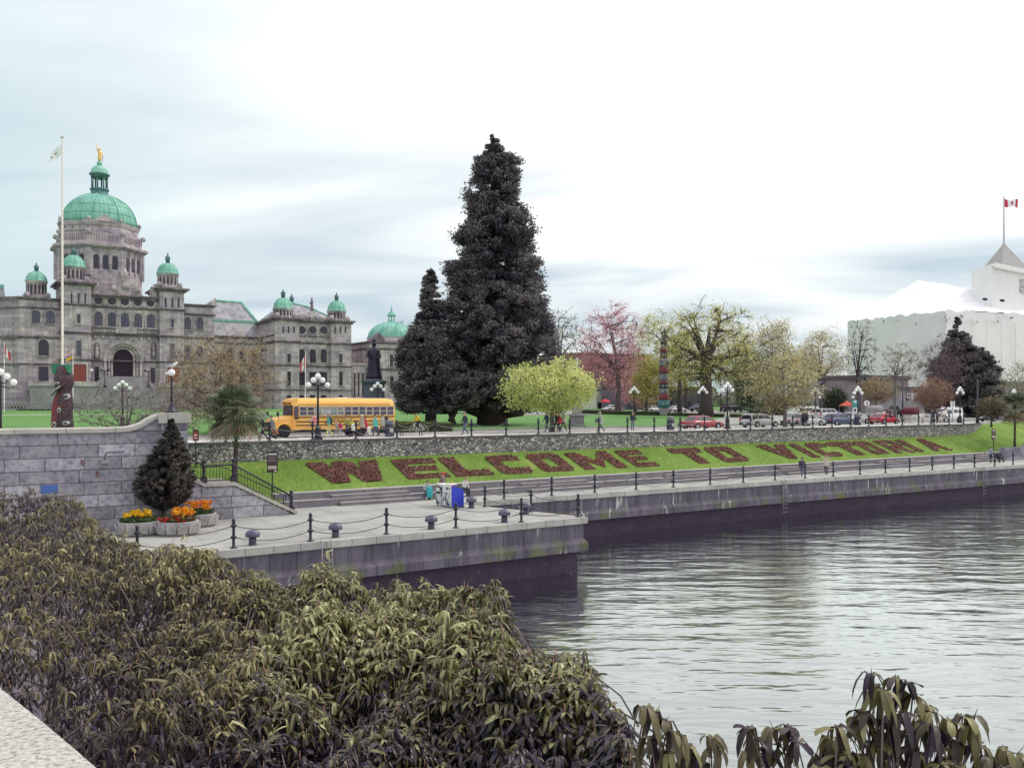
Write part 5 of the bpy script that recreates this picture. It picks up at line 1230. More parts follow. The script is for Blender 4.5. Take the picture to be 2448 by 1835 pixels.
# flags
def flagpole(label,p,h,r,mt):
    o=thing('flagpole',label,'flagpole',p); m=MB(); m.lathe([(r*1.6,0),(r*1.6,.3),(r,.4),(r*.55,h)],(0,0,0),10); m.build('pole',mt,o); m=MB(); m.ball((0,0,h+r*.8),r*1.2,8,6); m.build('truck',mt,o); return o
def cloth(name,label,p,wid,hei,mats,colfun,dirv,sway,cat='flag',nx=16,ny=12,limp=0):
    """waving flag: dirv = horizontal direction, limp lets it sag"""
    m=MB(); vs=[]
    for j in range(ny+1):
        for i in range(nx+1):
            u,v=i/nx,j/ny
            s=wid*u*(1-limp*.65); z=-hei*v - limp*wid*u*.85 - .05*wid*math.sin(5*u+v)
            d=sway*wid*math.sin(6.5*u+1.5*v)*min(1,u*2)
            vs.append((dirv[0]*s-dirv[1]*d,dirv[1]*s+dirv[0]*d,z))
    fs=[];mi=[]
    m.v=vs
    for j in range(ny):
        for i in range(nx):
            k=j*(nx+1)+i; m.f.append([k,k+1,k+nx+2,k+nx+1]); m.m.append(colfun((i+.5)/nx,(j+.5)/ny)); m.s.append(True)
    o=m.build(name,mats); o.location=p; return tag(o,label,cat)
FR=mat('flag_red',(.55,.02,.06),.7); FW=mat('flag_white',(.85,.85,.83),.7); FB=mat('flag_blue',(.05,.07,.3),.7); FY=mat('flag_yellow',(.8,.45,.04),.7); FG=mat('flag_grey',(.25,.27,.27),.7)
def leaf(u,v):     # maple leaf on the centre square
    if u<.25 or u>.75: return 0
    x=(u-.5)*4; y=(.5-v)*2
    if abs(x)<.07 and -.75<y<-.35: return 0
    r=math.hypot(x,y*1.05); a=math.atan2(y,x)
    lim=.30+.38*max(0,math.cos(2.5*(a-PI/2)))**1.0
    if a<-.5 and a>-PI+.5: lim=.34
    return 0 if r<lim else 1
rdir=(UX,-UY)
q=GT(149,128); h=CAMZ+(962-330)*128/2100-q.z; flagpole('very tall off white flagpole rising past the great green dome',q,h,.2,M['pole_white'])
cloth('flag','white flag with small grey mark drooping below the top of the tall pole',(q.x-.14*rdir[0],q.y-.14*rdir[1],CAMZ+(962-343)*128/2100),2.6,1.5,[FW,FG],lambda u,v:1 if .5<u<.72 and .3<v<.5 or (.8<u<.95 and .55<v<.75) else 0,(-rdir[0],-rdir[1]),.1,limp=.62)
q=GT(174.5,150); flagpole('slim white flagpole just right of the dark totem pole',q,CAMZ+(962-833)*150/2100-q.z,.06,M['white'])
def bc(u,v):
    y=v+.08*math.sin(9*u)
    if y<.32: return 0 if abs(y-.16)>.05 and abs(u-.5)>.06 else 1
    return (2,1)[int(v*9)%2] if v<.62 else (3 if abs(u-.45)<.42 else 2)
cloth('flag','blue and white wavy striped flag with yellow sun blowing above the dark totem pole',(q.x,q.y,CAMZ+(962-836)*150/2100),2.2,1.3,[FR,FW,FB,FY],bc,(-rdir[0],-rdir[1]),.08,limp=.55)
q=GT(10,150); flagpole('slim white flagpole at the left edge before the parliament',q,CAMZ+(962-818)*150/2100-q.z,.06,M['white'])
cloth('flag','limp red and white maple leaf flag at the left edge',(q.x,q.y,CAMZ+(962-822)*150/2100),2.2,1.5,[FR,FW],leaf,rdir,.1,nx=28,ny=20,limp=.85)
q=GT(730,150); flagpole('slim white flagpole before the east block behind the bus',q,CAMZ+(962-840)*150/2100-q.z,.06,M['white'])
cloth('flag','limp red and white maple leaf flag before the east block windows',(q.x,q.y,CAMZ+(962-846)*150/2100),2.0,1.9,[FR,FW],leaf,(-rdir[0],-rdir[1]),.08,nx=28,ny=20,limp=.9)
# hedges
def hedge(label,pts,w,h,d=260,col=('hedge_leaf',(.07,.1,.02),(.2,.24,.07))):
    pts=[Vector(p) for p in pts]; c=sum(pts,Vector())/len(pts)
    o=thing('hedge',label,'hedge',c); m=MB(); rings=[]
    for i,p in enumerate(pts):
        t_=(pts[min(i+1,len(pts)-1)]-pts[max(i-1,0)]); t_.z=0; t_.normalize(); n=Vector((-t_.y,t_.x,0))
        rings.append([p+n*w*.45-Vector((0,0,.1)),p+n*w*.45+Vector((0,0,h*.88)),p-n*w*.45+Vector((0,0,h*.88)),p-n*w*.45-Vector((0,0,.1))])
    m.loft(rings,0,False); m.build('twigs',mat('hedge_core',(.03,.035,.015),.9),o,c)
    P=[]
    for p,q in zip(pts,pts[1:]):
        L=(q-p).length; n=int(L*d*.5); t_=(q-p).normalized(); nn=Vector((-t_.y,t_.x,0)); s=rng.random(n)
        a=(rng.random(n)-.5)*w*1.05; z=rng.random(n)*h; top=rng.random(n)<.5; z[top]=h*(.9+.12*rng.random(top.sum())); side=~top; a[side]=np.sign(a[side])*w*.5*(.95+.1*rng.random(side.sum()))
        P.append(np.array(p)[None]+s[:,None]*np.array(q-p)[None]+a[:,None]*np.array(nn)[None]+np.column_stack([0*z,0*z,z]))
    P=np.concatenate(P); v,f=cards(P,.13,.2,.7); np_mesh('leaves',v,f,foliage(*col,.2),np.repeat(rng.random(len(P)),4),o,tuple(c))
def HG(px,d): p=GT(px,d); p.z=terr(p.x,p.y)-.05; return p
hedge('low clipped hedge beside the road behind the cyclist',[HG(915,77),HG(990,79.5),HG(1075,82)],1.0,.75)
hedge('second low hedge behind the first at the lawn edge by the bus tail',[HG(930,86),HG(985,87.5),HG(1040,88)],1.0,.65)
hedge('long low flower border hedge along the far lawn edge left of the totem',[HG(1390,165),HG(1480,155),HG(1575,150)],2.2,.8,60,('border_leaf',(.07,.1,.035),(.25,.27,.12)))
hedge('long low border hedge along the far lawn edge right of the totem',[HG(1602,148),HG(1690,142),HG(1770,138)],1.6,.6,60,('border_leaf',(.07,.1,.035),(.25,.27,.12)))
hedge('low white flowering border along the far lawn before the parliament',[HG(-20,168),HG(60,168),HG(140,168)],1.2,.45,120,('white_border',(.3,.33,.2),(.75,.72,.66)))
hedge('low orange red flower bed at the left before the parliament balustrade',[HG(25,171),HG(58,171)],1.5,.9,120,('orange_border',(.35,.08,.03),(.55,.15,.05)))
# ================================================================ school bus (front towards -x)
RDZ=UP-.12
def wheel(parent,x,y,r,w,side):
    """tyre with a rim on its outer side"""
    m=MB(); m.lathe([(r*.62,-w/2),(r*.93,-w/2),(r,-w*.3),(r,w*.3),(r*.93,w/2),(r*.62,w/2)],(x,y,r),20,0,True,0,'y'); tw=m.build('wheel',M['tyre'],parent)
    m=MB(); yo=side*w*.42; m.lathe([(r*.63,-.02),(r*.6,.02),(r*.25,.035),(r*.22,.06),(.02,.07)] if side<0 else [(.02,-.07),(r*.22,-.06),(r*.25,-.035),(r*.6,-.02),(r*.63,.02)],(x,y+yo,r),14,0,True,0,'y'); m.build('rim',M['rim'],tw)
bx0,bx1=V(640,1000,65.2).x,V(929,1000,65.2).x
L=bx1-bx0
bus=thing('school_bus','long yellow school bus parked along the promenade road facing left','bus',(bx0,65.1,RDZ))
Y0,Y1=-1.15,1.15; ZF,ZW,ZE,ZR=.62,1.62,2.52,3.02
def bring(x,zf,zr,inset=0,ye=0):
    a=Y0+ye; b=Y1-ye; r=.42
    return [(x,a,zf),(x,a,zr-.55),(x,a+.10,zr-.28),(x,a+.35,zr-.07),(x,a+.75,zr),(x,b-.75,zr),(x,b-.35,zr-.07),(x,b-.10,zr-.28),(x,b,zr-.55),(x,b,zf)]
m=MB(); m.loft([bring(1.55,ZF,ZR-.16,0,.04),bring(1.9,ZF,ZR),bring(L-.5,ZF,ZR),bring(L-.12,ZF,ZR-.06,0,.02),bring(L,ZF+.08,ZR-.35,0,.1)],0,False)
# long nose
m.loft([[(-.02,-.72,.72),(-.02,-.72,1.2),(-.02,-.5,1.3),(-.02,.5,1.3),(-.02,.72,1.2),(-.02,.72,.72)],[(.25,-.9,.66),(.25,-.9,1.35),(.25,-.6,1.5),(.25,.6,1.5),(.25,.9,1.35),(.25,.9,.66)],[(1.58,-1.02,.66),(1.58,-1.02,1.52),(1.58,-.7,1.72),(1.58,.7,1.72),(1.58,1.02,1.52),(1.58,1.02,.66)]],0,False)
m.build('body',M['yellow'],bus)
for y0,y1 in ((-1.2,-.75),(.75,1.2)):
    m=MB()
    pr=[(.86+.66*math.cos(a),.5+.62*math.sin(a)) for a in [PI*k/10 for k in range(11)]]+[(.3,.5),(.36,.62)]
    m.loft([[(.86+rr*math.cos(PI*k/10),y,.52+rr*math.sin(PI*k/10)) for rr,y in ((.66,y0),(.56,y0),(.56,y1),(.66,y1))] for k in range(11)],0,True); m.build('fender',M['yellow'],bus)
m=MB(); m.box(1.2,L-.1,-1.0,1.0,.42,.64); m.box(L-.1,L+.14,-1.1,1.1,.52,.74); m.box(-.16,.0,-1.05,1.05,.5,.74); m.build('chassis',M['black'],bus)
m=MB()
for z in (1.56,1.22,.96): m.box(1.75,L-.06,Y0-.025,Y0-.002,z-.035,z+.035); m.box(1.75,L-.06,Y1+.002,Y1+.025,z-.035,z+.035)
m.box(1.9,L-.5,Y0-.012,Y0+.05,2.52,2.545); m.build('rub_rails',M['black'],bus)
BG=mat('bus_window_glass',(.27,.29,.28),.12,0,.55,1.6); BGD=mat('bus_window_dark',(.09,.08,.11),.12,0,.5,2.5)
xs=np.linspace(2.0,L-.15,14)
for i in range(13):
    xa,xb=xs[i]+.05,xs[i+1]-.05
    MB().box(xa,xb,Y1-.02,Y1+.014,1.72,2.34).build('window',BGD,bus); m=MB(); m.box(xa,xb,Y0-.014,Y0+.02,1.72,2.34)
    w=m.build('window',BG if 1<i<6 else BGD,bus)
    m=MB(); m.box(xa,xb,Y0-.03,Y0-.015,2.0,2.045); m.box(xa-.03,xa,Y0-.03,Y0,1.69,2.37); m.box(xb,xb+.03,Y0-.03,Y0,1.69,2.37); m.box(xa-.03,xb+.03,Y0-.03,Y0-.001,2.34,2.37); m.box(xa-.03,xb+.03,Y0-.03,Y0-.001,1.69,1.72); m.build('window_frame',M['pole_white'] if i%2 else M['chrome'],w)
m=MB(); m.quad((1.50,-1.04,1.72),(1.50,1.04,1.72),(1.56,.98,2.45),(1.56,-.98,2.45)); m.v=[(a-.03,b,c) for a,b,c in m.v]; m.box(1.60,1.95,Y0-.012,Y0+.02,1.66,2.40); m.build('windshield',BGD,bus)
m=MB(); m.prism([(1.62,2.46),(1.42,2.5),(1.45,2.72),(1.62,2.94),(1.95,3.0),(1.95,2.46)],-1.05,1.05,'y'); hd=m.build('front_roof_cap',M['yellow'],bus)
for y in (-.85,-.62,.62,.85):
    m=MB(); m.lathe([(.1,-.03),(.1,.03)],(1.44,y,2.62),12,0,False,0,'x'); m.build('warning_lamp',M['red_light'] if abs(y)>.7 else M['amber'],hd)
def text(s,size,loc,rot,mt,parent,name='lettering',ext=.004,align='CENTER'):
    cu=bpy.data.curves.new(name,'FONT'); cu.body=s; cu.size=size; cu.extrude=ext; cu.align_x=align; cu.align_y='CENTER'
    ob=bpy.data.objects.new(name,cu); COL.objects.link(ob)
    dg=bpy.context.evaluated_depsgraph_get(); me=bpy.data.meshes.new_from_object(ob.evaluated_get(dg)); bpy.data.objects.remove(ob)
    me.materials.clear(); me.materials.append(mt); o=bpy.data.objects.new(name,me); COL.objects.link(o); o.location=loc; o.rotation_euler=rot
    if parent: o.parent=parent
    return o
text('SCHOOL BUS',.24,(1.40,0,2.62),(R(90),0,R(-90)),M['black'],hd)
text('SCHOOL DISTRICT',.17,(5.3,Y0-.03,1.39),(R(90),0,0),M['black'],bus)
m=MB(); m.lathe([(.30,-.02),(.30,.02)],(3.15,Y0-.12,1.33),8,0,False,R(22.5),'y'); sg=m.build('stop_sign',M['white'],bus)
m=MB(); m.lathe([(.26,-.008),(.26,.0)],(3.15,Y0-.142,1.33),8,0,False,R(22.5),'y'); m.build('sign_face',mat('sign_red',(.6,.12,.14),.5),sg); text('STOP',.19,(3.15,Y0-.156,1.33),(R(90),0,0),M['white'],sg)
m=MB(); m.box(2.5,2.9,Y0-.02,Y0,1.28,1.45); m.build('side_panel',mat('pale_orange_panel',(.8,.5,.15),.5),bus)
for x,s in ((.86,-1),(.86,1),(L-3.0,-1),(L-3.0,1)): wheel(bus,x,s*.95,.5,.3,s)
for s in (-1,1):
    m=MB(); m.lathe([(.12,-.04),(.12,.04)],(-.02,s*.62,.98),12,0,False,0,'x'); m.build('headlight',M['head_light'],bus)
    m=MB(); m.tube([(.5,s*.95,1.4),(.35,s*1.2,1.75)],.02,5); m.box(.28,.4,s*1.2-.11,s*1.2+.11,1.66,1.98); m.build('mirror',M['black'],bus)
m=MB(); m.box(1.62,1.9,-1.3,-1.18,1.45,1.62); m.build('mirror',M['black'],bus)
m=MB(); m.box(-.06,-.02,-.5,.5,.8,1.2); m.build('grille',M['black'],bus)
m=MB(); m.box(L*.55,L*.62,-.4,.4,ZR-.02,ZR+.06); m.build('roof_hatch',M['white'],bus)
# ================================================================ cars
CARP={}
def car(label,p,face,color,kind='sedan',L=4.6,W=1.76,H=1.42,group='parked and passing cars',two=None,rail=False):
    """car with its nose towards +x turned by face"""
    o=thing('car',label,'car',p,face,group)
    k=L/4.6; hz=H/1.42; bl=.86*hz
    paint=CARP.get(color) or CARP.setdefault(color,mat('paint_'+str(len(CARP)),color,.28,.1,.03,.5))
    hw=W/2
    if kind=='sedan': pf=[(-2.3,.62),(-2.25,.88),(-1.5,.92),(.85,.90),(1.7,.80),(2.22,.68),(2.3,.5)]; gh=[(-1.75,-1.05,.35,1.15)]
    elif kind=='wagon': pf=[(-2.3,.62),(-2.27,.9),(-1.5,.93),(.85,.92),(1.75,.84),(2.24,.70),(2.3,.5)]; gh=[(-2.2,-2.0,.45,1.2)]
    elif kind=='coupe': pf=[(-2.3,.62),(-2.25,.9),(-1.6,.95),(.85,.88),(1.7,.76),(2.22,.62),(2.3,.48)]; gh=[(-2.0,-.9,.25,1.25)]
    else: pf=[(-2.3,.7),(-2.28,1.0),(-1.5,1.02),(.95,1.0),(1.9,.95),(2.25,.82),(2.3,.6)]; gh=[(-2.2,-2.08,.55,1.05)]
    low=.22 if kind!='suv' else .34
    rings=[]
    for i,(x,zt) in enumerate(pf):
        e=.90 if i in (0,len(pf)-1) else (.97 if i in (1,len(pf)-2) else 1)
        zt*=hz; zb=low+.12 if i in(0,len(pf)-1) else low
        w=hw*e
        rings.append([(x*k,-w*.93,zb),(x*k,-w,zb+.18),(x*k,-w,zt*.78),(x*k,-w*.94,zt*.97),(x*k,-w*.8,zt),(x*k,w*.8,zt),(x*k,w*.94,zt*.97),(x*k,w,zt*.78),(x*k,w,zb+.18),(x*k,w*.93,zb)])
    m=MB(); m.loft(rings,0,True)
    if two is not None: pass
    x0,x1,x2,x3=[q*k for q in gh[0]]; zb=bl*.98 if kind!='suv' else 1.0*hz; zr=H; wb=hw*.93; wr=hw*.74
    def gr(f): # frustum corners at height fraction f
        z=zb+(zr-zb)*f; w=wb+(wr-wb)*f; return x0+(x1-x0)*f, x3+(x2-x3)*f, w, z
    a0,b0_,w0,z0=gr(0); a1,b1,w1,z1=gr(.93); a2,b2,w2,z2=gr(1)
    m.loft([[(a0,-w0,z0-.06),(b0_,-w0,z0-.06),(b0_,w0,z0-.06),(a0,w0,z0-.06)],[(a0,-w0,z0),(b0_,-w0,z0),(b0_,w0,z0),(a0,w0,z0)],[(a1,-w1,z1),(b1,-w1,z1),(b1,w1,z1),(a1,w1,z1)],[(a2+.12,-w2+.1,z2),(b2-.12,-w2+.1,z2),(b2-.12,w2-.1,z2),(a2+.12,w2-.1,z2)]],0,False)
    m.build('body',paint,o)
    GLS=M['glass'] if kind!='sedan' else mat('car_glass',(.13,.15,.15),.08,0,.3,2)
    def gp(xf,f,s,out=.012):   # point on the side glass
        A,B,w,z=gr(f); return (A+(B-A)*xf, s*(w+out), z)
    cuts={'sedan':[(.1,.46),(.52,.9)],'wagon':[(.04,.3),(.34,.6),(.64,.93)],'coupe':[(.22,.5),(.55,.92)],'suv':[(.04,.3),(.34,.62),(.66,.93)]}[kind]
    for s in (-1,1):
        for u0,u1 in cuts:
            q=MB(); q.quad(gp(u0,.10,s),gp(u1,.10,s),gp(u1 if u1<.8 else u1-.02,.86,s),gp(u0 if u0>.12 else u0+.03,.86,s)); q.build('window',GLS,o)
    A,B,w,z=gr(.1); A2,B2,w2_,z2_=gr(.88)
    q=MB(); q.quad((B+.014,-w*.9,z),(B+.014,w*.9,z),(B2+.014,w2_*.88,z2_),(B2+.014,-w2_*.88,z2_)); q.build('windshield',GLS,o)
    q=MB(); q.quad((A-.014,-w*.9,z),(A-.014,w*.9,z),(A2-.014,w2_*.86,z2_),(A2-.014,-w2_*.86,z2_)); q.build('rear_window',M['glass'],o)
    r=.32*hz if kind!='suv' else .37
    for x in (-1.38*k,1.42*k):
        for s in (-1,1):
            q=MB(); q.lathe([(r*1.16,-.015),(r*1.16,.015)],(x,s*(hw-.0),r+.02),18,0,False,0,'y'); q.build('wheel_arch',M['black'],o)
            wheel(o,x,s*(hw-.06),r,.2,s)
    for s in (-1,1):
        q=MB(); q.box(-2.32*k,-2.22*k,s*hw*.62-.16,s*hw*.62+.16,.62*hz,.8*hz) if kind not in('wagon','suv') else q.box(-2.31*k,-2.2*k,s*hw*.84-.09,s*hw*.84+.09,.7*hz,1.05*hz); q.build('tail_lamp',M['red_light'],o)
        q=MB(); q.box(2.2*k,2.31*k,s*hw*.66-.17,s*hw*.66+.17,.52*hz,.64*hz); q.build('headlight',M['head_light'],o)
        q=MB(); q.box(.72*k,.9*k,s*(hw+.02),s*(hw+.17),.86*hz,.98*hz); q.build('mirror',paint,o)
    q=MB(); q.box(-2.38*k,-2.24*k,-hw*.9,hw*.9,.34*hz,.52*hz); q.build('bumper',two or M['black'],o)
    q=MB(); q.box(2.22*k,2.37*k,-hw*.88,hw*.88,.3*hz,.46*hz); q.build('bumper',two or M['black'],o)
    q=MB(); q.box(-2.40*k,-2.38*k,-.24,.24,.42*hz,.53*hz); q.build('licence_plate',M['white'],o)
    if rail: 
        q=MB(); q.box(-1.4,1.0,-hw*.62,hw*.62,H+.02,H+.12); q.build('roof_rack',M['chrome'],o)
    return o
def cpos(px,py,z=None):
    p=G(px,py,RDZ); return p
def row(px,b,z=RDZ): p=V(px,962,b); return Vector((p.x,b,z))
car('faded red old sedan parked behind the bench on the promenade',row(1677,63.0),0,(.36,.075,.085),'sedan',4.7,1.72,1.36)
car('silver station wagon facing right, right of the skater',row(1817,64.5),0,(.55,.56,.54),'wagon',4.7,1.74,1.42)
car('grey green sedan nosing left behind the round tree trunk',row(1900,68.5),PI,(.36,.4,.36),'sedan',4.6,1.76,1.45)
car('white sedan with dark lower body behind the couple in dark coats',row(1928,64.6),0,(.5,.5,.5),'sedan',4.6,1.76,1.42)
car('dark blue sedan behind the person in purple',row(2003,64.5),0,(.09,.12,.2),'sedan',4.5,1.74,1.42)
car('white and dark estate car behind the row right of the round tree',row(1978,72.5,terr(100,72.5)),0,(.55,.54,.54),'suv',4.7,1.8,1.75)
car('pale silver car half hidden left of the red coupe',row(2042,68.6),0,(.52,.55,.53),'sedan',4.3,1.74,1.45)
car('bright red coupe on the road right of the lamps',row(2113,65.2),0,(.48,.012,.045),'coupe',4.1,1.74,1.34)
car('grey sedan at the far right behind the two small trees',row(2376,66.0),PI,(.2,.2,.23),'sedan',4.6,1.76,1.4)
def far(px,d,dz=.02): p=GT(px,d); p.z=terr(p.x,p.y)+dz; return p
car('dark blue off road car far behind the oak trunk',far(1672,188),PI,(.05,.05,.1),'suv',4.3,1.8,1.8)
car('black limousine far behind the oak by the horses',far(1752,188),0,(.02,.02,.03),'suv',5.4,1.8,1.85)
car('white car far away just left of the totem foot',far(1563,178),0,(.6,.6,.6),'sedan',4.4,1.75,1.4)
car('white car far away just right of the totem foot',far(1619,178),0,(.6,.6,.6),'coupe',4.6,1.75,1.4)
car('silver car far away below the pink tree',far(1463,185),PI,(.5,.52,.55),'sedan',4.5,1.75,1.45)
# long white motorhome behind the cars
p=row(1925,76.0,0); p.z=terr(p.x,76)
o=thing('camper_van','low white camper van roof behind the parked cars','van',p)
m=MB(); m.loft([[(x,-1.0,.4),(x,-1.05,1.2),(x,-.95,h),(x,.95,h),(x,1.05,1.2),(x,1.0,.4)] for x,h in ((-2.6,1.95),(1.4,2.0),(2.2,1.4),(2.6,1.0))],0,False); m.build('body',M['white'],o)
m=MB(); m.box(-2.4,1.2,-1.03,-.98,1.3,1.75); m.build('window',M['glass'],o)
for x in (-1.6,1.7):
    for s in (-1,1): wheel(o,x,s*.95,.35,.22,s)
# white pickup with canopy
o=thing('pickup_truck','white pickup with white canopy facing left behind the horse carriage','pickup',row(2262,66.6),PI)
m=MB(); m.loft([[(x,-.9,.5),(x,-.94,.8),(x,-.9,h),(x,.9,h),(x,.94,.8),(x,.9,.5)] for x,h in ((-2.6,1.12),(.6,1.15),(1.5,1.1),(2.4,1.0),(2.55,.8))],0,False)
m.loft([[(x,-.86,1.1),(x,-.72,h),(x,.72,h),(x,.86,1.1)] for x,h in ((-.05,1.78),(.1,1.86),(.95,1.84),(1.75,1.12))],0,False); m.build('body',M['white'],o)
m=MB(); m.loft([[(x,-.88,1.12),(x,-.78,h),(x,.78,h),(x,.88,1.12)] for x,h in ((-2.6,1.85),(-2.2,2.05),(-.15,2.08),(-.06,1.7))],0,False); cp=m.build('canopy',M['white'],o)
for s in (-1,1):
    for xa,xb in ((-2.3,-1.5),(-1.4,-.4)): m=MB(); m.quad((xa,s*.875,1.32),(xb,s*.875,1.32),(xb,s*.82,1.72),(xa+.1,s*.82,1.72)); m.build('window',M['glass'],cp)
    m=MB(); m.quad((.1,s*.88,1.2),(1.25,s*.88,1.2),(.95,s*.79,1.7),(.1,s*.79,1.7)); m.build('window',M['glass'],o)
    for x in (-1.55,1.6): 
        m=MB(); m.lathe([(.46,-.01),(.46,.01)],(x,s*.945,.44),16,0,False,0,'y'); m.build('wheel_arch',M['black'],o); wheel(o,x,s*.88,.4,.24,s)
m=MB(); m.quad((1.62,-.75,1.2),(1.62,.75,1.2),(1.1,.66,1.8),(1.1,-.66,1.8)); m.v=[(a+.03,b,c+.02) for a,b,c in m.v]; m.build('windshield',M['glass'],o)
# bicycle
def bicycle(label,p,rz,col):
    o=thing('bicycle',label,'bicycle',p,rz)
    for x in (-.52,.52):
        m=MB(); m.tube([(x+.33*math.cos(2*PI*k/24),0,.34+.33*math.sin(2*PI*k/24)) for k in range(25)],.022,5,0,True,False); w=m.build('wheel',mat('pale_tyre',(.45,.45,.45),.7),o)
        m=MB()
        for k in range(8): m.tube([(x,0,.34),(x+.32*math.cos(2*PI*k/8),0,.34+.32*math.sin(2*PI*k/8))],.005,3)
        m.build('spokes',M['chrome'],w)
    m=MB(); 
    for a,b in (((.52,.34),(.42,.86)),((.42,.82),(-.12,.78)),((-.12,.78),(-.02,.30)),((-.02,.30),(.44,.72)),((-.02,.30),(-.52,.34)),((-.12,.78),(-.52,.34)),((-.12,.78),(-.15,.92))): m.tube([(a[0],0,a[1]),(b[0],0,b[1])],.025,6)
    m.build('frame',col,o)
    m=MB(); m.loft([[(-.30,-.09,.92),(-.30,.09,.92),(-.30,.09,.97),(-.30,-.09,.97)],[(.0,-.025,.93),(.0,.025,.93),(.0,.025,.97),(.0,-.025,.97)]],0,False); m.build('saddle',M['black'],o)
    m=MB(); m.tube([(.42,0,.86),(.40,0,.98)],.02,6); m.tube([(.34,-.28,1.0),(.42,-.2,1.0),(.42,.2,1.0),(.34,.28,1.0)],.018,6); m.build('handlebar',M['black'],o)
    m=MB(); m.lathe([(.1,-.01),(.1,.01)],(-.02,0,.3),14,0,False,0,'y'); m.tube([(-.02,-.06,.3),(.1,-.08,.18)],.015,5); m.box(.05,.16,-.16,-.06,.16,.19); m.build('crank',M['chrome'],o)
    return o
# orange tent and red umbrella
q=far(2025,150); o=thing('market_tent','small orange pointed market tent behind the parked cars','tent',q); o.scale=(.68,.68,.9)
m=MB(); m.loft([[(-1.4,-1.4,2.0),(1.4,-1.4,2.0),(1.4,1.4,2.0),(-1.4,1.4,2.0)],[(-.9,-.9,2.35),(.9,-.9,2.35),(.9,.9,2.35),(-.9,.9,2.35)],[(-.05,-.05,2.9),(.05,-.05,2.9),(.05,.05,2.9),(-.05,.05,2.9)]],0,False); m.build('canopy',mat('tent_orange',(.65,.12,.05),.7),o)
for x in (-1.3,1.3):
    for y in (-1.3,1.3): m=MB(); m.tube([(x,y,0),(x,y,2.0)],.04,5); m.build('leg',M['steel'],o)
q=far(1447,196); o=thing('parasol','red parasol below the pink tree','parasol',q); m=MB(); m.tube([(0,0,0),(0,0,2.4)],.05,6); m.build('pole',M['steel'],o)
m=MB(); m.lathe([(1.15,1.9),(.85,2.25),(.45,2.5),(.05,2.65)],(0,0,0),8,0,False); m.build('canopy',mat('parasol_red',(.55,.02,.04),.7),o)
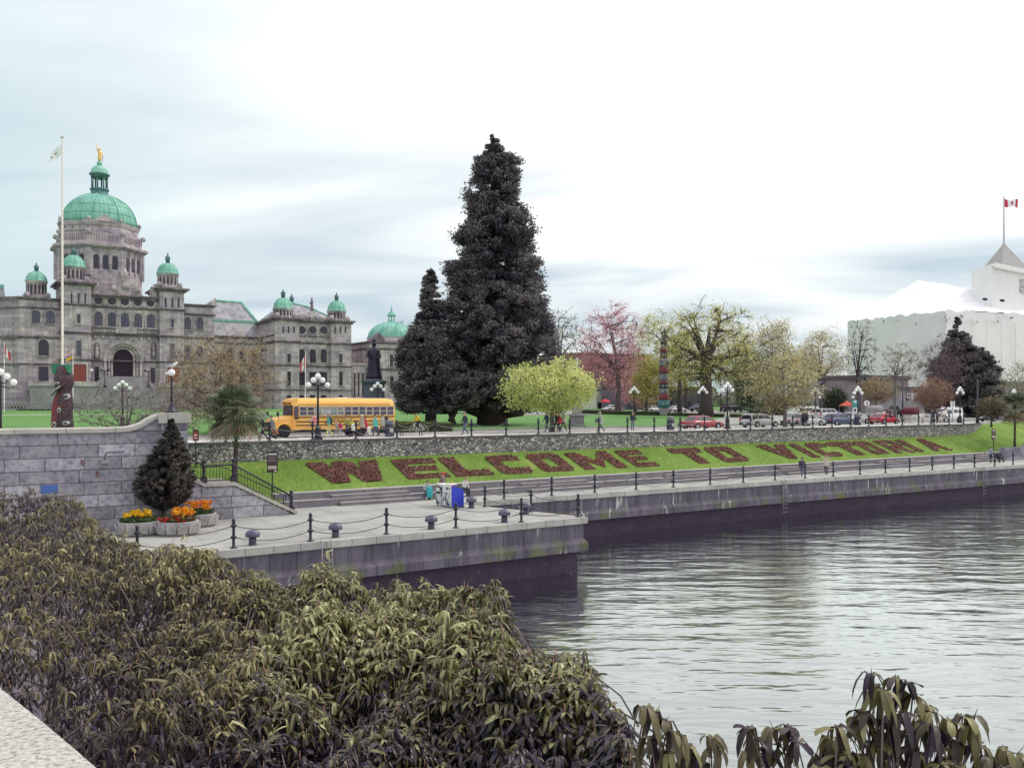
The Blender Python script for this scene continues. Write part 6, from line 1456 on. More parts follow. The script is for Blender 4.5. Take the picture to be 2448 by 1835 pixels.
# ================================================================ trees
def nv(a): return np.asarray(a,dtype=float)
def tree(name,label,px,d,l,r,top,bot,trunk_r,bark,leafmat=None,fork=.35,limbs=9,subs=60,twigs=300,leaf_n=10,leaf_size=.3,spread=.5,seed=1,base=None,shell=.55,flat=.2,depth=.9,cat='tree',group=None,up=0.25,asp=.6,twr=.02,lean=0):
    """tapered trunk, curved limbs, sub branches and twigs that reach into an uneven crown; leaves at the twig tips"""
    r_=np.random.default_rng(seed)
    if base is None: base=GT(px,d)
    base=Vector(base)
    if base.y<71.7 and base.y>57: base.z=UP-.02
    o=thing(name,label,cat,base,0,group)
    right=nv((UX,-UY,0)); fwd=nv((UY,UX,0))
    W=(r-l)/2*d/2100; cxo=((l+r)/2-px)*d/2100
    zt=CAMZ+(962-top)*d/2100-base.z; zb=CAMZ+(962-bot)*d/2100-base.z
    Hc=(zt-zb)/2; cz=(zt+zb)/2
    C=right*cxo+nv((0,0,cz))
    def crown(n,lo,hi):
        P=[]
        while len(P)<n:
            v=r_.normal(size=3); v/=np.linalg.norm(v); rad=lo+(hi-lo)*r_.random()**.6
            nz=1+.36*mnoise.noise(Vector(v*2.3+seed*3.1))+.12*mnoise.noise(Vector(v*5.1+seed))
            q=v*rad*nz
            P.append(C+right*q[0]*W+fwd*q[1]*W*depth+nv((0,0,q[2]*Hc)))
        return nv(P)
    m=MB(); fz=zb+(zt-zb)*fork if fork<1 else fork
    fz=max(fz*.6,min(fz,zt*.6)); 
    tp=[nv((0,0,-.3)),nv((0,0,fz*.3))+right*lean*.2,nv((0,0,fz*.7))+right*lean*.6,nv((0,0,fz))+right*lean]
    mid=C*.5+tp[3]*.5+nv((0,0,Hc*.25)); tp+= [tp[3]*.4+mid*.6, C+nv((0,0,Hc*.45))]
    tr=[trunk_r*1.5,trunk_r*1.08,trunk_r*.95,trunk_r*.85,trunk_r*.55,trunk_r*.18]
    m.tube(tp,tr,9); nodes=[(tp[3],trunk_r*.6),(tp[4],trunk_r*.5),((tp[3]+tp[4])/2,trunk_r*.5),((tp[4]+tp[5])/2,trunk_r*.35),(tp[5],trunk_r*.2)]
    L=crown(limbs,.6,.8)
    for q in L:
        s=tp[3]+(tp[4]-tp[3])*r_.random()*.8-nv((0,0,fz*.12*r_.random())); mid=(s+q)/2+nv((0,0,up*np.linalg.norm(q-s)*(.3-.5*(q[2]<s[2]))))+r_.normal(0,.06,3)*np.linalg.norm(q-s)
        pts=[(1-t)**2*s+2*t*(1-t)*mid+t*t*q for t in np.linspace(0,1,6)]
        rr=[trunk_r*(.48*(1-t)+.09) for t in np.linspace(0,1,6)]; m.tube(pts,rr,6); nodes+=[(p,x) for p,x in zip(pts[1:],rr[1:])]
    N=nv([n[0] for n in nodes]); NR=nv([n[1] for n in nodes]); n2=[];r2=[]
    for q in crown(subs,.45,1.0):
        dd=np.linalg.norm(N-q,axis=1)+.5*np.maximum(0,N[:,2]-q[2]); k=dd.argmin(); s=N[k]; mid=(s+q)/2+nv((0,0,up*.6*dd[k]))+r_.normal(0,.08,3)*dd[k]
        pts=[(1-t)**2*s+2*t*(1-t)*mid+t*t*q for t in (0,.33,.66,1)]; a=min(NR[k]*.7,trunk_r*.2); m.tube(pts,[a,a*.75,a*.5,max(twr,a*.22)],4); n2+=pts[1:]; r2+=[a*.75,a*.5,max(twr,a*.22)]
    N2=nv(n2) if n2 else N; tips=[]
    for q in crown(twigs,shell,1.05):
        dd=np.linalg.norm(N2-q,axis=1); k=dd.argmin(); s=N2[k]; mid=(s+q)/2+nv((0,0,up*.4*dd[k]))+r_.normal(0,.1,3)*dd[k]
        m.tube([s,mid,q],[twr*1.5,twr*1.1,twr*.6],3); tips+=[q,(mid+q)/2]
    m.build('trunk',bark,o)
    if leafmat and leaf_n:
        leaf_n=max(1,int(leaf_n*1.2)); leaf_size*=.85; T=nv(tips); T=np.repeat(T,leaf_n,0)+r_.normal(0,spread,(len(T)*leaf_n,3))*nv((1,1,.75))
        ls=leaf_size*(.7+.6*r_.random(len(T))); v,f=cards(T,ls,flat,asp,r_)
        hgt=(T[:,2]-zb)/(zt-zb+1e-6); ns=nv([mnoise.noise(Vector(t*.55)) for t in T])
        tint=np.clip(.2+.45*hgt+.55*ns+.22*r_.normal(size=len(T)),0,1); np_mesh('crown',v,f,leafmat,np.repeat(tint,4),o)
    return o
F=foliage
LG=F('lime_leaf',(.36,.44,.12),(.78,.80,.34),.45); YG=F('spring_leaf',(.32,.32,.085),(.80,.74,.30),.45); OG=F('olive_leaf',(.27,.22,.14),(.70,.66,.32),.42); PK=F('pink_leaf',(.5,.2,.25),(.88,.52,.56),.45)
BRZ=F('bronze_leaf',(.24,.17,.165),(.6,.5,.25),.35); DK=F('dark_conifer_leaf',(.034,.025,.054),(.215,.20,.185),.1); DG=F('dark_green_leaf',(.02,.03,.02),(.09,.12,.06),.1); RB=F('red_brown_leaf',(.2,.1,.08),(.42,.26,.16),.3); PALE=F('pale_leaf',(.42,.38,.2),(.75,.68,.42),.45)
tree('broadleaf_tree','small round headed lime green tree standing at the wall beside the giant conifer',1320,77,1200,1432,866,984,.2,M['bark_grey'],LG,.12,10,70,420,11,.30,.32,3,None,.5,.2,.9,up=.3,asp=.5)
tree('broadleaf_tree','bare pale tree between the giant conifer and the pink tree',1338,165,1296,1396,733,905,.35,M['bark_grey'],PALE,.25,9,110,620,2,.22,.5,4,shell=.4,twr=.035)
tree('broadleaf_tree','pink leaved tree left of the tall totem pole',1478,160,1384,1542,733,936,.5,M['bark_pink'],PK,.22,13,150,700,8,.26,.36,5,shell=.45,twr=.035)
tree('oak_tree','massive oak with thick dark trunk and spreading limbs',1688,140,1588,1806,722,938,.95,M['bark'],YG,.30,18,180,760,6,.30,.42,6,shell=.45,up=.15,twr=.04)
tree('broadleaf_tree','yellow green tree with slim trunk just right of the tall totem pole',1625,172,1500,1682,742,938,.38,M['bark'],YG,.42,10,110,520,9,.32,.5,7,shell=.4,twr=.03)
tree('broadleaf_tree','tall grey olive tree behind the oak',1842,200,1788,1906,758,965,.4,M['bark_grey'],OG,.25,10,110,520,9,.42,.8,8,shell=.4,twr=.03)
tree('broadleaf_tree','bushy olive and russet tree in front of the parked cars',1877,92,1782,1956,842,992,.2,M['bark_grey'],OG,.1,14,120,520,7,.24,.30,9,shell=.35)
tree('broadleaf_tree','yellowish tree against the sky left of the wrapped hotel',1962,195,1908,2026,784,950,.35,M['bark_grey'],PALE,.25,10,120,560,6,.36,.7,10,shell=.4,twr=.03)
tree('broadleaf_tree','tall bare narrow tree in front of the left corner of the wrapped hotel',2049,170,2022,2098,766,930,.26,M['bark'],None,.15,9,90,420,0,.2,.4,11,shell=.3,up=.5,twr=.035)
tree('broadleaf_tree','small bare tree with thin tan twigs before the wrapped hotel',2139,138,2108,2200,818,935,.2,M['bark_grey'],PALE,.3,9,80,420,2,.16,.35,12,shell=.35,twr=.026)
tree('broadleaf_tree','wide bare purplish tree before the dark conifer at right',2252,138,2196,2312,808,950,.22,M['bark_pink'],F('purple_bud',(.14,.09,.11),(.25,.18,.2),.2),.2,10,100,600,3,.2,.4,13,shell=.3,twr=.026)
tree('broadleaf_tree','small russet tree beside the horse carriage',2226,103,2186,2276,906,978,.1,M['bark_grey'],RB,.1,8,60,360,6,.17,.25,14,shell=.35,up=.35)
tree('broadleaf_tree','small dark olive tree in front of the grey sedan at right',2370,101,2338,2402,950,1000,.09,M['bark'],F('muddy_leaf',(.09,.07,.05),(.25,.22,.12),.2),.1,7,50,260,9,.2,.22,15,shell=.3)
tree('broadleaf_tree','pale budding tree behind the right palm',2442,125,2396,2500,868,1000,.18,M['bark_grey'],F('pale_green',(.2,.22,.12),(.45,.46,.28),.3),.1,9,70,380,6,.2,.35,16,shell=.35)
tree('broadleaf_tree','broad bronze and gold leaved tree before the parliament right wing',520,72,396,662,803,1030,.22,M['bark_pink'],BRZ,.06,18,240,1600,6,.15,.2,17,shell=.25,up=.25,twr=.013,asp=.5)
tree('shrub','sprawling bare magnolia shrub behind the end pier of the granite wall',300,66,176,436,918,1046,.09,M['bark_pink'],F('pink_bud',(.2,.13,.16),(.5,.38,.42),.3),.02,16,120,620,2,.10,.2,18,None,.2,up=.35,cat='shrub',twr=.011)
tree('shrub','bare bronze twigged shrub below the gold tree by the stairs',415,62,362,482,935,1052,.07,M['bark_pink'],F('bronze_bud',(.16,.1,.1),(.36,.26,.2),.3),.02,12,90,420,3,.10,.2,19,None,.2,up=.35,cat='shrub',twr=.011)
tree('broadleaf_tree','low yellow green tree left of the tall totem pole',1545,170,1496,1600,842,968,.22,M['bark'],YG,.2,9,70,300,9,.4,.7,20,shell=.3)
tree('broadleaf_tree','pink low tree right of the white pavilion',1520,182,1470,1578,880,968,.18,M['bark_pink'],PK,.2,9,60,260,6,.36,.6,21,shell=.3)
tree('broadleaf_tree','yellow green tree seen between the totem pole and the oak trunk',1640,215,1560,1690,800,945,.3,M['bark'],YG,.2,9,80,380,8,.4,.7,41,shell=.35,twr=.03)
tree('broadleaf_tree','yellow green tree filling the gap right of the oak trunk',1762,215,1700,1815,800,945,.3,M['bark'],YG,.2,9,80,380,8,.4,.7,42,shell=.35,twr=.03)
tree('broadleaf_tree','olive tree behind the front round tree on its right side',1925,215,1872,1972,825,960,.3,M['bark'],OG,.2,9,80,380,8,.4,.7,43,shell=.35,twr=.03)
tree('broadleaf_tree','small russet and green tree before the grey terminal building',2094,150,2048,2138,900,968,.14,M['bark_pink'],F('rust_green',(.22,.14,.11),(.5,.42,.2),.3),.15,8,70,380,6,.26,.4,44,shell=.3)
tree('broadleaf_tree','faint bare tree far behind the domed pavilion',968,290,930,1000,760,900,.3,M['bark_grey'],None,.2,8,60,200,0,.2,.4,22,shell=.3,twr=.05)
tree('broadleaf_tree','dark leafy tree between the oak and the front tree',1795,178,1750,1850,835,985,.25,M['bark'],F('blue_green_leaf',(.06,.09,.06),(.19,.23,.13),.2),.1,10,80,380,12,.42,.7,23,shell=.3)
tree('shrub','dark evergreen rounded shrub behind the white estate car',1992,168,1968,2024,930,992,.12,M['bark'],DG,.05,8,50,260,14,.3,.45,24,shell=.2,cat='shrub')
tree('shrub','dark evergreen thicket behind the silver wagon below the front tree',1880,160,1800,1950,950,1004,.1,M['bark'],DG,.05,10,60,360,12,.32,.5,25,shell=.1,cat='shrub')
# far off wood behind the park, one mass
r_=np.random.default_rng(90); n=16000; pxs=990+1060*r_.random(n); dds=285+35*r_.random(n)
hh=nv([4.5+3.2*(mnoise.noise(Vector((x*.018,1.7,0)))+.6*mnoise.noise(Vector((x*.07,3.1,0)))) for x in pxs]); P=nv([tuple(GT(x,q_)) for x,q_ in zip(pxs,dds)]); P[:,2]+=np.maximum(1,hh)*r_.random(n)**.7
v,f=cards(P,.95,.1,.7,r_); o=np_mesh('distant_trees',v,f,F('distant_leaf',(.10,.10,.09),(.34,.33,.24),.2),np.repeat(np.clip(.2+.5*r_.random(n)+.3*nv([mnoise.noise(Vector((x*.03,2,1))) for x in pxs]),0,1),4)); tag(o,'hazy far off belt of low trees behind the park','trees',None,'stuff')
# ---------------------------------------------------------------- conifers from a measured outline
def conifer(name,label,px,d,outl,trunk_r,leafmat,n_br,per,size,seed,base=None,droop=.25,bark=None,depth=1.0,clump=.5,lobes=.22,trunk_top=None,gap=.0,skirt=None):
    """outl: (py, left px, right px) of the crown from apex to skirt"""
    r_=np.random.default_rng(seed)
    base=Vector(base if base is not None else GT(px,d)); o=thing(name,label,'conifer',base)
    right=nv((UX,-UY,0)); fwd=nv((UY,UX,0)); s=d/2100
    Z=nv([CAMZ+(962-q[0])*s-base.z for q in outl]); Lx=nv([(q[1]-px)*s for q in outl]); Rx=nv([(q[2]-px)*s for q in outl])
    o_=np.argsort(Z); Z=Z[o_];Lx=Lx[o_];Rx=Rx[o_]
    m=MB(); zt=Z[-1]; cxs=(np.interp([0,zt*.25,zt*.5,zt*.75,zt*.98],Z,Lx)+np.interp([0,zt*.25,zt*.5,zt*.75,zt*.98],Z,Rx))/2*nv([0,.15,.5,.9,1])
    tp=[right*c+nv((0,0,z)) for c,z in zip(cxs,[-.3,zt*.25,zt*.5,zt*.75,zt*.98])]
    m.tube(tp,[trunk_r*1.35,trunk_r*.85,trunk_r*.55,trunk_r*.3,.05],10)
    P=[];Tn=[];DV=[]
    prob=np.maximum(.3,(Rx-Lx)); zz=r_.random(n_br*4)*(zt-Z[0])+Z[0]; keep=r_.random(len(zz))<(np.interp(zz,Z,Rx)-np.interp(zz,Z,Lx)+1.2)/(Rx-Lx).max()
    zz=zz[keep][:n_br]
    for z in zz:
        a=r_.random()*2*PI; l,r=np.interp(z,Z,Lx),np.interp(z,Z,Rx); W=(r-l)/2; c=(r+l)/2
        tf=min(1,(zt-z)/(zt*.22)); lob=1+lobes*tf*mnoise.noise(Vector((math.cos(a)*1.7+seed,math.sin(a)*1.7,z*.42)))*1.6
        Lb=max(.12,W*min(1.12,lob)*(.90+.15*r_.random())-clump*.22*min(1,W/1.5)); dirv=right*math.cos(a)+fwd*math.sin(a)*depth
        root=np.interp(z+Lb*droop,[0,zt],[0,1]); s0=right*(c*.6)+nv((0,0,min(zt,z+Lb*droop*.9))); tip=right*c+dirv*Lb+nv((0,0,z)); mid=(s0+tip)/2-nv((0,0,Lb*.10))
        m.tube([s0,mid,tip],[.05+Lb*.012,.04+Lb*.006,.02],4)
        k=int(per*(.5+Lb/6)); t=r_.random(k)**.42; q=(1-t)[:,None]**2*s0+2*(t*(1-t))[:,None]*mid+(t*t)[:,None]*tip
        cl=clump*min(1,.10+W/3)*(.35+.65*t)[:,None]; q=q+np.clip(r_.normal(0,1,(k,3)),-1.7,1.7)*cl*nv((1,1,.75))
        dd_=(tip-s0)/(np.linalg.norm(tip-s0)+1e-6); DV.append(dd_[None]*.8+r_.normal(0,.55,(k,3))+nv((0,0,.15))); P.append(q); Tn.append(-.12+.55*t+.30*(lob-1)+.22*r_.random()+.55*mnoise.noise(Vector((tip[0]*.5,tip[1]*.5,tip[2]*.5+seed)))+.14*r_.normal(size=k)+.22*np.clip((q[:,2]-tip[2])/(cl[:,0]+.05),-1,1))  # tint paints light on clump tops and tips, shade in the hollows
    if skirt:
        for (sx,sy,ex,ey,kk) in skirt: m.tube([right*((sx-px)*s)+nv((0,0,CAMZ+(962-sy)*s-base.z)),right*((sx+ex-2*px)/2*s)+nv((0,0,CAMZ+(962-(sy+ey)/2+6)*s-base.z))+fwd*kk*.4,right*((ex-px)*s)+nv((0,0,CAMZ+(962-ey)*s-base.z))+fwd*kk],[trunk_r*.6,trunk_r*.45,trunk_r*.3],7)
    m.build('trunk',bark or M['bark'],o)
    P=np.concatenate(P); Tn=np.clip(np.concatenate(Tn),0,1); DV=np.concatenate(DV); ok=P[:,2]>Z[0]-.2
    if gap: ok&=nv([mnoise.noise(Vector((q[0]*.75,q[1]*.75,q[2]*.85+seed))) for q in P])<gap
    P=P[ok];Tn=Tn[ok];DV=DV[ok]; DV/=np.linalg.norm(DV,axis=1,keepdims=True)
    e=r_.normal(size=DV.shape); e-=(e*DV).sum(1,keepdims=True)*DV; e/=np.linalg.norm(e,axis=1,keepdims=True); sz=(size*(.6+.8*r_.random(len(P))))[:,None]
    v=np.stack([P-DV*sz*.6,P+e*sz*.24,P+DV*sz*.6,P-e*sz*.24],1).reshape(-1,3); f=np.arange(len(P)*4).reshape(-1,4); np_mesh('crown',v,f,leafmat,np.repeat(Tn,4),o)
    return o
def oc(lst,ox=900,oy=300,k=2.21): return [(oy+y/k,ox+a/k,ox+b/k) for y,a,b in lst]
big=oc([(36,611,615),(60,602,628),(85,590,644),(112,568,660),(150,558,688),(190,530,748),(240,520,770),(280,492,772),(330,485,765),(380,470,758),(430,475,800),(480,448,818),(530,425,850),(570,420,862),(620,435,842),(660,445,822),(700,415,845),(750,385,848),(790,392,850),(850,412,848),(900,395,870),(950,372,876),(1000,372,880),(1050,370,912),(1120,340,930),(1200,320,942),(1300,300,945),(1380,300,930),(1440,330,900),(1490,400,860),(1510,470,800)])
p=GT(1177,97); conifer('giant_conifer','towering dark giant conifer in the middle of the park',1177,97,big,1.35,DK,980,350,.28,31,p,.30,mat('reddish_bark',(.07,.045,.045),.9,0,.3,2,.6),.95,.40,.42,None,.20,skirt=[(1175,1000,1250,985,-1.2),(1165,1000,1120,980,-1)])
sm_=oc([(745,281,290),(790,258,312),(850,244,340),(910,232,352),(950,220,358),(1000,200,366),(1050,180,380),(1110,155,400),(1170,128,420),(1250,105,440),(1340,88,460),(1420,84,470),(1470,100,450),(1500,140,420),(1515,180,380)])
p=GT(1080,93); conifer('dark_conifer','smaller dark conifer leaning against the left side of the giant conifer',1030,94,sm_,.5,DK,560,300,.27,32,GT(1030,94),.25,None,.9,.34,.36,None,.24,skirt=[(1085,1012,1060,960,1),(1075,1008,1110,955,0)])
rc=[(758,2284,2292),(790,2274,2304),(815,2262,2318),(845,2250,2334),(870,2236,2348),(900,2226,2362),(930,2218,2372),(960,2216,2380),(985,2225,2380)]
conifer('dark_conifer','dark conifer with pointed top in front of the wrapped hotel',2290,150,rc,.35,DK,380,150,.42,33,None,.2,None,.9,.38,.4,None,0)
rc2=[(832,2340,2350),(850,2328,2368),(875,2318,2384),(905,2312,2392),(940,2310,2392),(975,2316,2388),(990,2320,2384)]
conifer('dark_conifer','low rounded dark conifer right of the pointed one',2348,146,rc2,.3,DK,280,130,.42,34,None,.2,None,.9,.40,.35,None,0)
cyp=[(1000,409,413),(1022,402,421),(1045,391,434),(1075,374,444),(1105,350,453),(1140,336,460),(1165,328,460),(1185,342,448),(1200,358,432),(1212,372,412)]
p=D(391,962,44.2); p.z=LOW; conifer('cypress','bushy dark cypress rising beside the end pier behind the planters',391,44.2,cyp,.14,F('cypress_leaf',(.022,.018,.03),(.15,.135,.11),.1),430,200,.15,35,p,-.35,None,.85,.14,.2)
# ---------------------------------------------------------------- palms
def palm(label,base,h,rad,seed,nf=46,dead=.2):
    r_=random.Random(seed); o=thing('palm_tree',label,'palm',base)
    m=MB(); pts=[(0,0,-.3),(.03,.02,h*.3),(.05,.0,h*.65),(.02,.0,h)]; m.tube(pts,[.15,.12,.13,.2],10)
    for k in range(40):
        a=r_.random()*2*PI; z=h*(.55+.45*r_.random()); m.obox((.14*math.cos(a)+.03,.14*math.sin(a),z),(.07,.02,.22),a,0,.5)
    m.build('trunk',mat('fibrous_palm_bark',(.09,.065,.055),.95,0,.4,6,.8),o)
    vs=[];fs=[];tn=[]; st=MB()
    for k in range(nf):
        a=r_.random()*2*PI; e=R(r_.uniform(-55,78)); L=rad*.55*r_.uniform(.8,1.1); d=Vector((math.cos(a)*math.cos(e),math.sin(a)*math.cos(e),math.sin(e)))
        c=Vector((0,0,h))+d*L-Vector((0,0,.10*L)); st.tube([Vector((0,0,h-.05)),Vector((0,0,h))+d*L*.5+Vector((0,0,.04)),c],[.022,.016,.012],3)
        side=d.cross(Vector((0,0,1))).normalized(); nrm=side.cross(d).normalized()
        fr=rad*.5*r_.uniform(.8,1.15); old=e<R(-20)
        for j in range(22):
            b=R(-115+230*j/21); dr=(d*math.cos(b)+side*math.sin(b)); tip=c+dr*fr*(1-.12*abs(b))+Vector((0,0,-.22*fr*(1+.4*r_.random()))); mid=c+dr*fr*.55+nrm*.02
            w=(dr.cross(nrm)).normalized()*.042; n=len(vs); vs+=[c,mid+w,tip,mid-w]; fs.append((n,n+1,n+2,n+3)); t_=.1*r_.random() if old and r_.random()<.6 else r_.uniform(.35,.9); tn+=[t_]*4
    st.build('frond_stalks',mat('palm_stalk',(.14,.16,.07),.7),o)
    np_mesh('fronds',nv([tuple(v) for v in vs]),np.array(fs),pm,nv(tn),o); return o
t=NT('palm_frond'); a=t.n('ShaderNodeAttribute'); a.attribute_name='tint'
c=t.ramp(a.outputs['Fac'],[(0,(.28,.19,.1)),(.12,(.2,.14,.08)),(.3,(.06,.075,.04)),(.7,(.14,.17,.09)),(1,(.25,.3,.18))]); t.col(c); t.rough(.45); pm=t.m
pb=V(562,1160,53.6); palm('shaggy fan palm on the bank beside the stairs left of the bus',(pb.x,53.6,lawn_z(pb.x,53.6)),CAMZ+(962-985)*53.5/2100-lawn_z(pb.x,53.6),2.25,3,60)
pb=V(2426,1076,53.9); hh=lawn_z(pb.x,53.9); dd=math.hypot(pb.x,53.9)
dcam=pb.x*UY+53.9*UX
palm('tall fan palm on the bank at the far right edge',(pb.x,53.9,hh),CAMZ+(962-972)*dcam/2100-hh,2.3,5,50)
# ---------------------------------------------------------------- near shrubs with drooping leaves
def c2w(P): # camera ground frame (X right, Y away) to world
    P=nv(P); return np.column_stack([P[:,0]*UX+P[:,1]*UY,-P[:,0]*UY+P[:,1]*UX,P[:,2]])
def whorls(tips,nl,length,width,r_,tint0,droop=1.0,tilt=.30):
    """drooping lance shaped leaves around every twig tip"""
    n=len(tips)*nl; B=np.repeat(tips,nl,0); a=(np.tile(np.arange(nl),len(tips))/nl*2*PI+r_.random(n)*1.1+np.repeat(r_.random(len(tips))*6,nl))
    l=length*(.65+.6*r_.random(n)); w=width*(.7+.6*r_.random(n)); dr=droop*(.12+1.05*r_.random(n)**.8)
    out=np.column_stack([np.cos(a),np.sin(a),np.zeros(n)]); lat=np.column_stack([-np.sin(a),np.cos(a),np.zeros(n)]); tw=r_.normal(0,.5,n)[:,None]
    lat=lat+out*tw*.6; lat[:,2]+=r_.normal(0,.35,n); lat/=np.linalg.norm(lat,axis=1,keepdims=True)
    st=[(.0,.0,.18),(.26,.05,.85),(.46,-.28,1.0),(.56,-.62,.75),(.58,-.92,.06)]
    tl=np.repeat(r_.normal(0,tilt,(len(tips),2)),nl,0); V_=[]
    for (o_,z_,ww) in st:
        oo=o_*(1.15-.35*dr); zz=z_*dr+ (1-dr)*.10*o_
        u=out*(oo*l)[:,None]; zl=zz*l; u[:,0]+=tl[:,0]*(-zl); u[:,1]+=tl[:,1]*(-zl); zl=zl+tl[:,0]*u[:,0]+tl[:,1]*u[:,1]; c=B+u; c[:,2]+=zl
        e=lat*(ww*w*.5)[:,None]; rib=c.copy(); rib[:,2]-=.10*w*ww; rib-=out*(.12*w*ww)[:,None]
        V_+= [c-e,rib,c+e]
    V_=np.stack(V_,1).reshape(-1,3); f=[]
    for k in range(4): f+=[(3*k,3*k+1,3*k+4,3*k+3),(3*k+1,3*k+2,3*k+5,3*k+4)]
    Fq=(np.arange(n)[:,None,None]*15+np.array(f)[None]).reshape(-1,4)
    tt=np.clip(np.repeat(tint0,nl)+.16*r_.normal(size=n),0,1); return V_,Fq,np.repeat(tt,15)
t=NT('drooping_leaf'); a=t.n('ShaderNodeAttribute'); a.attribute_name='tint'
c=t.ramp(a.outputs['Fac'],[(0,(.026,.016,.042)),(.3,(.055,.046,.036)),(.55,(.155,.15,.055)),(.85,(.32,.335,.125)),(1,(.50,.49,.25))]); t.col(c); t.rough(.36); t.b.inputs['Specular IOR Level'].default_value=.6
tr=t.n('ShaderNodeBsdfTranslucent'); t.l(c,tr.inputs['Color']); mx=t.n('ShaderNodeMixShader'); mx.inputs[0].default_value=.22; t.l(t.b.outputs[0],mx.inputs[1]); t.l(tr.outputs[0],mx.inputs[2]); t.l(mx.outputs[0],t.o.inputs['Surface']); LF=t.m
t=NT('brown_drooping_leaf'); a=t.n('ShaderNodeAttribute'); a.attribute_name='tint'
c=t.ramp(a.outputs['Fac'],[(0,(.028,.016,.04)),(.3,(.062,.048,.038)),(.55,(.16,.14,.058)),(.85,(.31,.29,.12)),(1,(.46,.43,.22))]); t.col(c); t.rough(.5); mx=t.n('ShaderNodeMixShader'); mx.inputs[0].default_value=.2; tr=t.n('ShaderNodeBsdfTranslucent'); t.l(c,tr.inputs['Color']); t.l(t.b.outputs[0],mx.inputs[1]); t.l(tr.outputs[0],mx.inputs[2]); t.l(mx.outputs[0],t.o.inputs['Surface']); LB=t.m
TW=mat('shrub_twig',(.16,.13,.12),.8,0,.3,8); BUD=mat('shrub_bud',(.35,.2,.15),.6)
FARE=[(-160,18.5,7.75),(0,18,7.63),(60,18,7.80),(110,18,7.72),(170,17,7.72),(200,16,7.60),(250,14,7.40),(330,12.3,7.52),(380,11.5,7.6),(430,11,7.72),(500,10.5,7.78),(560,10,7.70),(620,9.6,7.60),(700,9.2,7.55),(770,8.8,7.88),(800,8.7,7.88),(860,8.4,7.75),(930,8.1,7.82),(1000,7.8,7.85),(1060,7.6,7.88),(1120,7.3,8.0),(1190,7.0,8.12),(1212,6.7,7.95),(1250,6.4,7.80),(1290,6.2,7.76),(1340,6.1,7.8),(1385,6.0,7.76),(1420,5.7,7.74),(1440,5.2,7.66),(1480,5.0,7.78),(1505,4.7,7.7),(1540,4.1,7.5)]
fpx=nv([q[0] for q in FARE]); fY=nv([q[1] for q in FARE]); fz_=nv([q[2] for q in FARE])
def canopy(n,r_,px0,px1,dens):
    px=px0+(px1-px0)*r_.random(n); Yf=np.interp(px,fpx,fY); zf=np.interp(px,fpx,fz_)
    Yn=3.3; u=r_.random(n); Y=np.sqrt(Yn**2+(Yf**2-Yn**2)*u) if dens else Yn+(Yf-Yn)*u
    X=(px-1224)/2100*Y
    ns=nv([mnoise.noise(Vector((x*.95,y*.95,0.3)))+.7*mnoise.noise(Vector((x*2.3,y*2.3,4.3))) for x,y in zip(X,Y)])
    k=np.clip((Yf-Y)/2.2,0,1); zt=zf*(1-k)+7.55*k+.40*ns*np.clip(k*1.5+.2,0,1)
    zt-=np.clip((px-1330)/180,0,1)*.0
    return px,X,Y,zt,ns
near=thing('shrub','large olive shrub with drooping leaves in the middle foreground','shrub',(0,0,0)); 
shr=[]
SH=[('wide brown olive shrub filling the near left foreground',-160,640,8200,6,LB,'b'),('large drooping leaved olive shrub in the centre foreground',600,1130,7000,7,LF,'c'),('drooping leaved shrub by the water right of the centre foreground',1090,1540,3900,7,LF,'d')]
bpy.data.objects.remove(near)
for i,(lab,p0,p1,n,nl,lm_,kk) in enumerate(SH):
    r_=np.random.default_rng(50+i); px,X,Y,zt,ns=canopy(n,r_,p0,p1,True)
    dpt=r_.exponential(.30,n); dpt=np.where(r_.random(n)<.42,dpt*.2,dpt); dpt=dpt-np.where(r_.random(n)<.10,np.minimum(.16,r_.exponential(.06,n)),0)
    tips=c2w(np.column_stack([X,Y,zt-dpt])); base=c2w([[((p0+p1)/2-1224)/2100*6.5,6.5,4.2]])[0]; o=thing('shrub',lab,'shrub',tuple(base),0,None)
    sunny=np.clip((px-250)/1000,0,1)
    tint=np.clip(.60+.32*ns-dpt*1.25-.10*(1-sunny)+.15*r_.normal(size=n)-np.clip((6.6-Y)/3.0,0,1)*.50-.14*np.clip((500-px)/500,0,1),0.02,1)  # shade painted into the tint: darker deep in the canopy and close by
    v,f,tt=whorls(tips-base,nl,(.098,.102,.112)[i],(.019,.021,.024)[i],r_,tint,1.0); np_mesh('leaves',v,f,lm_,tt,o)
    m=MB(); rr=random.Random(60+i)
    for k in range(int(n*.20)):
        j=rr.randrange(n); tp=Vector(tips[j]-base); q=tp+Vector((rr.gauss(0,.3),rr.gauss(0,.3),-rr.uniform(.3,.9))); mid=(tp+q)/2+Vector((rr.gauss(0,.06),rr.gauss(0,.06),0)); m.tube([q,mid,tp],[.010,.007,.004],3)
    for k in range(46):
        j=rr.randrange(n); tp=Vector(tips[j]-base); q=Vector((tp.x*.6,tp.y*.6,rr.uniform(.2,1.2))); mid=(tp+q)/2+Vector((rr.gauss(0,.3),rr.gauss(0,.3),rr.uniform(0,.4))); m.tube([q,(q+mid)/2,mid,tp],[.03,.024,.016,.006],4)
    for k in range(int(n*.03)+6):     # bare pale shoots standing out of the leaves
        j=rr.randrange(n); tp=Vector(tips[j]-base)+Vector((0,0,rr.uniform(.0,.12))); q=tp+Vector((rr.gauss(0,.25),rr.gauss(0,.25),-.5)); m.tube([q,(q+tp)/2+Vector((rr.gauss(0,.03),rr.gauss(0,.03),0)),tp],[.008,.006,.003],3)
    sel=r_.random(n)<.45; C=tips[sel]-base
    for q in C[:900]: m.tube([q,q+nv((r_.normal(0,.006),r_.normal(0,.006),.035+.03*r_.random()))],[.005,.002],3,1)
    m.build('branches',[TW,BUD],o)
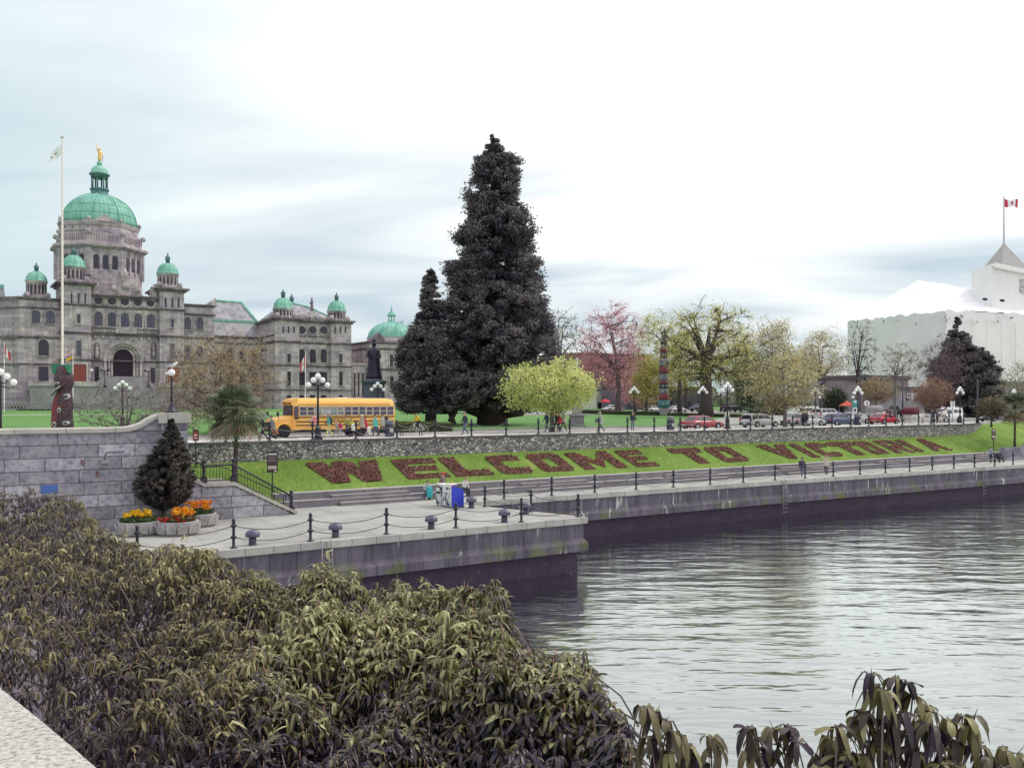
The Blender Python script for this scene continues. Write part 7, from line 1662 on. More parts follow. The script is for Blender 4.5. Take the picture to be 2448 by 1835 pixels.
def sprig(label,lst,d0,seed,base_px):
    r_=np.random.default_rng(seed); T=[]
    for px,py,dd in lst: 
        Y=d0+dd; T.append(((px-1224)/2100*Y,Y,CAMZ+(962-py)/2100*Y))
    T=c2w(T); bb=c2w([[(base_px-1224)/2100*d0,d0+.1,7.0]])[0]; o=thing('shrub',label,'shrub',tuple(bb)); T=T-bb; n=len(T)
    v,f,tt=whorls(T,7,.138,.035,r_,np.clip(.42+.17*r_.normal(size=n),.08,.9),1.3,.12); np_mesh('leaves',v,f,LB,tt,o)
    m=MB(); rr=random.Random(seed)
    for q in T:
        q=Vector(q); e=Vector((q.x*.75+rr.gauss(0,.05),q.y*.75+rr.gauss(0,.05),q.z-rr.uniform(.25,.5))); e2=Vector((q.x*.35,q.y*.35,-2.7)); m.tube([e2,(e+e2)/2+Vector((rr.gauss(0,.04),0,0)),e,q],[.014,.011,.007,.004],4)
        if rr.random()<.25: s=q+Vector((rr.gauss(0,.02),rr.gauss(0,.02),rr.uniform(.02,.05))); m.tube([q,s],[.003,.0015],3)
    m.build('branches',TW,o)
    return o
A=[(1542,1692,0),(1568,1702,.1),(1592,1722,.1),(1612,1748,0),(1642,1782,.1),(1700,1762,.2),(1712,1792,.2),(1660,1812,.1),(1570,1790,.1),(1555,1765,0),(1600,1800,0),(1625,1760,.1),(1680,1825,.2),(1588,1830,.1),(1530,1840,.1),(1635,1845,.1)]
sprig('small shrub of hanging dark leaves at the bottom edge left of the right corner',A,4.0,71,1600)
B=[(1792,1742,0),(1812,1762,.1),(1850,1742,.1),(1888,1738,.1),(1905,1772,0),(1830,1790,.1),(1870,1800,.1),(1795,1800,.1),(2000,1738,.0),(1985,1765,.1),(2015,1760,.1)]
B+=[(2082,1612,.1),(2096,1642,.1),(2112,1652,.0),(2142,1622,.1),(2166,1632,.1),(2182,1662,.1),(2212,1686,.2),(2150,1702,0),(2112,1742,.1),(2062,1702,.1),(2052,1720,.1),(2092,1772,.1),(2172,1752,.1),(2190,1735,.1),(2130,1760,.1),(2225,1700,.1),(2272,1722,.1),(2302,1712,.1),(2322,1737,.1),(2282,1772,.1),(2242,1792,.1),(2342,1782,.1),(2402,1792,.1),(2432,1802,.1),(1990,1792,.1),(2032,1802,.1),(1960,1812,.1),(2330,1712,.1)]
rr=random.Random(4)
B+=[(rr.uniform(1930,2470),rr.uniform(1800,1860),rr.uniform(-.1,.3)) for _ in range(26)]+[(rr.uniform(2060,2230),rr.uniform(1700,1800),rr.uniform(0,.3)) for _ in range(10)]
sprig('shrub of long hanging dark leaves in the bottom right corner',B,4.0,72,2150)
# ================================================================ people: one skinned body each, clothing colours by region
SKIN=mat('skin',(.55,.33,.25),.6,0,.05); SKD=mat('skin_dark_tone',(.28,.15,.1),.6,0,.05)
PEND=[]
def rotz(v,a): return Vector((v[0]*math.cos(a)-v[1]*math.sin(a),v[0]*math.sin(a)+v[1]*math.cos(a),v[2]))
def cl(name,c): return mat('cloth_'+name,c,.85,0,.12,5)
def person(label,p,face,h=1.72,pose='walk',top=(.1,.1,.12),leg=(.06,.06,.1),hair=(.05,.035,.03),shoe=(.04,.035,.035),coat=None,skirt=None,hat=None,long=False,sleeve=True,shorts=False,bulk=1.0,ph=1,stoop=0.0,arms=None,group=None,hood=False,vest=None):
    """face: direction the person looks, in world degrees anticlockwise from +x"""
    P={}; s=stoop
    if pose=='walk':
        hz=.90
        J=dict(pel=(0,0,hz),sp=(0,.02+s*.3,1.12),ch=(0,.03+s*.7,1.33),nk=(0,.05+s,1.49),hd=(0,.075+s*1.15,1.60),ht=(0,.065+s*1.15,1.70),
        hl=(-.095,0,hz-.03),hr=(.095,0,hz-.03),kl=(-.1,.20*ph,.50),kr=(.1,-.02*ph,.50),al=(-.1,.27*ph,.09),ar=(.1,-.36*ph,.15),tl=(-.1,.45*ph,.07) if ph>0 else (-.1,.40*ph+.2,.05),tr=(.1,-.20*ph,.05) if ph>0 else (.1,-.36*ph+.16,.07),
        sl=(-.17,.03+s*.8,1.40),sr=(.17,.03+s*.8,1.40),el=(-.23,-.08*ph+s*.7,1.13),er=(.23,.08*ph+s*.7,1.13),wl=(-.235,-.05*ph+.04+s*.7,.88),wr=(.235,.22*ph+.04+s*.7,.92))
        if ph<0: J['kl'],J['kr']=(-.1,-.02,.5),(.1,.2,.5)
    elif pose=='stand':
        J=dict(pel=(0,0,.92),sp=(0,.01,1.13),ch=(0,.02+s*.5,1.34),nk=(0,.03+s,1.5),hd=(0,.055+s*1.1,1.61),ht=(0,.045+s*1.1,1.71),hl=(-.095,0,.89),hr=(.095,0,.89),kl=(-.11,.03,.5),kr=(.11,.02,.5),al=(-.12,-.02,.09),ar=(.12,-.02,.09),tl=(-.14,.14,.05),tr=(.14,.14,.05),
        sl=(-.18,.02+s*.5,1.41),sr=(.18,.02+s*.5,1.41),el=(-.25,-.03,1.14),er=(.25,-.03,1.14),wl=(-.24,.08,.90),wr=(.24,.08,.90))
    elif pose=='sit':
        J=dict(pel=(0,0,.52),sp=(0,.03,.74),ch=(0,.09+s*.5,.95),nk=(0,.13+s,1.11),hd=(0,.17+s*1.1,1.22),ht=(0,.16+s*1.1,1.32),hl=(-.1,.02,.5),hr=(.1,.02,.5),kl=(-.13,.43,.50),kr=(.13,.43,.52),al=(-.12,.42,.09),ar=(.1,.5,.10),tl=(-.13,.58,.05),tr=(.1,.66,.06),
        sl=(-.18,.1+s*.5,1.02),sr=(.18,.1+s*.5,1.02),el=(-.24,.15,.77),er=(.24,.15,.77),wl=(-.12,.38,.66),wr=(.12,.38,.66))
    else: # cycling on a saddle
        J=dict(pel=(0,-.10,.98),sp=(0,0,1.17),ch=(0,.14,1.34),nk=(0,.22,1.46),hd=(0,.29,1.56),ht=(0,.285,1.66),hl=(-.09,-.06,.95),hr=(.09,-.06,.95),kl=(-.1,.27,.74),kr=(.1,.26,.62),al=(-.1,.0,.45),ar=(.1,.06,.20),tl=(-.1,.16,.42),tr=(.1,.22,.17),
        sl=(-.17,.16,1.38),sr=(.17,.16,1.38),el=(-.22,.30,1.16),er=(.22,.30,1.16),wl=(-.2,.45,1.03),wr=(.2,.45,1.03))
    if arms: J.update(arms)
    k=h/1.72
    b=bulk
    Rr=dict(pel=(.135*b,.115*b),sp=(.13*b,.105*b),ch=(.15*b,.115*b),nk=(.055,.055),hd=(.085,.095),ht=(.06,.065),hl=(.10*b,.10*b),hr=(.10*b,.10*b),kl=(.065,.065),kr=(.065,.065),al=(.042,.042),ar=(.042,.042),tl=(.035,.028),tr=(.035,.028),sl=(.068*b,.068*b),sr=(.068*b,.068*b),el=(.05,.05),er=(.05,.05),wl=(.032,.032),wr=(.032,.032))
    E_=[('pel','sp'),('sp','ch'),('ch','nk'),('nk','hd'),('hd','ht'),('pel','hl'),('pel','hr'),('hl','kl'),('kl','al'),('al','tl'),('hr','kr'),('kr','ar'),('ar','tr'),('ch','sl'),('ch','sr'),('sl','el'),('el','wl'),('sr','er'),('er','wr')]
    keys=list(J); me=bpy.data.meshes.new('person'); me.from_pydata([Vector(J[q])*k for q in keys],[(keys.index(a),keys.index(c)) for a,c in E_],[])
    o=bpy.data.objects.new('person',me); COL.objects.link(o); md=o.modifiers.new('s','SKIN'); md.use_smooth_shade=True
    for i,q in enumerate(keys):
        sv=me.skin_vertices[0].data[i]; sv.radius=(Rr[q][0]*k,Rr[q][1]*k); sv.use_root=(q=='pel')
    o.modifiers.new('u','SUBSURF').levels=1; o.modifiers['u'].render_levels=1
    o.location=p; o.rotation_euler=(0,0,R(face)-PI/2)
    tag(o,label,'person',group)
    PEND.append(dict(o=o,J={q:Vector(J[q])*k for q in keys},k=k,top=top,leg=leg,hair=hair,shoe=shoe,coat=coat,skirt=skirt,hat=hat,long=long,sleeve=sleeve,shorts=shorts,b=b,pose=pose,hood=hood,vest=vest))
    return o
def finish_people():
    dg=bpy.context.evaluated_depsgraph_get(); dg.update()
    for q in PEND:
        o=q['o']; J=q['J']; k=q['k']
        me=bpy.data.meshes.new_from_object(o.evaluated_get(dg)); o.modifiers.clear()
        old=o.data; 
        mats=[SKIN,cl(str(q['top']),q['top']),cl(str(q['leg']),q['leg']),cl(str(q['shoe']),q['shoe']),M['black']]
        me.materials.clear()
        for m_ in mats: me.materials.append(m_)
        segs=[('pel','sp',1),('sp','ch',1),('ch','nk',1),('nk','hd',0),('hd','ht',0),('pel','hl',2),('pel','hr',2),('hl','kl',2),('kl','al',0 if q['shorts'] else 2),('al','tl',3),('hr','kr',2),('kr','ar',0 if q['shorts'] else 2),('ar','tr',3),('ch','sl',1),('ch','sr',1),('sl','el',1),('el','wl',1 if q['sleeve'] else 0),('sr','er',1),('er','wr',1 if q['sleeve'] else 0)]
        A=np.array([J[a] for a,_,_ in segs]); B=np.array([J[c] for _,c,_ in segs]); AB=B-A; L2=(AB**2).sum(1)+1e-9
        for pl in me.polygons:
            c=np.array(pl.center); t_=np.clip(((c-A)*AB).sum(1)/L2,0,1); dd=((A+AB*t_[:,None]-c)**2).sum(1); i=dd.argmin(); mi=segs[i][2]
            if segs[i][1]=='nk' and t_[i]>.8: mi=0
            if segs[i][1] in('wl','wr') and t_[i]>.93: mi=0
            pl.material_index=mi; pl.use_smooth=True
        # face, ears and five separate fingers on each hand
        bm=bmesh.new(); bm.from_mesh(me); ex=MB(); hd=J['hd']
        ex.ball((hd.x,hd.y+.105*k,hd.z-.015*k),.016*k,6,5,0,(.8,1,1.3))
        for s in (-1,1):
            ex.ball((hd.x+s*.033*k,hd.y+.088*k,hd.z+.015*k),.011*k,6,5,4); ex.ball((hd.x+s*.088*k,hd.y,hd.z),.024*k,6,5,0,(.4,.8,1.2))
        ex.box(hd.x-.025*k,hd.x+.025*k,hd.y+.088*k,hd.y+.097*k,hd.z-.052*k,hd.z-.044*k,4)
        for w,e in (('wl','el'),('wr','er')):
            d=(J[w]-J[e]).normalized(); pal=J[w]+d*.045*k; ex.ball(tuple(pal),.036*k,8,6,0,(.6,1,1.15))
            sd=Vector((0,1,0)); sd=(sd-d*sd.dot(d)).normalized()
            for j,(off_,ln_) in enumerate(((-.027,.062),(-.009,.074),(.009,.078),(.027,.068))):
                f0=pal+d*.026*k+sd*off_*k; f1=f0+d*ln_*.55*k; f2=f1+(d+Vector((0,.5,-.1))*.6).normalized()*ln_*.5*k; ex.tube([f0,f1,f2],[.0095*k,.0085*k,.006*k],5)
            t0=pal+sd*.03*k-d*.01*k; ex.tube([t0,t0+(sd*.8+d*.6)*.03*k,t0+(sd*.6+d)*.05*k],[.011*k,.0095*k,.007*k],5)
        off0=len(bm.verts); vv=[bm.verts.new(v) for v in ex.v]; bm.verts.ensure_lookup_table()
        for f,mi in zip(ex.f,ex.m):
            try: nf=bm.faces.new([vv[i] for i in f]); nf.material_index=mi; nf.smooth=True
            except ValueError: pass
        bm.to_mesh(me); bm.free(); o.data=me; bpy.data.meshes.remove(old)
        # hair cap
        m=MB(); r=.105*k; vs=[]; hc=hd+Vector((0,-.012*k,.022*k)); n=14
        rings=[]
        for th in (0.05,.45,.8,1.1,1.4,1.75 if q['long'] else 1.55):
            ring=[]
            for i in range(n):
                a=2*PI*i/n; fr=math.sin(a); tt=th*(1-.32*max(0,fr)) ; x=r*1.0*math.sin(tt)*math.cos(a); y=r*1.1*math.sin(tt)*math.sin(a); z=r*1.08*math.cos(tt); ring.append(hc+Vector((x,y,z)))
            rings.append(ring)
        if q['long']:
            ring=[]
            for i in range(n):
                a=2*PI*i/n; b_=rings[-1][i]; ring.append(b_+Vector((0,-.02*k,-.2*k*max(0,.35-math.sin(a)))))
            rings.append(ring)
        m.loft(rings,0,True); m.build('hair',cl('hair'+str(q['hair']),q['hair']),o)
        if q['hat'] or q['hood']:
            m=MB(); hc=hd+Vector((0,-.005*k,.03*k)); m.lathe([(.115*k,.0),(.118*k,.03*k),(.105*k,.08*k),(.06*k,.115*k),(.01,.12*k)],tuple(hc),12)
            if q['hat']: m.loft([[hc+Vector((-.07*k,.08*k,.02*k)),hc+Vector((.07*k,.08*k,.02*k)),hc+Vector((.07*k,.09*k,.035*k)),hc+Vector((-.07*k,.09*k,.035*k))],[hc+Vector((-.05*k,.19*k,.0)),hc+Vector((.05*k,.19*k,.0)),hc+Vector((.05*k,.19*k,.012*k)),hc+Vector((-.05*k,.19*k,.012*k))]],0,True)
            m.build('hat' if q['hat'] else 'hood',cl('hat'+str(q['hat'] or q['top']),q['hat'] or q['top']),o)
        b=q['b']
        def wrap(name,c,zlo,zhi,flare,extra=.02,front=1):
            m=MB(); rings=[]; pel,ch=J['pel'],J['ch']
            for t_ in np.linspace(0,1,5):
                z=zhi*k+(zlo-zhi)*k*t_; f=np.clip((z-pel.z)/(ch.z-pel.z),0,1); cc=pel.lerp(ch,f); 
                rx=(.185+(.02 if z<pel.z else 0))*b*k+extra+flare*k*t_; ry=(.145)*b*k+extra+flare*k*1.2*t_
                rings.append([(cc.x+rx*math.cos(2*PI*i/14),cc.y+ry*math.sin(2*PI*i/14),z) for i in range(14)])
            m.loft(rings,0,True); m.build(name,cl(str(c),c),o)
        if q['coat'] is not None: wrap('coat',q['top'],q['coat'],1.30 if q['pose']!='sit' else 1.0,.045)
        if q['skirt'] is not None: wrap('skirt',q['leg'],q['skirt'],1.0,.09,.005)
        if q['vest'] is not None: wrap('vest',q['vest'],.95,1.42,.0,.012)
def pg(px,py,ymin=58.0): p=G(px,py); p.z=UP; p.y=max(p.y,ymin); return p
def pl_(px,py): p=G(px,py,LOW); p.z=LOW; return p
LFT,RGT=180,0
grp='people walking on the promenade by the bus'
person('person in long grey coat carrying a brown handbag by the bus front wheel',pg(652,1051),LFT,1.66,'walk',(.22,.22,.21),(.05,.045,.05),(.07,.05,.045),coat=.55,long=False,stoop=.04)
person('person in dark clothes striding beside the palm ahead of the grey coat',pg(630,1053),LFT,1.72,'walk',(.03,.03,.05),(.03,.025,.045),(.05,.04,.035),stoop=.1,bulk=1.05)
person('person in dark trousers and jacket leaning forward half behind the palm',pg(613,1054),LFT,1.70,'walk',(.05,.04,.045),(.035,.03,.05),(.06,.04,.03),stoop=.2,ph=-1)
person('tall person in dark vest and teal shirt with pale yellow trousers striding left',pg(788,1047),LFT,1.84,'walk',(.025,.025,.04),(.55,.52,.22),(.35,.42,.5),(.12,.1,.1),shorts=False,hat=(.35,.42,.5),vest=(.1,.36,.33))
person('child in grey and white top walking in front of the child in pink',pg(805,1046),LFT,1.18,'walk',(.3,.32,.36),(.3,.25,.22),(.08,.06,.05),hat=(.35,.36,.4),ph=-1)
person('child in pink and red jacket following the tall striding person',pg(814,1046),LFT,1.22,'walk',(.55,.03,.16),(.35,.33,.42),(.1,.03,.03),long=True)
person('person in olive green top with dark skirt carrying a white bag',pg(832,1045),LFT,1.60,'walk',(.35,.36,.1),(.03,.025,.06),(.13,.06,.035),skirt=.45,stoop=.1)
person('child in bright neon yellow jacket beside the olive green top',pg(843,1045),LFT,1.38,'walk',(.55,.75,.04),(.025,.02,.035),(.09,.07,.06),stoop=.05,ph=-1)
person('person with pale blond hair in tan coat',pg(866,1044),LFT,1.68,'walk',(.4,.33,.27),(.03,.025,.03),(.62,.55,.4),coat=.7,long=True)
person('person in red jacket with long dark red hair holding a white bag',pg(873,1043.5),LFT,1.54,'walk',(.5,.015,.05),(.08,.06,.14),(.14,.03,.035),coat=.72,long=True,ph=-1)
person('person in turquoise jacket and dark skirt by the bus tail',pg(898,1042.5),LFT,1.64,'walk',(.14,.52,.46),(.035,.04,.09),(.05,.03,.03),coat=.72,skirt=.55)
person('person in cream jacket with dark rucksack behind the turquoise jacket',pg(916,1042),LFT,1.68,'walk',(.52,.5,.4),(.045,.045,.08),(.05,.035,.03),coat=.72,ph=-1)
def bag(name,label,p,w,d,h,c,strap=True,cat='bag'):
    o=thing(name,label,cat,p); m=MB(); m.loft([[(-w/2*e,-d/2,z),(w/2*e,-d/2,z),(w/2*e,d/2,z),(-w/2*e,d/2,z)] for e,z in ((.85,0),(1,.06*h),(1,h*.7),(.75,h))],0,True); m.build('pouch',cl('bag'+str(c),c),o)
    if strap: m=MB(); m.tube([(-w*.3,0,h),(-w*.2,0,h*1.3),(w*.2,0,h*1.3),(w*.3,0,h)],.012,5); m.build('strap',cl('bagstrap',(.06,.04,.03)),o)
    return o
p=pg(655,1051); bag('handbag','brown handbag hanging from the hand of the grey coat person',(p.x,p.y-.30,UP+.36),.42,.16,.3,(.22,.11,.08))
p=pg(840,1045); bag('shopping_bag','white bag carried between the olive top and the neon child',(p.x+.05,p.y-.28,UP+.5),.3,.14,.5,(.72,.7,.66))
p=pg(878,1043.5); bag('shopping_bag','white shopping bag held by the red jacket person',(p.x,p.y-.26,UP+.3),.26,.12,.46,(.75,.75,.73))
p=pg(923,1042); bag('rucksack','dark rucksack on the back of the cream jacket person',(p.x+.02,p.y,UP+1.0),.22,.3,.45,(.04,.04,.05),False)
bicycle('white bicycle ridden by the cyclist in yellow',Vector((pg(1001,1036).x,pg(1001,1036,59.6).y,UP)),PI,M['white'])
bp_=Vector((pg(1001,1036).x,pg(1001,1036,59.6).y,UP)); person('cyclist in yellow jacket riding a white bicycle past the hedge',bp_,LFT,1.72,'cycle',(.62,.42,.02),(.02,.02,.03),(.06,.05,.05),bulk=1.15)
person('person in navy jacket walking left under the giant conifer',pg(1112,1040),LFT,1.8,'walk',(.035,.035,.07),(.08,.1,.19),(.12,.1,.09),bulk=1.05)
person('person in dark jacket left of the lime green tree trunk',pg(1308,1033.5),LFT,1.76,'walk',(.035,.035,.07),(.04,.04,.07),(.05,.04,.04),stoop=.03)
person('person in black half hidden by the lime green tree trunk',pg(1331,1032.5),LFT,1.72,'walk',(.03,.025,.03),(.03,.03,.04),(.05,.03,.03),ph=-1)
person('person in red jacket right of the lime green tree trunk',pg(1337,1032.5),LFT,1.64,'walk',(.45,.03,.05),(.03,.03,.05),(.3,.14,.08),coat=.8,long=True)
person('person in pale jacket with pale hood right of the red jacket',pg(1348,1032),LFT,1.68,'walk',(.55,.52,.48),(.03,.025,.03),(.5,.45,.36),coat=.85,hood=True,ph=-1)
person('person in long light grey coat and cap walking away with a bag',pg(1436,1033),150,1.74,'walk',(.33,.35,.34),(.06,.06,.11),(.4,.38,.34),coat=.62,hat=(.5,.48,.42),bulk=1.12)
p=pg(1428,1033); bag('shoulder_bag','grey shoulder bag beside the long grey coat',(p.x-.1,p.y-.1,UP+.85),.34,.16,.32,(.12,.13,.17))
person('person in dark jacket and jeans standing alone on the promenade',pg(1512,1030),-90,1.72,'stand',(.03,.03,.05),(.13,.14,.2),(.2,.15,.12),vest=None)
person('person in white top and dark trousers beside the silver wagon',pg(1738,1022.5),-110,1.76,'stand',(.55,.54,.5),(.03,.03,.07),(.08,.06,.05),bulk=1.05)
person('person in dark coat on the left of the pair behind the posts',pg(1920,1017),100,1.62,'stand',(.03,.025,.04),(.03,.03,.05),(.2,.17,.12),coat=.6,bulk=1.15)
person('white haired person in dark coat on the right of the pair',pg(1927,1017),80,1.72,'stand',(.028,.025,.04),(.1,.11,.19),(.62,.6,.57),coat=.6,bulk=1.15)
person('person in grey jacket bending by the dark sedan',pg(1950,1015.5),60,1.66,'stand',(.3,.28,.28),(.22,.24,.32),(.25,.12,.09),stoop=.08)
person('person in purple hooded jacket walking before the dark blue sedan',pg(2005,1014.5),100,1.6,'walk',(.13,.05,.5),(.03,.02,.04),(.1,.05,.25),coat=.78,hood=True)
person('child in white jacket by the horse carriage',pg(2206,1011),90,1.4,'stand',(.6,.59,.5),(.05,.04,.07),(.55,.52,.42),coat=.62,bulk=1.2)
person('person in black beside the small russet tree, left of the pair',pg(2231,1012),60,1.8,'stand',(.03,.025,.05),(.035,.03,.06),(.05,.04,.05),bulk=1.1)
person('person in navy beside the small russet tree, right of the pair',pg(2240,1012),110,1.74,'stand',(.05,.05,.1),(.035,.03,.06),(.1,.05,.05),bulk=1.05)
person('person in dark hooded jacket walking right on the lower walk',pl_(1917,1140),RGT+20,1.66,'walk',(.035,.03,.055),(.12,.12,.18),(.05,.04,.05),hood=True,stoop=.04)
p=pl_(1917,1140); bag('rucksack','dark rucksack on the back of the walker on the lower walk',(p.x-.22,p.y-.05,LOW+.98),.2,.28,.42,(.05,.045,.08),False)
person('person in cream jacket with hands raised to the head on the lower walk',pl_(1975,1134.5),-150,1.7,'walk',(.5,.46,.36),(.03,.025,.035),(.4,.34,.26),arms=dict(el=(-.36,.05,1.5),wl=(-.17,.08,1.68),er=(.36,.05,1.5),wr=(.17,.08,1.68)),coat=.78)
person('child in white by the steps at the far right of the lower walk',pl_(2342,1094.5),-120,1.12,'stand',(.6,.6,.58),(.4,.25,.28),(.5,.42,.3))
person('person in blue grey jumper pushing a dark stroller on the lower walk',pl_(2368,1106.5),RGT,1.7,'walk',(.2,.24,.32),(.035,.03,.06),(.06,.05,.05),stoop=.1,arms=dict(el=(-.4,-.1,1.2),wl=(-.55,-.3,1.05),er=(.25,.25,1.15),wr=(.2,.48,1.02)))
person('person in pale jacket half cut by the right edge of the lower walk',pl_(2446,1092),RGT,1.6,'walk',(.4,.38,.36),(.3,.28,.28),(.1,.07,.06))
# stroller
p=pl_(2389,1105); o=thing('stroller','dark stroller pushed along the lower walk','stroller',p)
m=MB(); m.loft([[(-.28,-.22,.42),(-.28,.22,.42),(-.34,.22,.98),(-.34,-.22,.98)],[(.1,-.22,.34),(.1,.22,.34),(.02,.22,1.02),(.02,-.22,1.02)],[(.38,-.18,.3),(.38,.18,.3),(.36,.18,.55),(.36,-.18,.55)]],0,True); m.build('seat',cl('stroller',(.03,.025,.05)),o)
m=MB(); m.tube([(-.62,-.2,1.0),(-.3,-.22,.7),(.35,-.2,.15)],.018,5); m.tube([(-.62,.2,1.0),(-.3,.22,.7),(.35,.2,.15)],.018,5); m.tube([(-.62,-.2,1.0),(-.62,.2,1.0)],.02,5); m.tube([(.0,-.2,.4),(-.35,-.22,.15)],.018,5); m.tube([(.0,.2,.4),(-.35,.22,.15)],.018,5); m.build('frame',M['steel'],o)
for x in (-.35,.4):
    for y in (-.23,.23): m=MB(); m.lathe([(.14,-.02),(.15,0),(.14,.02)],(x,y,.15),14,0,True,0,'y'); m.build('wheel',M['tyre'],o)
# group at the kiosk
sitz=LOW+.424
p=V(1108,1170,52.0); person('person in white shirt sitting on the terrace step by the blue box',(p.x,51.95,LOW-.02+.0),-80,1.74,'sit',(.62,.62,.6),(.03,.025,.05),(.3,.2,.15),stoop=.08,bulk=1.1)
p=V(1046,1170,51.9); person('person in brown striped jacket and red cap at the newspaper box',(p.x,51.2,LOW),-75,1.74,'stand',(.2,.14,.13),(.04,.03,.05),(.1,.05,.04),hat=(.5,.04,.05),vest=None,bulk=1.12)
m=MB(); 
p2=V(1028,1150,51.5); person('person in pale blue jacket sitting left of the striped jacket',(p2.x,51.95,LOW-.02),-110,1.62,'sit',(.5,.56,.6),(.05,.05,.09),(.04,.035,.05),stoop=.05)
o=thing('shopping_trolley','turquoise wheeled shopping bag by the terrace step','shopping bag',(p2.x-.15,51.3,LOW))
m=MB(); m.loft([[(-.17*e,-.13,z),(.17*e,-.13,z),(.17*e,.13,z),(-.17*e,.13,z)] for e,z in ((.9,.14),(1,.2),(1.05,.75),(.9,.86))],0,True); m.build('pouch',cl('turq',(.05,.4,.42)),o)
m=MB(); m.tube([(-.12,.15,.1),(-.12,.17,1.05),(.12,.17,1.05),(.12,.15,.1)],.014,5); m.build('handle',M['steel'],o)
for s in (-.17,.17): m=MB(); m.lathe([(.1,-.02),(.1,.02)],(s,.1,.1),14,0,False,0,'x'); m.build('wheel',M['white'],o)
p=V(1075,1150,51.9); bag('rucksack','red and white rucksack lying on the terrace step behind the blue box',(p.x,51.95,LOW+.424),.55,.3,.42,(.55,.04,.05),False)
# carriages and horses
def horse(label,p,face,coat,mane,sock=(.55,.52,.48)):
    J=dict(b0=(-.62,0,1.28),b1=(-.1,0,1.22),b2=(.45,0,1.25),n1=(.85,0,1.62),n2=(1.02,0,1.88),h1=(1.18,0,1.86),h2=(1.48,0,1.58),
    fl1=(.5,-.17,.95),fl2=(.52,-.17,.52),fl3=(.5,-.17,.1),fr1=(.5,.17,.95),fr2=(.6,.17,.54),fr3=(.52,.17,.1),
    bl0=(-.58,-.18,1.05),bl1=(-.48,-.18,.82),bl2=(-.78,-.18,.52),bl3=(-.70,-.18,.08),br0=(-.58,.18,1.05),br1=(-.44,.18,.82),br2=(-.74,.18,.52),br3=(-.64,.18,.08),t1=(-.92,0,1.22),t2=(-1.02,0,.7))
    Rr=dict(b0=.30,b1=.31,b2=.30,n1=.17,n2=.13,h1=.14,h2=.085,fl1=.11,fl2=.062,fl3=.07,fr1=.11,fr2=.062,fr3=.07,bl0=.19,bl1=.13,bl2=.07,bl3=.07,br0=.19,br1=.13,br2=.07,br3=.07,t1=.06,t2=.07)
    E_=[('b0','b1'),('b1','b2'),('b2','n1'),('n1','n2'),('n2','h1'),('h1','h2'),('b2','fl1'),('fl1','fl2'),('fl2','fl3'),('b2','fr1'),('fr1','fr2'),('fr2','fr3'),('b0','bl0'),('bl0','bl1'),('bl1','bl2'),('bl2','bl3'),('b0','br0'),('br0','br1'),('br1','br2'),('br2','br3'),('b0','t1'),('t1','t2')]
    keys=list(J); me=bpy.data.meshes.new('horse'); me.from_pydata([J[q] for q in keys],[(keys.index(a),keys.index(b)) for a,b in E_],[]); o=bpy.data.objects.new('horse',me); COL.objects.link(o)
    o.modifiers.new('s','SKIN').use_smooth_shade=True
    for i,q in enumerate(keys): sv=me.skin_vertices[0].data[i]; sv.radius=(Rr[q],Rr[q]); sv.use_root=(q=='b1')
    o.modifiers.new('u','SUBSURF').levels=1; o.modifiers['u'].render_levels=1; t=NT('horse_coat_'+label[:6]); n=t.noise(t.obj(),1.6,3); t.col(t.ramp(n,[(.42,coat),(.5,coat if coat==mane else sock)]) if sock!=coat else coat); sp=t.n('ShaderNodeSeparateXYZ'); t.l(t.obj(),sp.inputs[0]); t.rough(.7); me.materials.append(t.m)
    m=MB(); m.loft([[(x-.05,-.03,z-.1),(x-.05,.03,z-.1),(x-.1,.03,z+.1),(x-.1,-.03,z+.1)] for x,z in ((.45,1.55),(.75,1.78),(.95,2.0),(1.12,2.02))],0,True); m.build('mane',cl('mane'+str(mane),mane),o)
    m=MB(); 
    for s in (-.07,.07): m.lathe([(.045,0),(.03,.1),(.005,.16)],(1.1,s,1.98),6)
    m.build('ears',cl('mane'+str(coat),coat),o)
    m=MB(); m.tube([(-.92,0,1.25),(-1.05,0,.9),(-1.06,0,.5)],[.05,.09,.03],6); m.build('tail',cl('mane'+str(mane),mane),o)
    o.location=p; o.rotation_euler=(0,0,face); tag(o,label,'horse'); return o
def carriage(label,p,face,hoodc,bodyc):
    o=thing('carriage',label,'carriage',p,face)
    m=MB(); m.loft([[(x,-.62,z0),(x,.62,z0),(x,.68,z1),(x,-.68,z1)] for x,z0,z1 in ((-1.2,.7,1.25),(-.9,.55,1.2),(.1,.55,.95),(.5,.6,1.2),(.95,.7,1.3))],0,True); m.build('body',cl('carriage'+str(bodyc),bodyc),o)
    m=MB(); m.loft([[(x,-.7,1.2),(x,-.72,z*.85+.2),(x,-.45,z),(x,.45,z),(x,.72,z*.85+.2),(x,.7,1.2)] for x,z in ((-1.3,1.75),(-.8,2.1),(.2,2.15),(.35,2.0))],0,True); m.build('hood',cl('hood'+str(hoodc),hoodc),o)
    for x,r in ((-.75,.55),(.85,.42)):
        for s in (-.72,.72):
            m=MB(); m.tube([(x+r*math.cos(2*PI*k/20),s,r+r*math.sin(2*PI*k/20)) for k in range(21)],.035,5,0,True,False)
            for k in range(10): m.tube([(x,s,r),(x+r*math.cos(2*PI*k/10),s,r+r*math.sin(2*PI*k/10))],.016,3)
            m.build('wheel',M['white'],o)
    m=MB(); m.tube([(.9,-.4,.8),(3.2,-.42,.95)],.03,5); m.tube([(.9,.4,.8),(3.2,.42,.95)],.03,5); m.build('shafts',M['black'],o)
q=row(2212,61.9,RDZ); q.y=63.6; carriage('white horse carriage with dark red hood near the russet tree',q,0,(.12,.02,.04),(.6,.58,.54))
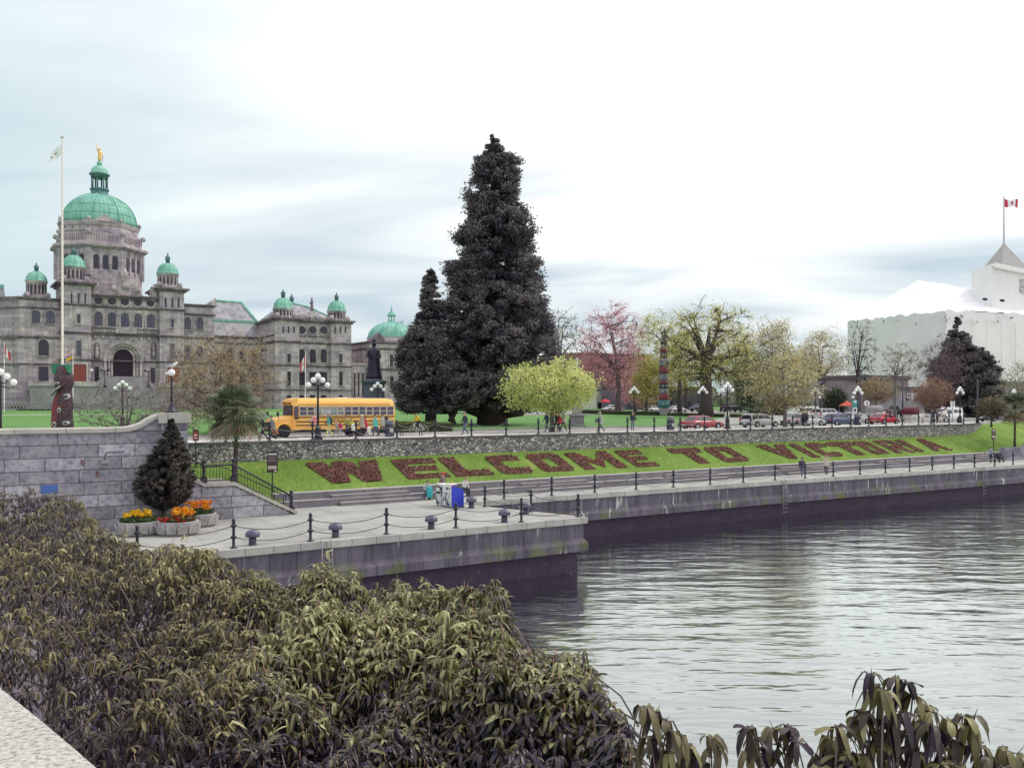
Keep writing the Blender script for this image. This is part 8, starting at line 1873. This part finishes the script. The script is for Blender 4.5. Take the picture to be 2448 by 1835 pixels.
q2=row(2252,63.6,RDZ); horse('brown and white horse in front of the dark red hooded carriage',q2,.05,(.12,.075,.085),(.07,.045,.05))
q=GT(2122,122); horse('dark brown horse behind the red coupe facing right',q,.0,(.09,.05,.055),(.03,.02,.03),(.09,.05,.055))
q=GT(2096,120); carriage('pale open carriage behind the red coupe',q,0,(.3,.28,.28),(.5,.5,.48))
q=GT(2153,122); horse('black horse seen from behind beside the tall dark mast',q,R(57),(.02,.016,.025),(.015,.012,.02),(.02,.016,.025))
# gull on the lamp globe
G0=(10.40,47.95,8.98+2.08+.185)
me=bpy.data.meshes.new('gull'); J=[(0,0,.16),(.13,0,.19),(.2,0,.27),(.245,0,.285),(-.14,0,.13),(-.27,0,.10),(0.02,-.03,.07),(.02,-.03,0),(0.02,.03,.07),(.02,.03,0)]
me.from_pydata(J,[(0,1),(1,2),(2,3),(0,4),(4,5),(0,6),(6,7),(0,8),(8,9)],[]); gu=bpy.data.objects.new('gull',me); COL.objects.link(gu); gu.modifiers.new('s','SKIN').use_smooth_shade=True
for i,r in enumerate((.075,.065,.045,.035,.055,.02,.012,.01,.012,.01)): sv=me.skin_vertices[0].data[i]; sv.radius=(r,r); sv.use_root=(i==0)
gu.modifiers.new('u','SUBSURF').levels=1; gu.modifiers['u'].render_levels=2; me.materials.append(M['white']); gu.location=G0; gu.rotation_euler=(0,0,R(-15)); gu.scale=(1.25,)*3; tag(gu,'white and grey gull perched on top of the single globe lamp','gull')
for s in (-1,1):
    m=MB(); m.loft([[(.10,s*.055,.17),(.10,s*.075,.20),(.08,s*.06,.23)],[(-.08,s*.07,.13),(-.08,s*.085,.16),(-.1,s*.05,.2)],[(-.3,s*.02,.10),(-.3,s*.025,.115),(-.3,s*.01,.125)]],0,True); m.build('wing',mat('gull_grey',(.35,.36,.38),.7),gu)
m=MB(); m.lathe([(.016,0),(.012,.035),(.003,.06)],(.27,0,.285),6,0,True,0,'x'); m.build('beak',mat('gull_beak',(.6,.4,.05),.5),gu)
finish_people()
# ================================================================ background buildings
def pxbox(m,px0,px1,pyt,d,depth,z0=6.5,mi=0):
    """block that faces the harbour, seen between two picture columns"""
    a=D(px0,pyt,d); b=a.y; x1=V(px1,pyt,b).x; m.box(a.x,x1,b,b+depth,z0,a.z,mi); return a.x,x1,b,a.z
# wrapped hotel
c=D(2262,742,205); ht=thing('wrapped_hotel','big hotel block shrouded in white plastic sheeting with pointed tower','building',(c.x,c.y,7)); O=tuple(ht.location)
zt=c.z; xl=V(2026,800,c.y+58).x
f1=D(2262,742,205); f0=D(2026,768,258); f2=D(2560,757,235)
base=[(f0.x,f0.y),(f1.x,f1.y),(f2.x,f2.y),(f2.x+40,f2.y+60),tuple(D(2040,768,330)[:2])]
m=MB()
# subdivided sheeting walls with a wavering top edge
def sheet(p,q,z0,z1a,z1b,n=28,seed=0,mi=0):
    vs=[];fs=[];r=random.Random(seed)
    p=Vector((p[0],p[1],0)); q=Vector((q[0],q[1],0)); nrm=Vector((q.y-p.y,-(q.x-p.x),0)).normalized()
    for i in range(n+1):
        u=i/n; top=z1a+(z1b-z1a)*u+r.uniform(-.35,.35)
        for j in range(9):
            v=j/8; w=p.lerp(q,u)+nrm*(.35*mnoise.noise(Vector((u*9,v*5,seed)))); vs.append((w.x,w.y,z0+(top-z0)*v))
    for i in range(n):
        for j in range(8): k=i*9+j; fs.append((k,k+9,k+10,k+1))
    m.add(vs,fs,mi,True)
sheet(base[0],base[1],6,f0.z,f1.z,30,1); sheet(base[1],base[2],6,f1.z,f2.z,30,2); sheet(base[4],base[0],6,f0.z,f0.z,10,3)
m.build('sheeted_wall',M['wrap'],ht,O)
# straps, folds and rips along the top edge
r=random.Random(5)
for k in range(26):
    m=MB()
    u=r.random(); P=Vector(base[0]).lerp(Vector(base[1]),u) if k%2 else Vector(base[1]).lerp(Vector(base[2]),u); z=(f0.z+(f1.z-f0.z)*u if k%2 else f1.z+(f2.z-f1.z)*u)
    m.obox((P.x-.2,P.y-.75,z-r.uniform(.6,2.6)),(r.uniform(.3,1.6),.06,r.uniform(.15,.7)),r.uniform(-.4,.4),0,r.uniform(-.5,.5)); m.build('torn_patch',mat('torn_sheeting',(.33,.34,.33),.8),ht,O)
for k in range(9):
    u=(k+.5)/9; P=Vector(base[0]).lerp(Vector(base[1]),u); z=f0.z+(f1.z-f0.z)*u
    m=MB(); m.tube([(P.x+.1,P.y-.62,7),(P.x,P.y-.62,z-1.5)],.05,4); m.build('seam',mat('seam_shadow',(.5,.51,.47),.8),ht,O)
    P=Vector(base[1]).lerp(Vector(base[2]),u); z=f1.z; m=MB(); m.tube([(P.x+.1,P.y-.62,7),(P.x,P.y-.62,z-1.5)],.05,4); m.build('seam',mat('seam_shadow',(.5,.51,.47),.8),ht,O)
# tented roof of sheeting
m=MB(); 
zb=f1.z-.4
def rp(px,py,d): return D(px,py,d)
ridge=[(2050,764,262,2050,764,262)]
outl=[(2034,768,254),(2110,757,240),(2190,748,224),(2262,742,207),(2340,744,214),(2420,752,226),(2520,760,240)]
mid=[(2062,757,262),(2130,733,252),(2200,716,240),(2262,722,226),(2330,730,228),(2400,737,236),(2520,745,246)]
top=[(2105,722,272),(2138,703,268),(2196,672,260),(2265,681,252),(2318,694,250),(2372,704,252),(2520,735,256)]
back=[(2105,722,300),(2138,710,300),(2196,684,300),(2265,692,300),(2318,700,300),(2372,708,300),(2520,740,300)]
vs=[];fs=[]
for rowp in (outl,mid,top,back):
    for q in rowp: vs.append(D(*q))
for j in range(3):
    for i in range(6): k=j*7+i; fs.append((k,k+1,k+8,k+7))
m.add(vs,fs,0,False)
bm=bmesh.new(); 
rf=m.build('roof_sheeting',M['wrap_roof'],ht,O)
bm.from_mesh(rf.data); bmesh.ops.subdivide_edges(bm,edges=bm.edges,cuts=5,use_grid_fill=True)
for v in bm.verts: v.co.z+=.9*abs(mnoise.noise(v.co*.16))+.35*mnoise.noise(v.co*.5)
bm.to_mesh(rf.data); bm.free()
for p_ in rf.data.polygons: p_.use_smooth=True
# tower
tw=D(2322,642,240); t1=D(2372,637,226); t2=D(2520,630,250)
m=MB(); bs=[(tw.x,tw.y),(t1.x,t1.y),(t2.x,t2.y),(t2.x+2,t2.y+14),tuple(D(2327,640,262)[:2])]
zt_=D(2372,637,226).z; m.prism(bs,20,zt_,'z'); m.prism([(bs[0][0]-.5,bs[0][1]-.4),(bs[1][0]-.2,bs[1][1]-.9),(bs[2][0]+.4,bs[2][1]-.8),(bs[3][0]+.5,bs[3][1]+.3),(bs[4][0]-.3,bs[4][1]+.4)],zt_-.3,zt_+.9,'z'); m.build('tower_sheeting',M['wrap'],ht,O)
ap=D(2400,586,246); m=MB(); ca=Vector((ap.x,ap.y,0)); rb=7.2
m.lathe([(rb,zt_+.5),(.5,ap.z),(.45,ap.z+.3)],(ap.x,ap.y,0),4,0,False,YAW*-1+PI/4+.18)
m.build('tower_roof',mat('tower_tile',(.38,.37,.35),.7,0,.12,2),ht,O)
fpz=D(2400,470,246).z; m=MB(); m.tube([(ap.x,ap.y,ap.z),(ap.x,ap.y,fpz)],.16,8); m.build('roof_pole',M['steel'],ht,O)
n2=(Vector((t2.x-t1.x,t2.y-t1.y,0))).normalized(); angz=math.atan2(n2.y,n2.x)
for k,s in enumerate(('HOTEL','GRAND','PACIFIC')):
    q=D(2434,(672,684,696)[k],236); 
    # place on the tower face
    tpar=((q-Vector(t1)).dot(n2)); base_=Vector((t1.x,t1.y,0))+n2*tpar; o=text(s,1.7,(base_.x+n2.y*.12,base_.y-n2.x*.12,q.z),(R(90),0,angz),mat('grey_lettering',(.3,.31,.33),.6),None,'lettering',.02,'LEFT')
    o.parent=ht; o.location=Vector(o.location)-Vector(O)
cloth('flag','bright red and white maple leaf flag flying from the wrapped tower',(ap.x+.2*rdir[0],ap.y+.2*rdir[1],D(2400,475,246).z),4.2,2.15,[FR,FW],leaf,rdir,.10,nx=44,ny=26,limp=.12)
for k,(px,py) in enumerate(((2355,715),(2396,718))):
    q=D(px,py,224); m=MB(); m.ball((0,0,0),1.0,10,6,0,(1.0,.5,.38)); o=m.build('roof_opening',M['black'],ht,None,None); o.location=q-Vector(O)
# museum behind the pink tree
mu=thing('brick_museum','long low red brown building with flat roof behind the pink tree','building',tuple(D(1480,950,245))); O=tuple(mu.location)
m=MB(); pxbox(m,1392,1556,846,245,20); pxbox(m,1462,1520,852,238,8); m.build('wall',mat('red_brown_cladding',(.34,.16,.165),.8,0,.2,.3),mu,O)
m=MB(); x0,x1,b,z=pxbox(MB(),1392,1556,846,245,20); m.box(x0-.3,x1+.3,b-.4,b+20,z,z+.5); m.box(x0,x1,b-.3,b,8,12.5,1); m.build('trim',[mat('roof_edge',(.3,.14,.13),.8),M['glass']],mu,O)
wl=thing('white_pavilion','low white building below the pink tree','building',tuple(D(1470,960,225))); O=tuple(wl.location)
m=MB(); x0,x1,b,z=pxbox(m,1425,1530,930,225,10,7); m.build('wall',mat('cream_wall',(.6,.58,.52),.8,0,.1,.4),wl,O)
m=MB(); m.box(x0+.5,x1-.5,b-.06,b+.1,8,9.6); m.build('window',M['glass'],wl,O); m=MB(); m.box(x0-.3,x1+.3,b-.6,b+10,z,z+.3); m.build('roof',M['kerb'],wl,O)
# dark low building with stalls behind the far cars
dk=thing('low_dark_building','low dark long building behind the far white cars','building',tuple(D(1600,960,215))); O=tuple(dk.location)
m=MB(); x0,x1,b,z=pxbox(m,1500,1700,925,215,10,7); m.build('wall',mat('purple_grey_wall',(.12,.095,.14),.8,0,.3,.5),dk,O); m=MB(); m.box(x0-.4,x1+.4,b-.8,b+10,z,z+.4); m.build('roof',M['cap_dark'],dk,O)
m=MB(); 
for k in range(9): x=x0+1+(x1-x0-2)*k/8; m.box(x-.6,x+.6,b-.06,b+.1,8.2,9.8)
m.build('window',M['glass'],dk,O)
# terminal at the right
tb=thing('grey_terminal','grey brown terminal building with dark roof edge before the wrapped hotel','building',tuple(D(2120,960,175))); O=tuple(tb.location)
m=MB(); x0,x1,b,z=pxbox(m,2066,2172,899,178,12,6.8); m.build('wall',mat('brown_panel',(.3,.25,.26),.8,0,.25,.5),tb,O)
m=MB(); m.box(x0-.3,x1+.3,b-.5,b+12,z-.5,z+.25); m.build('roof_edge',M['cap_dark'],tb,O)
m=MB(); x2,x3,b2,z2=pxbox(m,2145,2330,928,172,10,6.8); m.build('side_wing',mat('grey_panel',(.36,.35,.37),.8,0,.2,.5),tb,O); m=MB(); m.box(x2,x3+.3,b2-.9,b2+10,z2,z2+.35); m.build('wing_roof',M['cap_dark'],tb,O)
cols=[(.7,.7,.68),(.1,.1,.15),(.65,.66,.68),(.12,.2,.25),(.6,.2,.12),(.7,.68,.6)]
for k,px in enumerate((2157,2170,2181,2188,2195,2203)):
    p=V(px,938,b2-.05); m=MB(); m.box(p.x-.45,p.x+.45,b2-.12,b2-.02,p.z-1.6,p.z+.3); w=m.build('poster',mat('poster_%d'%k,cols[k],.6),tb,O)
    if k in(1,3): m=MB(); m.lathe([(.55,-.02),(.55,.02),(.3,.02),(.3,-.02)],(p.x,b2-.15,p.z-.6),16,0,False,0,'y'); m.build('ring_mark',M['white'],w,O)
rt=thing('brown_annex','low brown building at the far right behind the palm','building',tuple(D(2420,950,150))); O=tuple(rt.location)
m=MB(); x0,x1,b,z=pxbox(m,2385,2600,918,150,12,6.8); m.build('wall',mat('brown_panel',(.3,.25,.26)),rt,O); m=MB(); m.box(x0-.5,x1+.5,b-.8,b+12,z,z+.45); m.build('roof',M['cap_dark'],rt,O)
# pale tower block far behind the colonnade
ft=thing('tower_block','pale distant tower block between the east wing and the domed pavilion','building',tuple(D(843,950,420))); O=tuple(ft.location)
m=MB(); x0,x1,b,z=pxbox(m,833,853,824,420,14,8); m.build('wall',mat('hazy_concrete',(.5,.52,.52),.9,0,.06,.3),ft,O)
m=MB()
for k in range(9): m.box(x0+.3,x1-.3,b-.08,b+.1,z-2.4-k*2.7,z-1.2-k*2.7)
m.build('window',mat('hazy_glass',(.3,.35,.38),.4),ft,O)
# houses seen between the trunks
for k,(px0,px1,py,d,c,lab) in enumerate(((1955,2010,905,185,(.3,.3,.32),'small grey house with pale gable behind the parked cars'),(2005,2062,925,190,(.22,.2,.24),'small dark house behind the orange tent'))):
    hh=thing('small_house',lab,'building',tuple(D((px0+px1)/2,960,d))); O=tuple(hh.location)
    m=MB(); x0,x1,b,z=pxbox(m,px0,px1,py+16,d,8,7); m.build('wall',mat('house_wall_%d'%k,c,.8,0,.15,.5),hh,O)
    m=MB(); m.prism([(x0-.4,z),(x1+.4,z),((x0+x1)/2,z+2.0)],b-.3,b+8.3,'y'); m.build('roof',mat('house_roof_%d'%k,(.25,.24,.25) if k else (.16,.13,.15),.8),hh,O)
    for s in (.25,.7):
        m=MB(); xx=x0+(x1-x0)*s; m.box(xx-.5,xx+.5,b-.06,b+.05,z-2.2,z-.9); m.build('window',M['white'],hh,O)
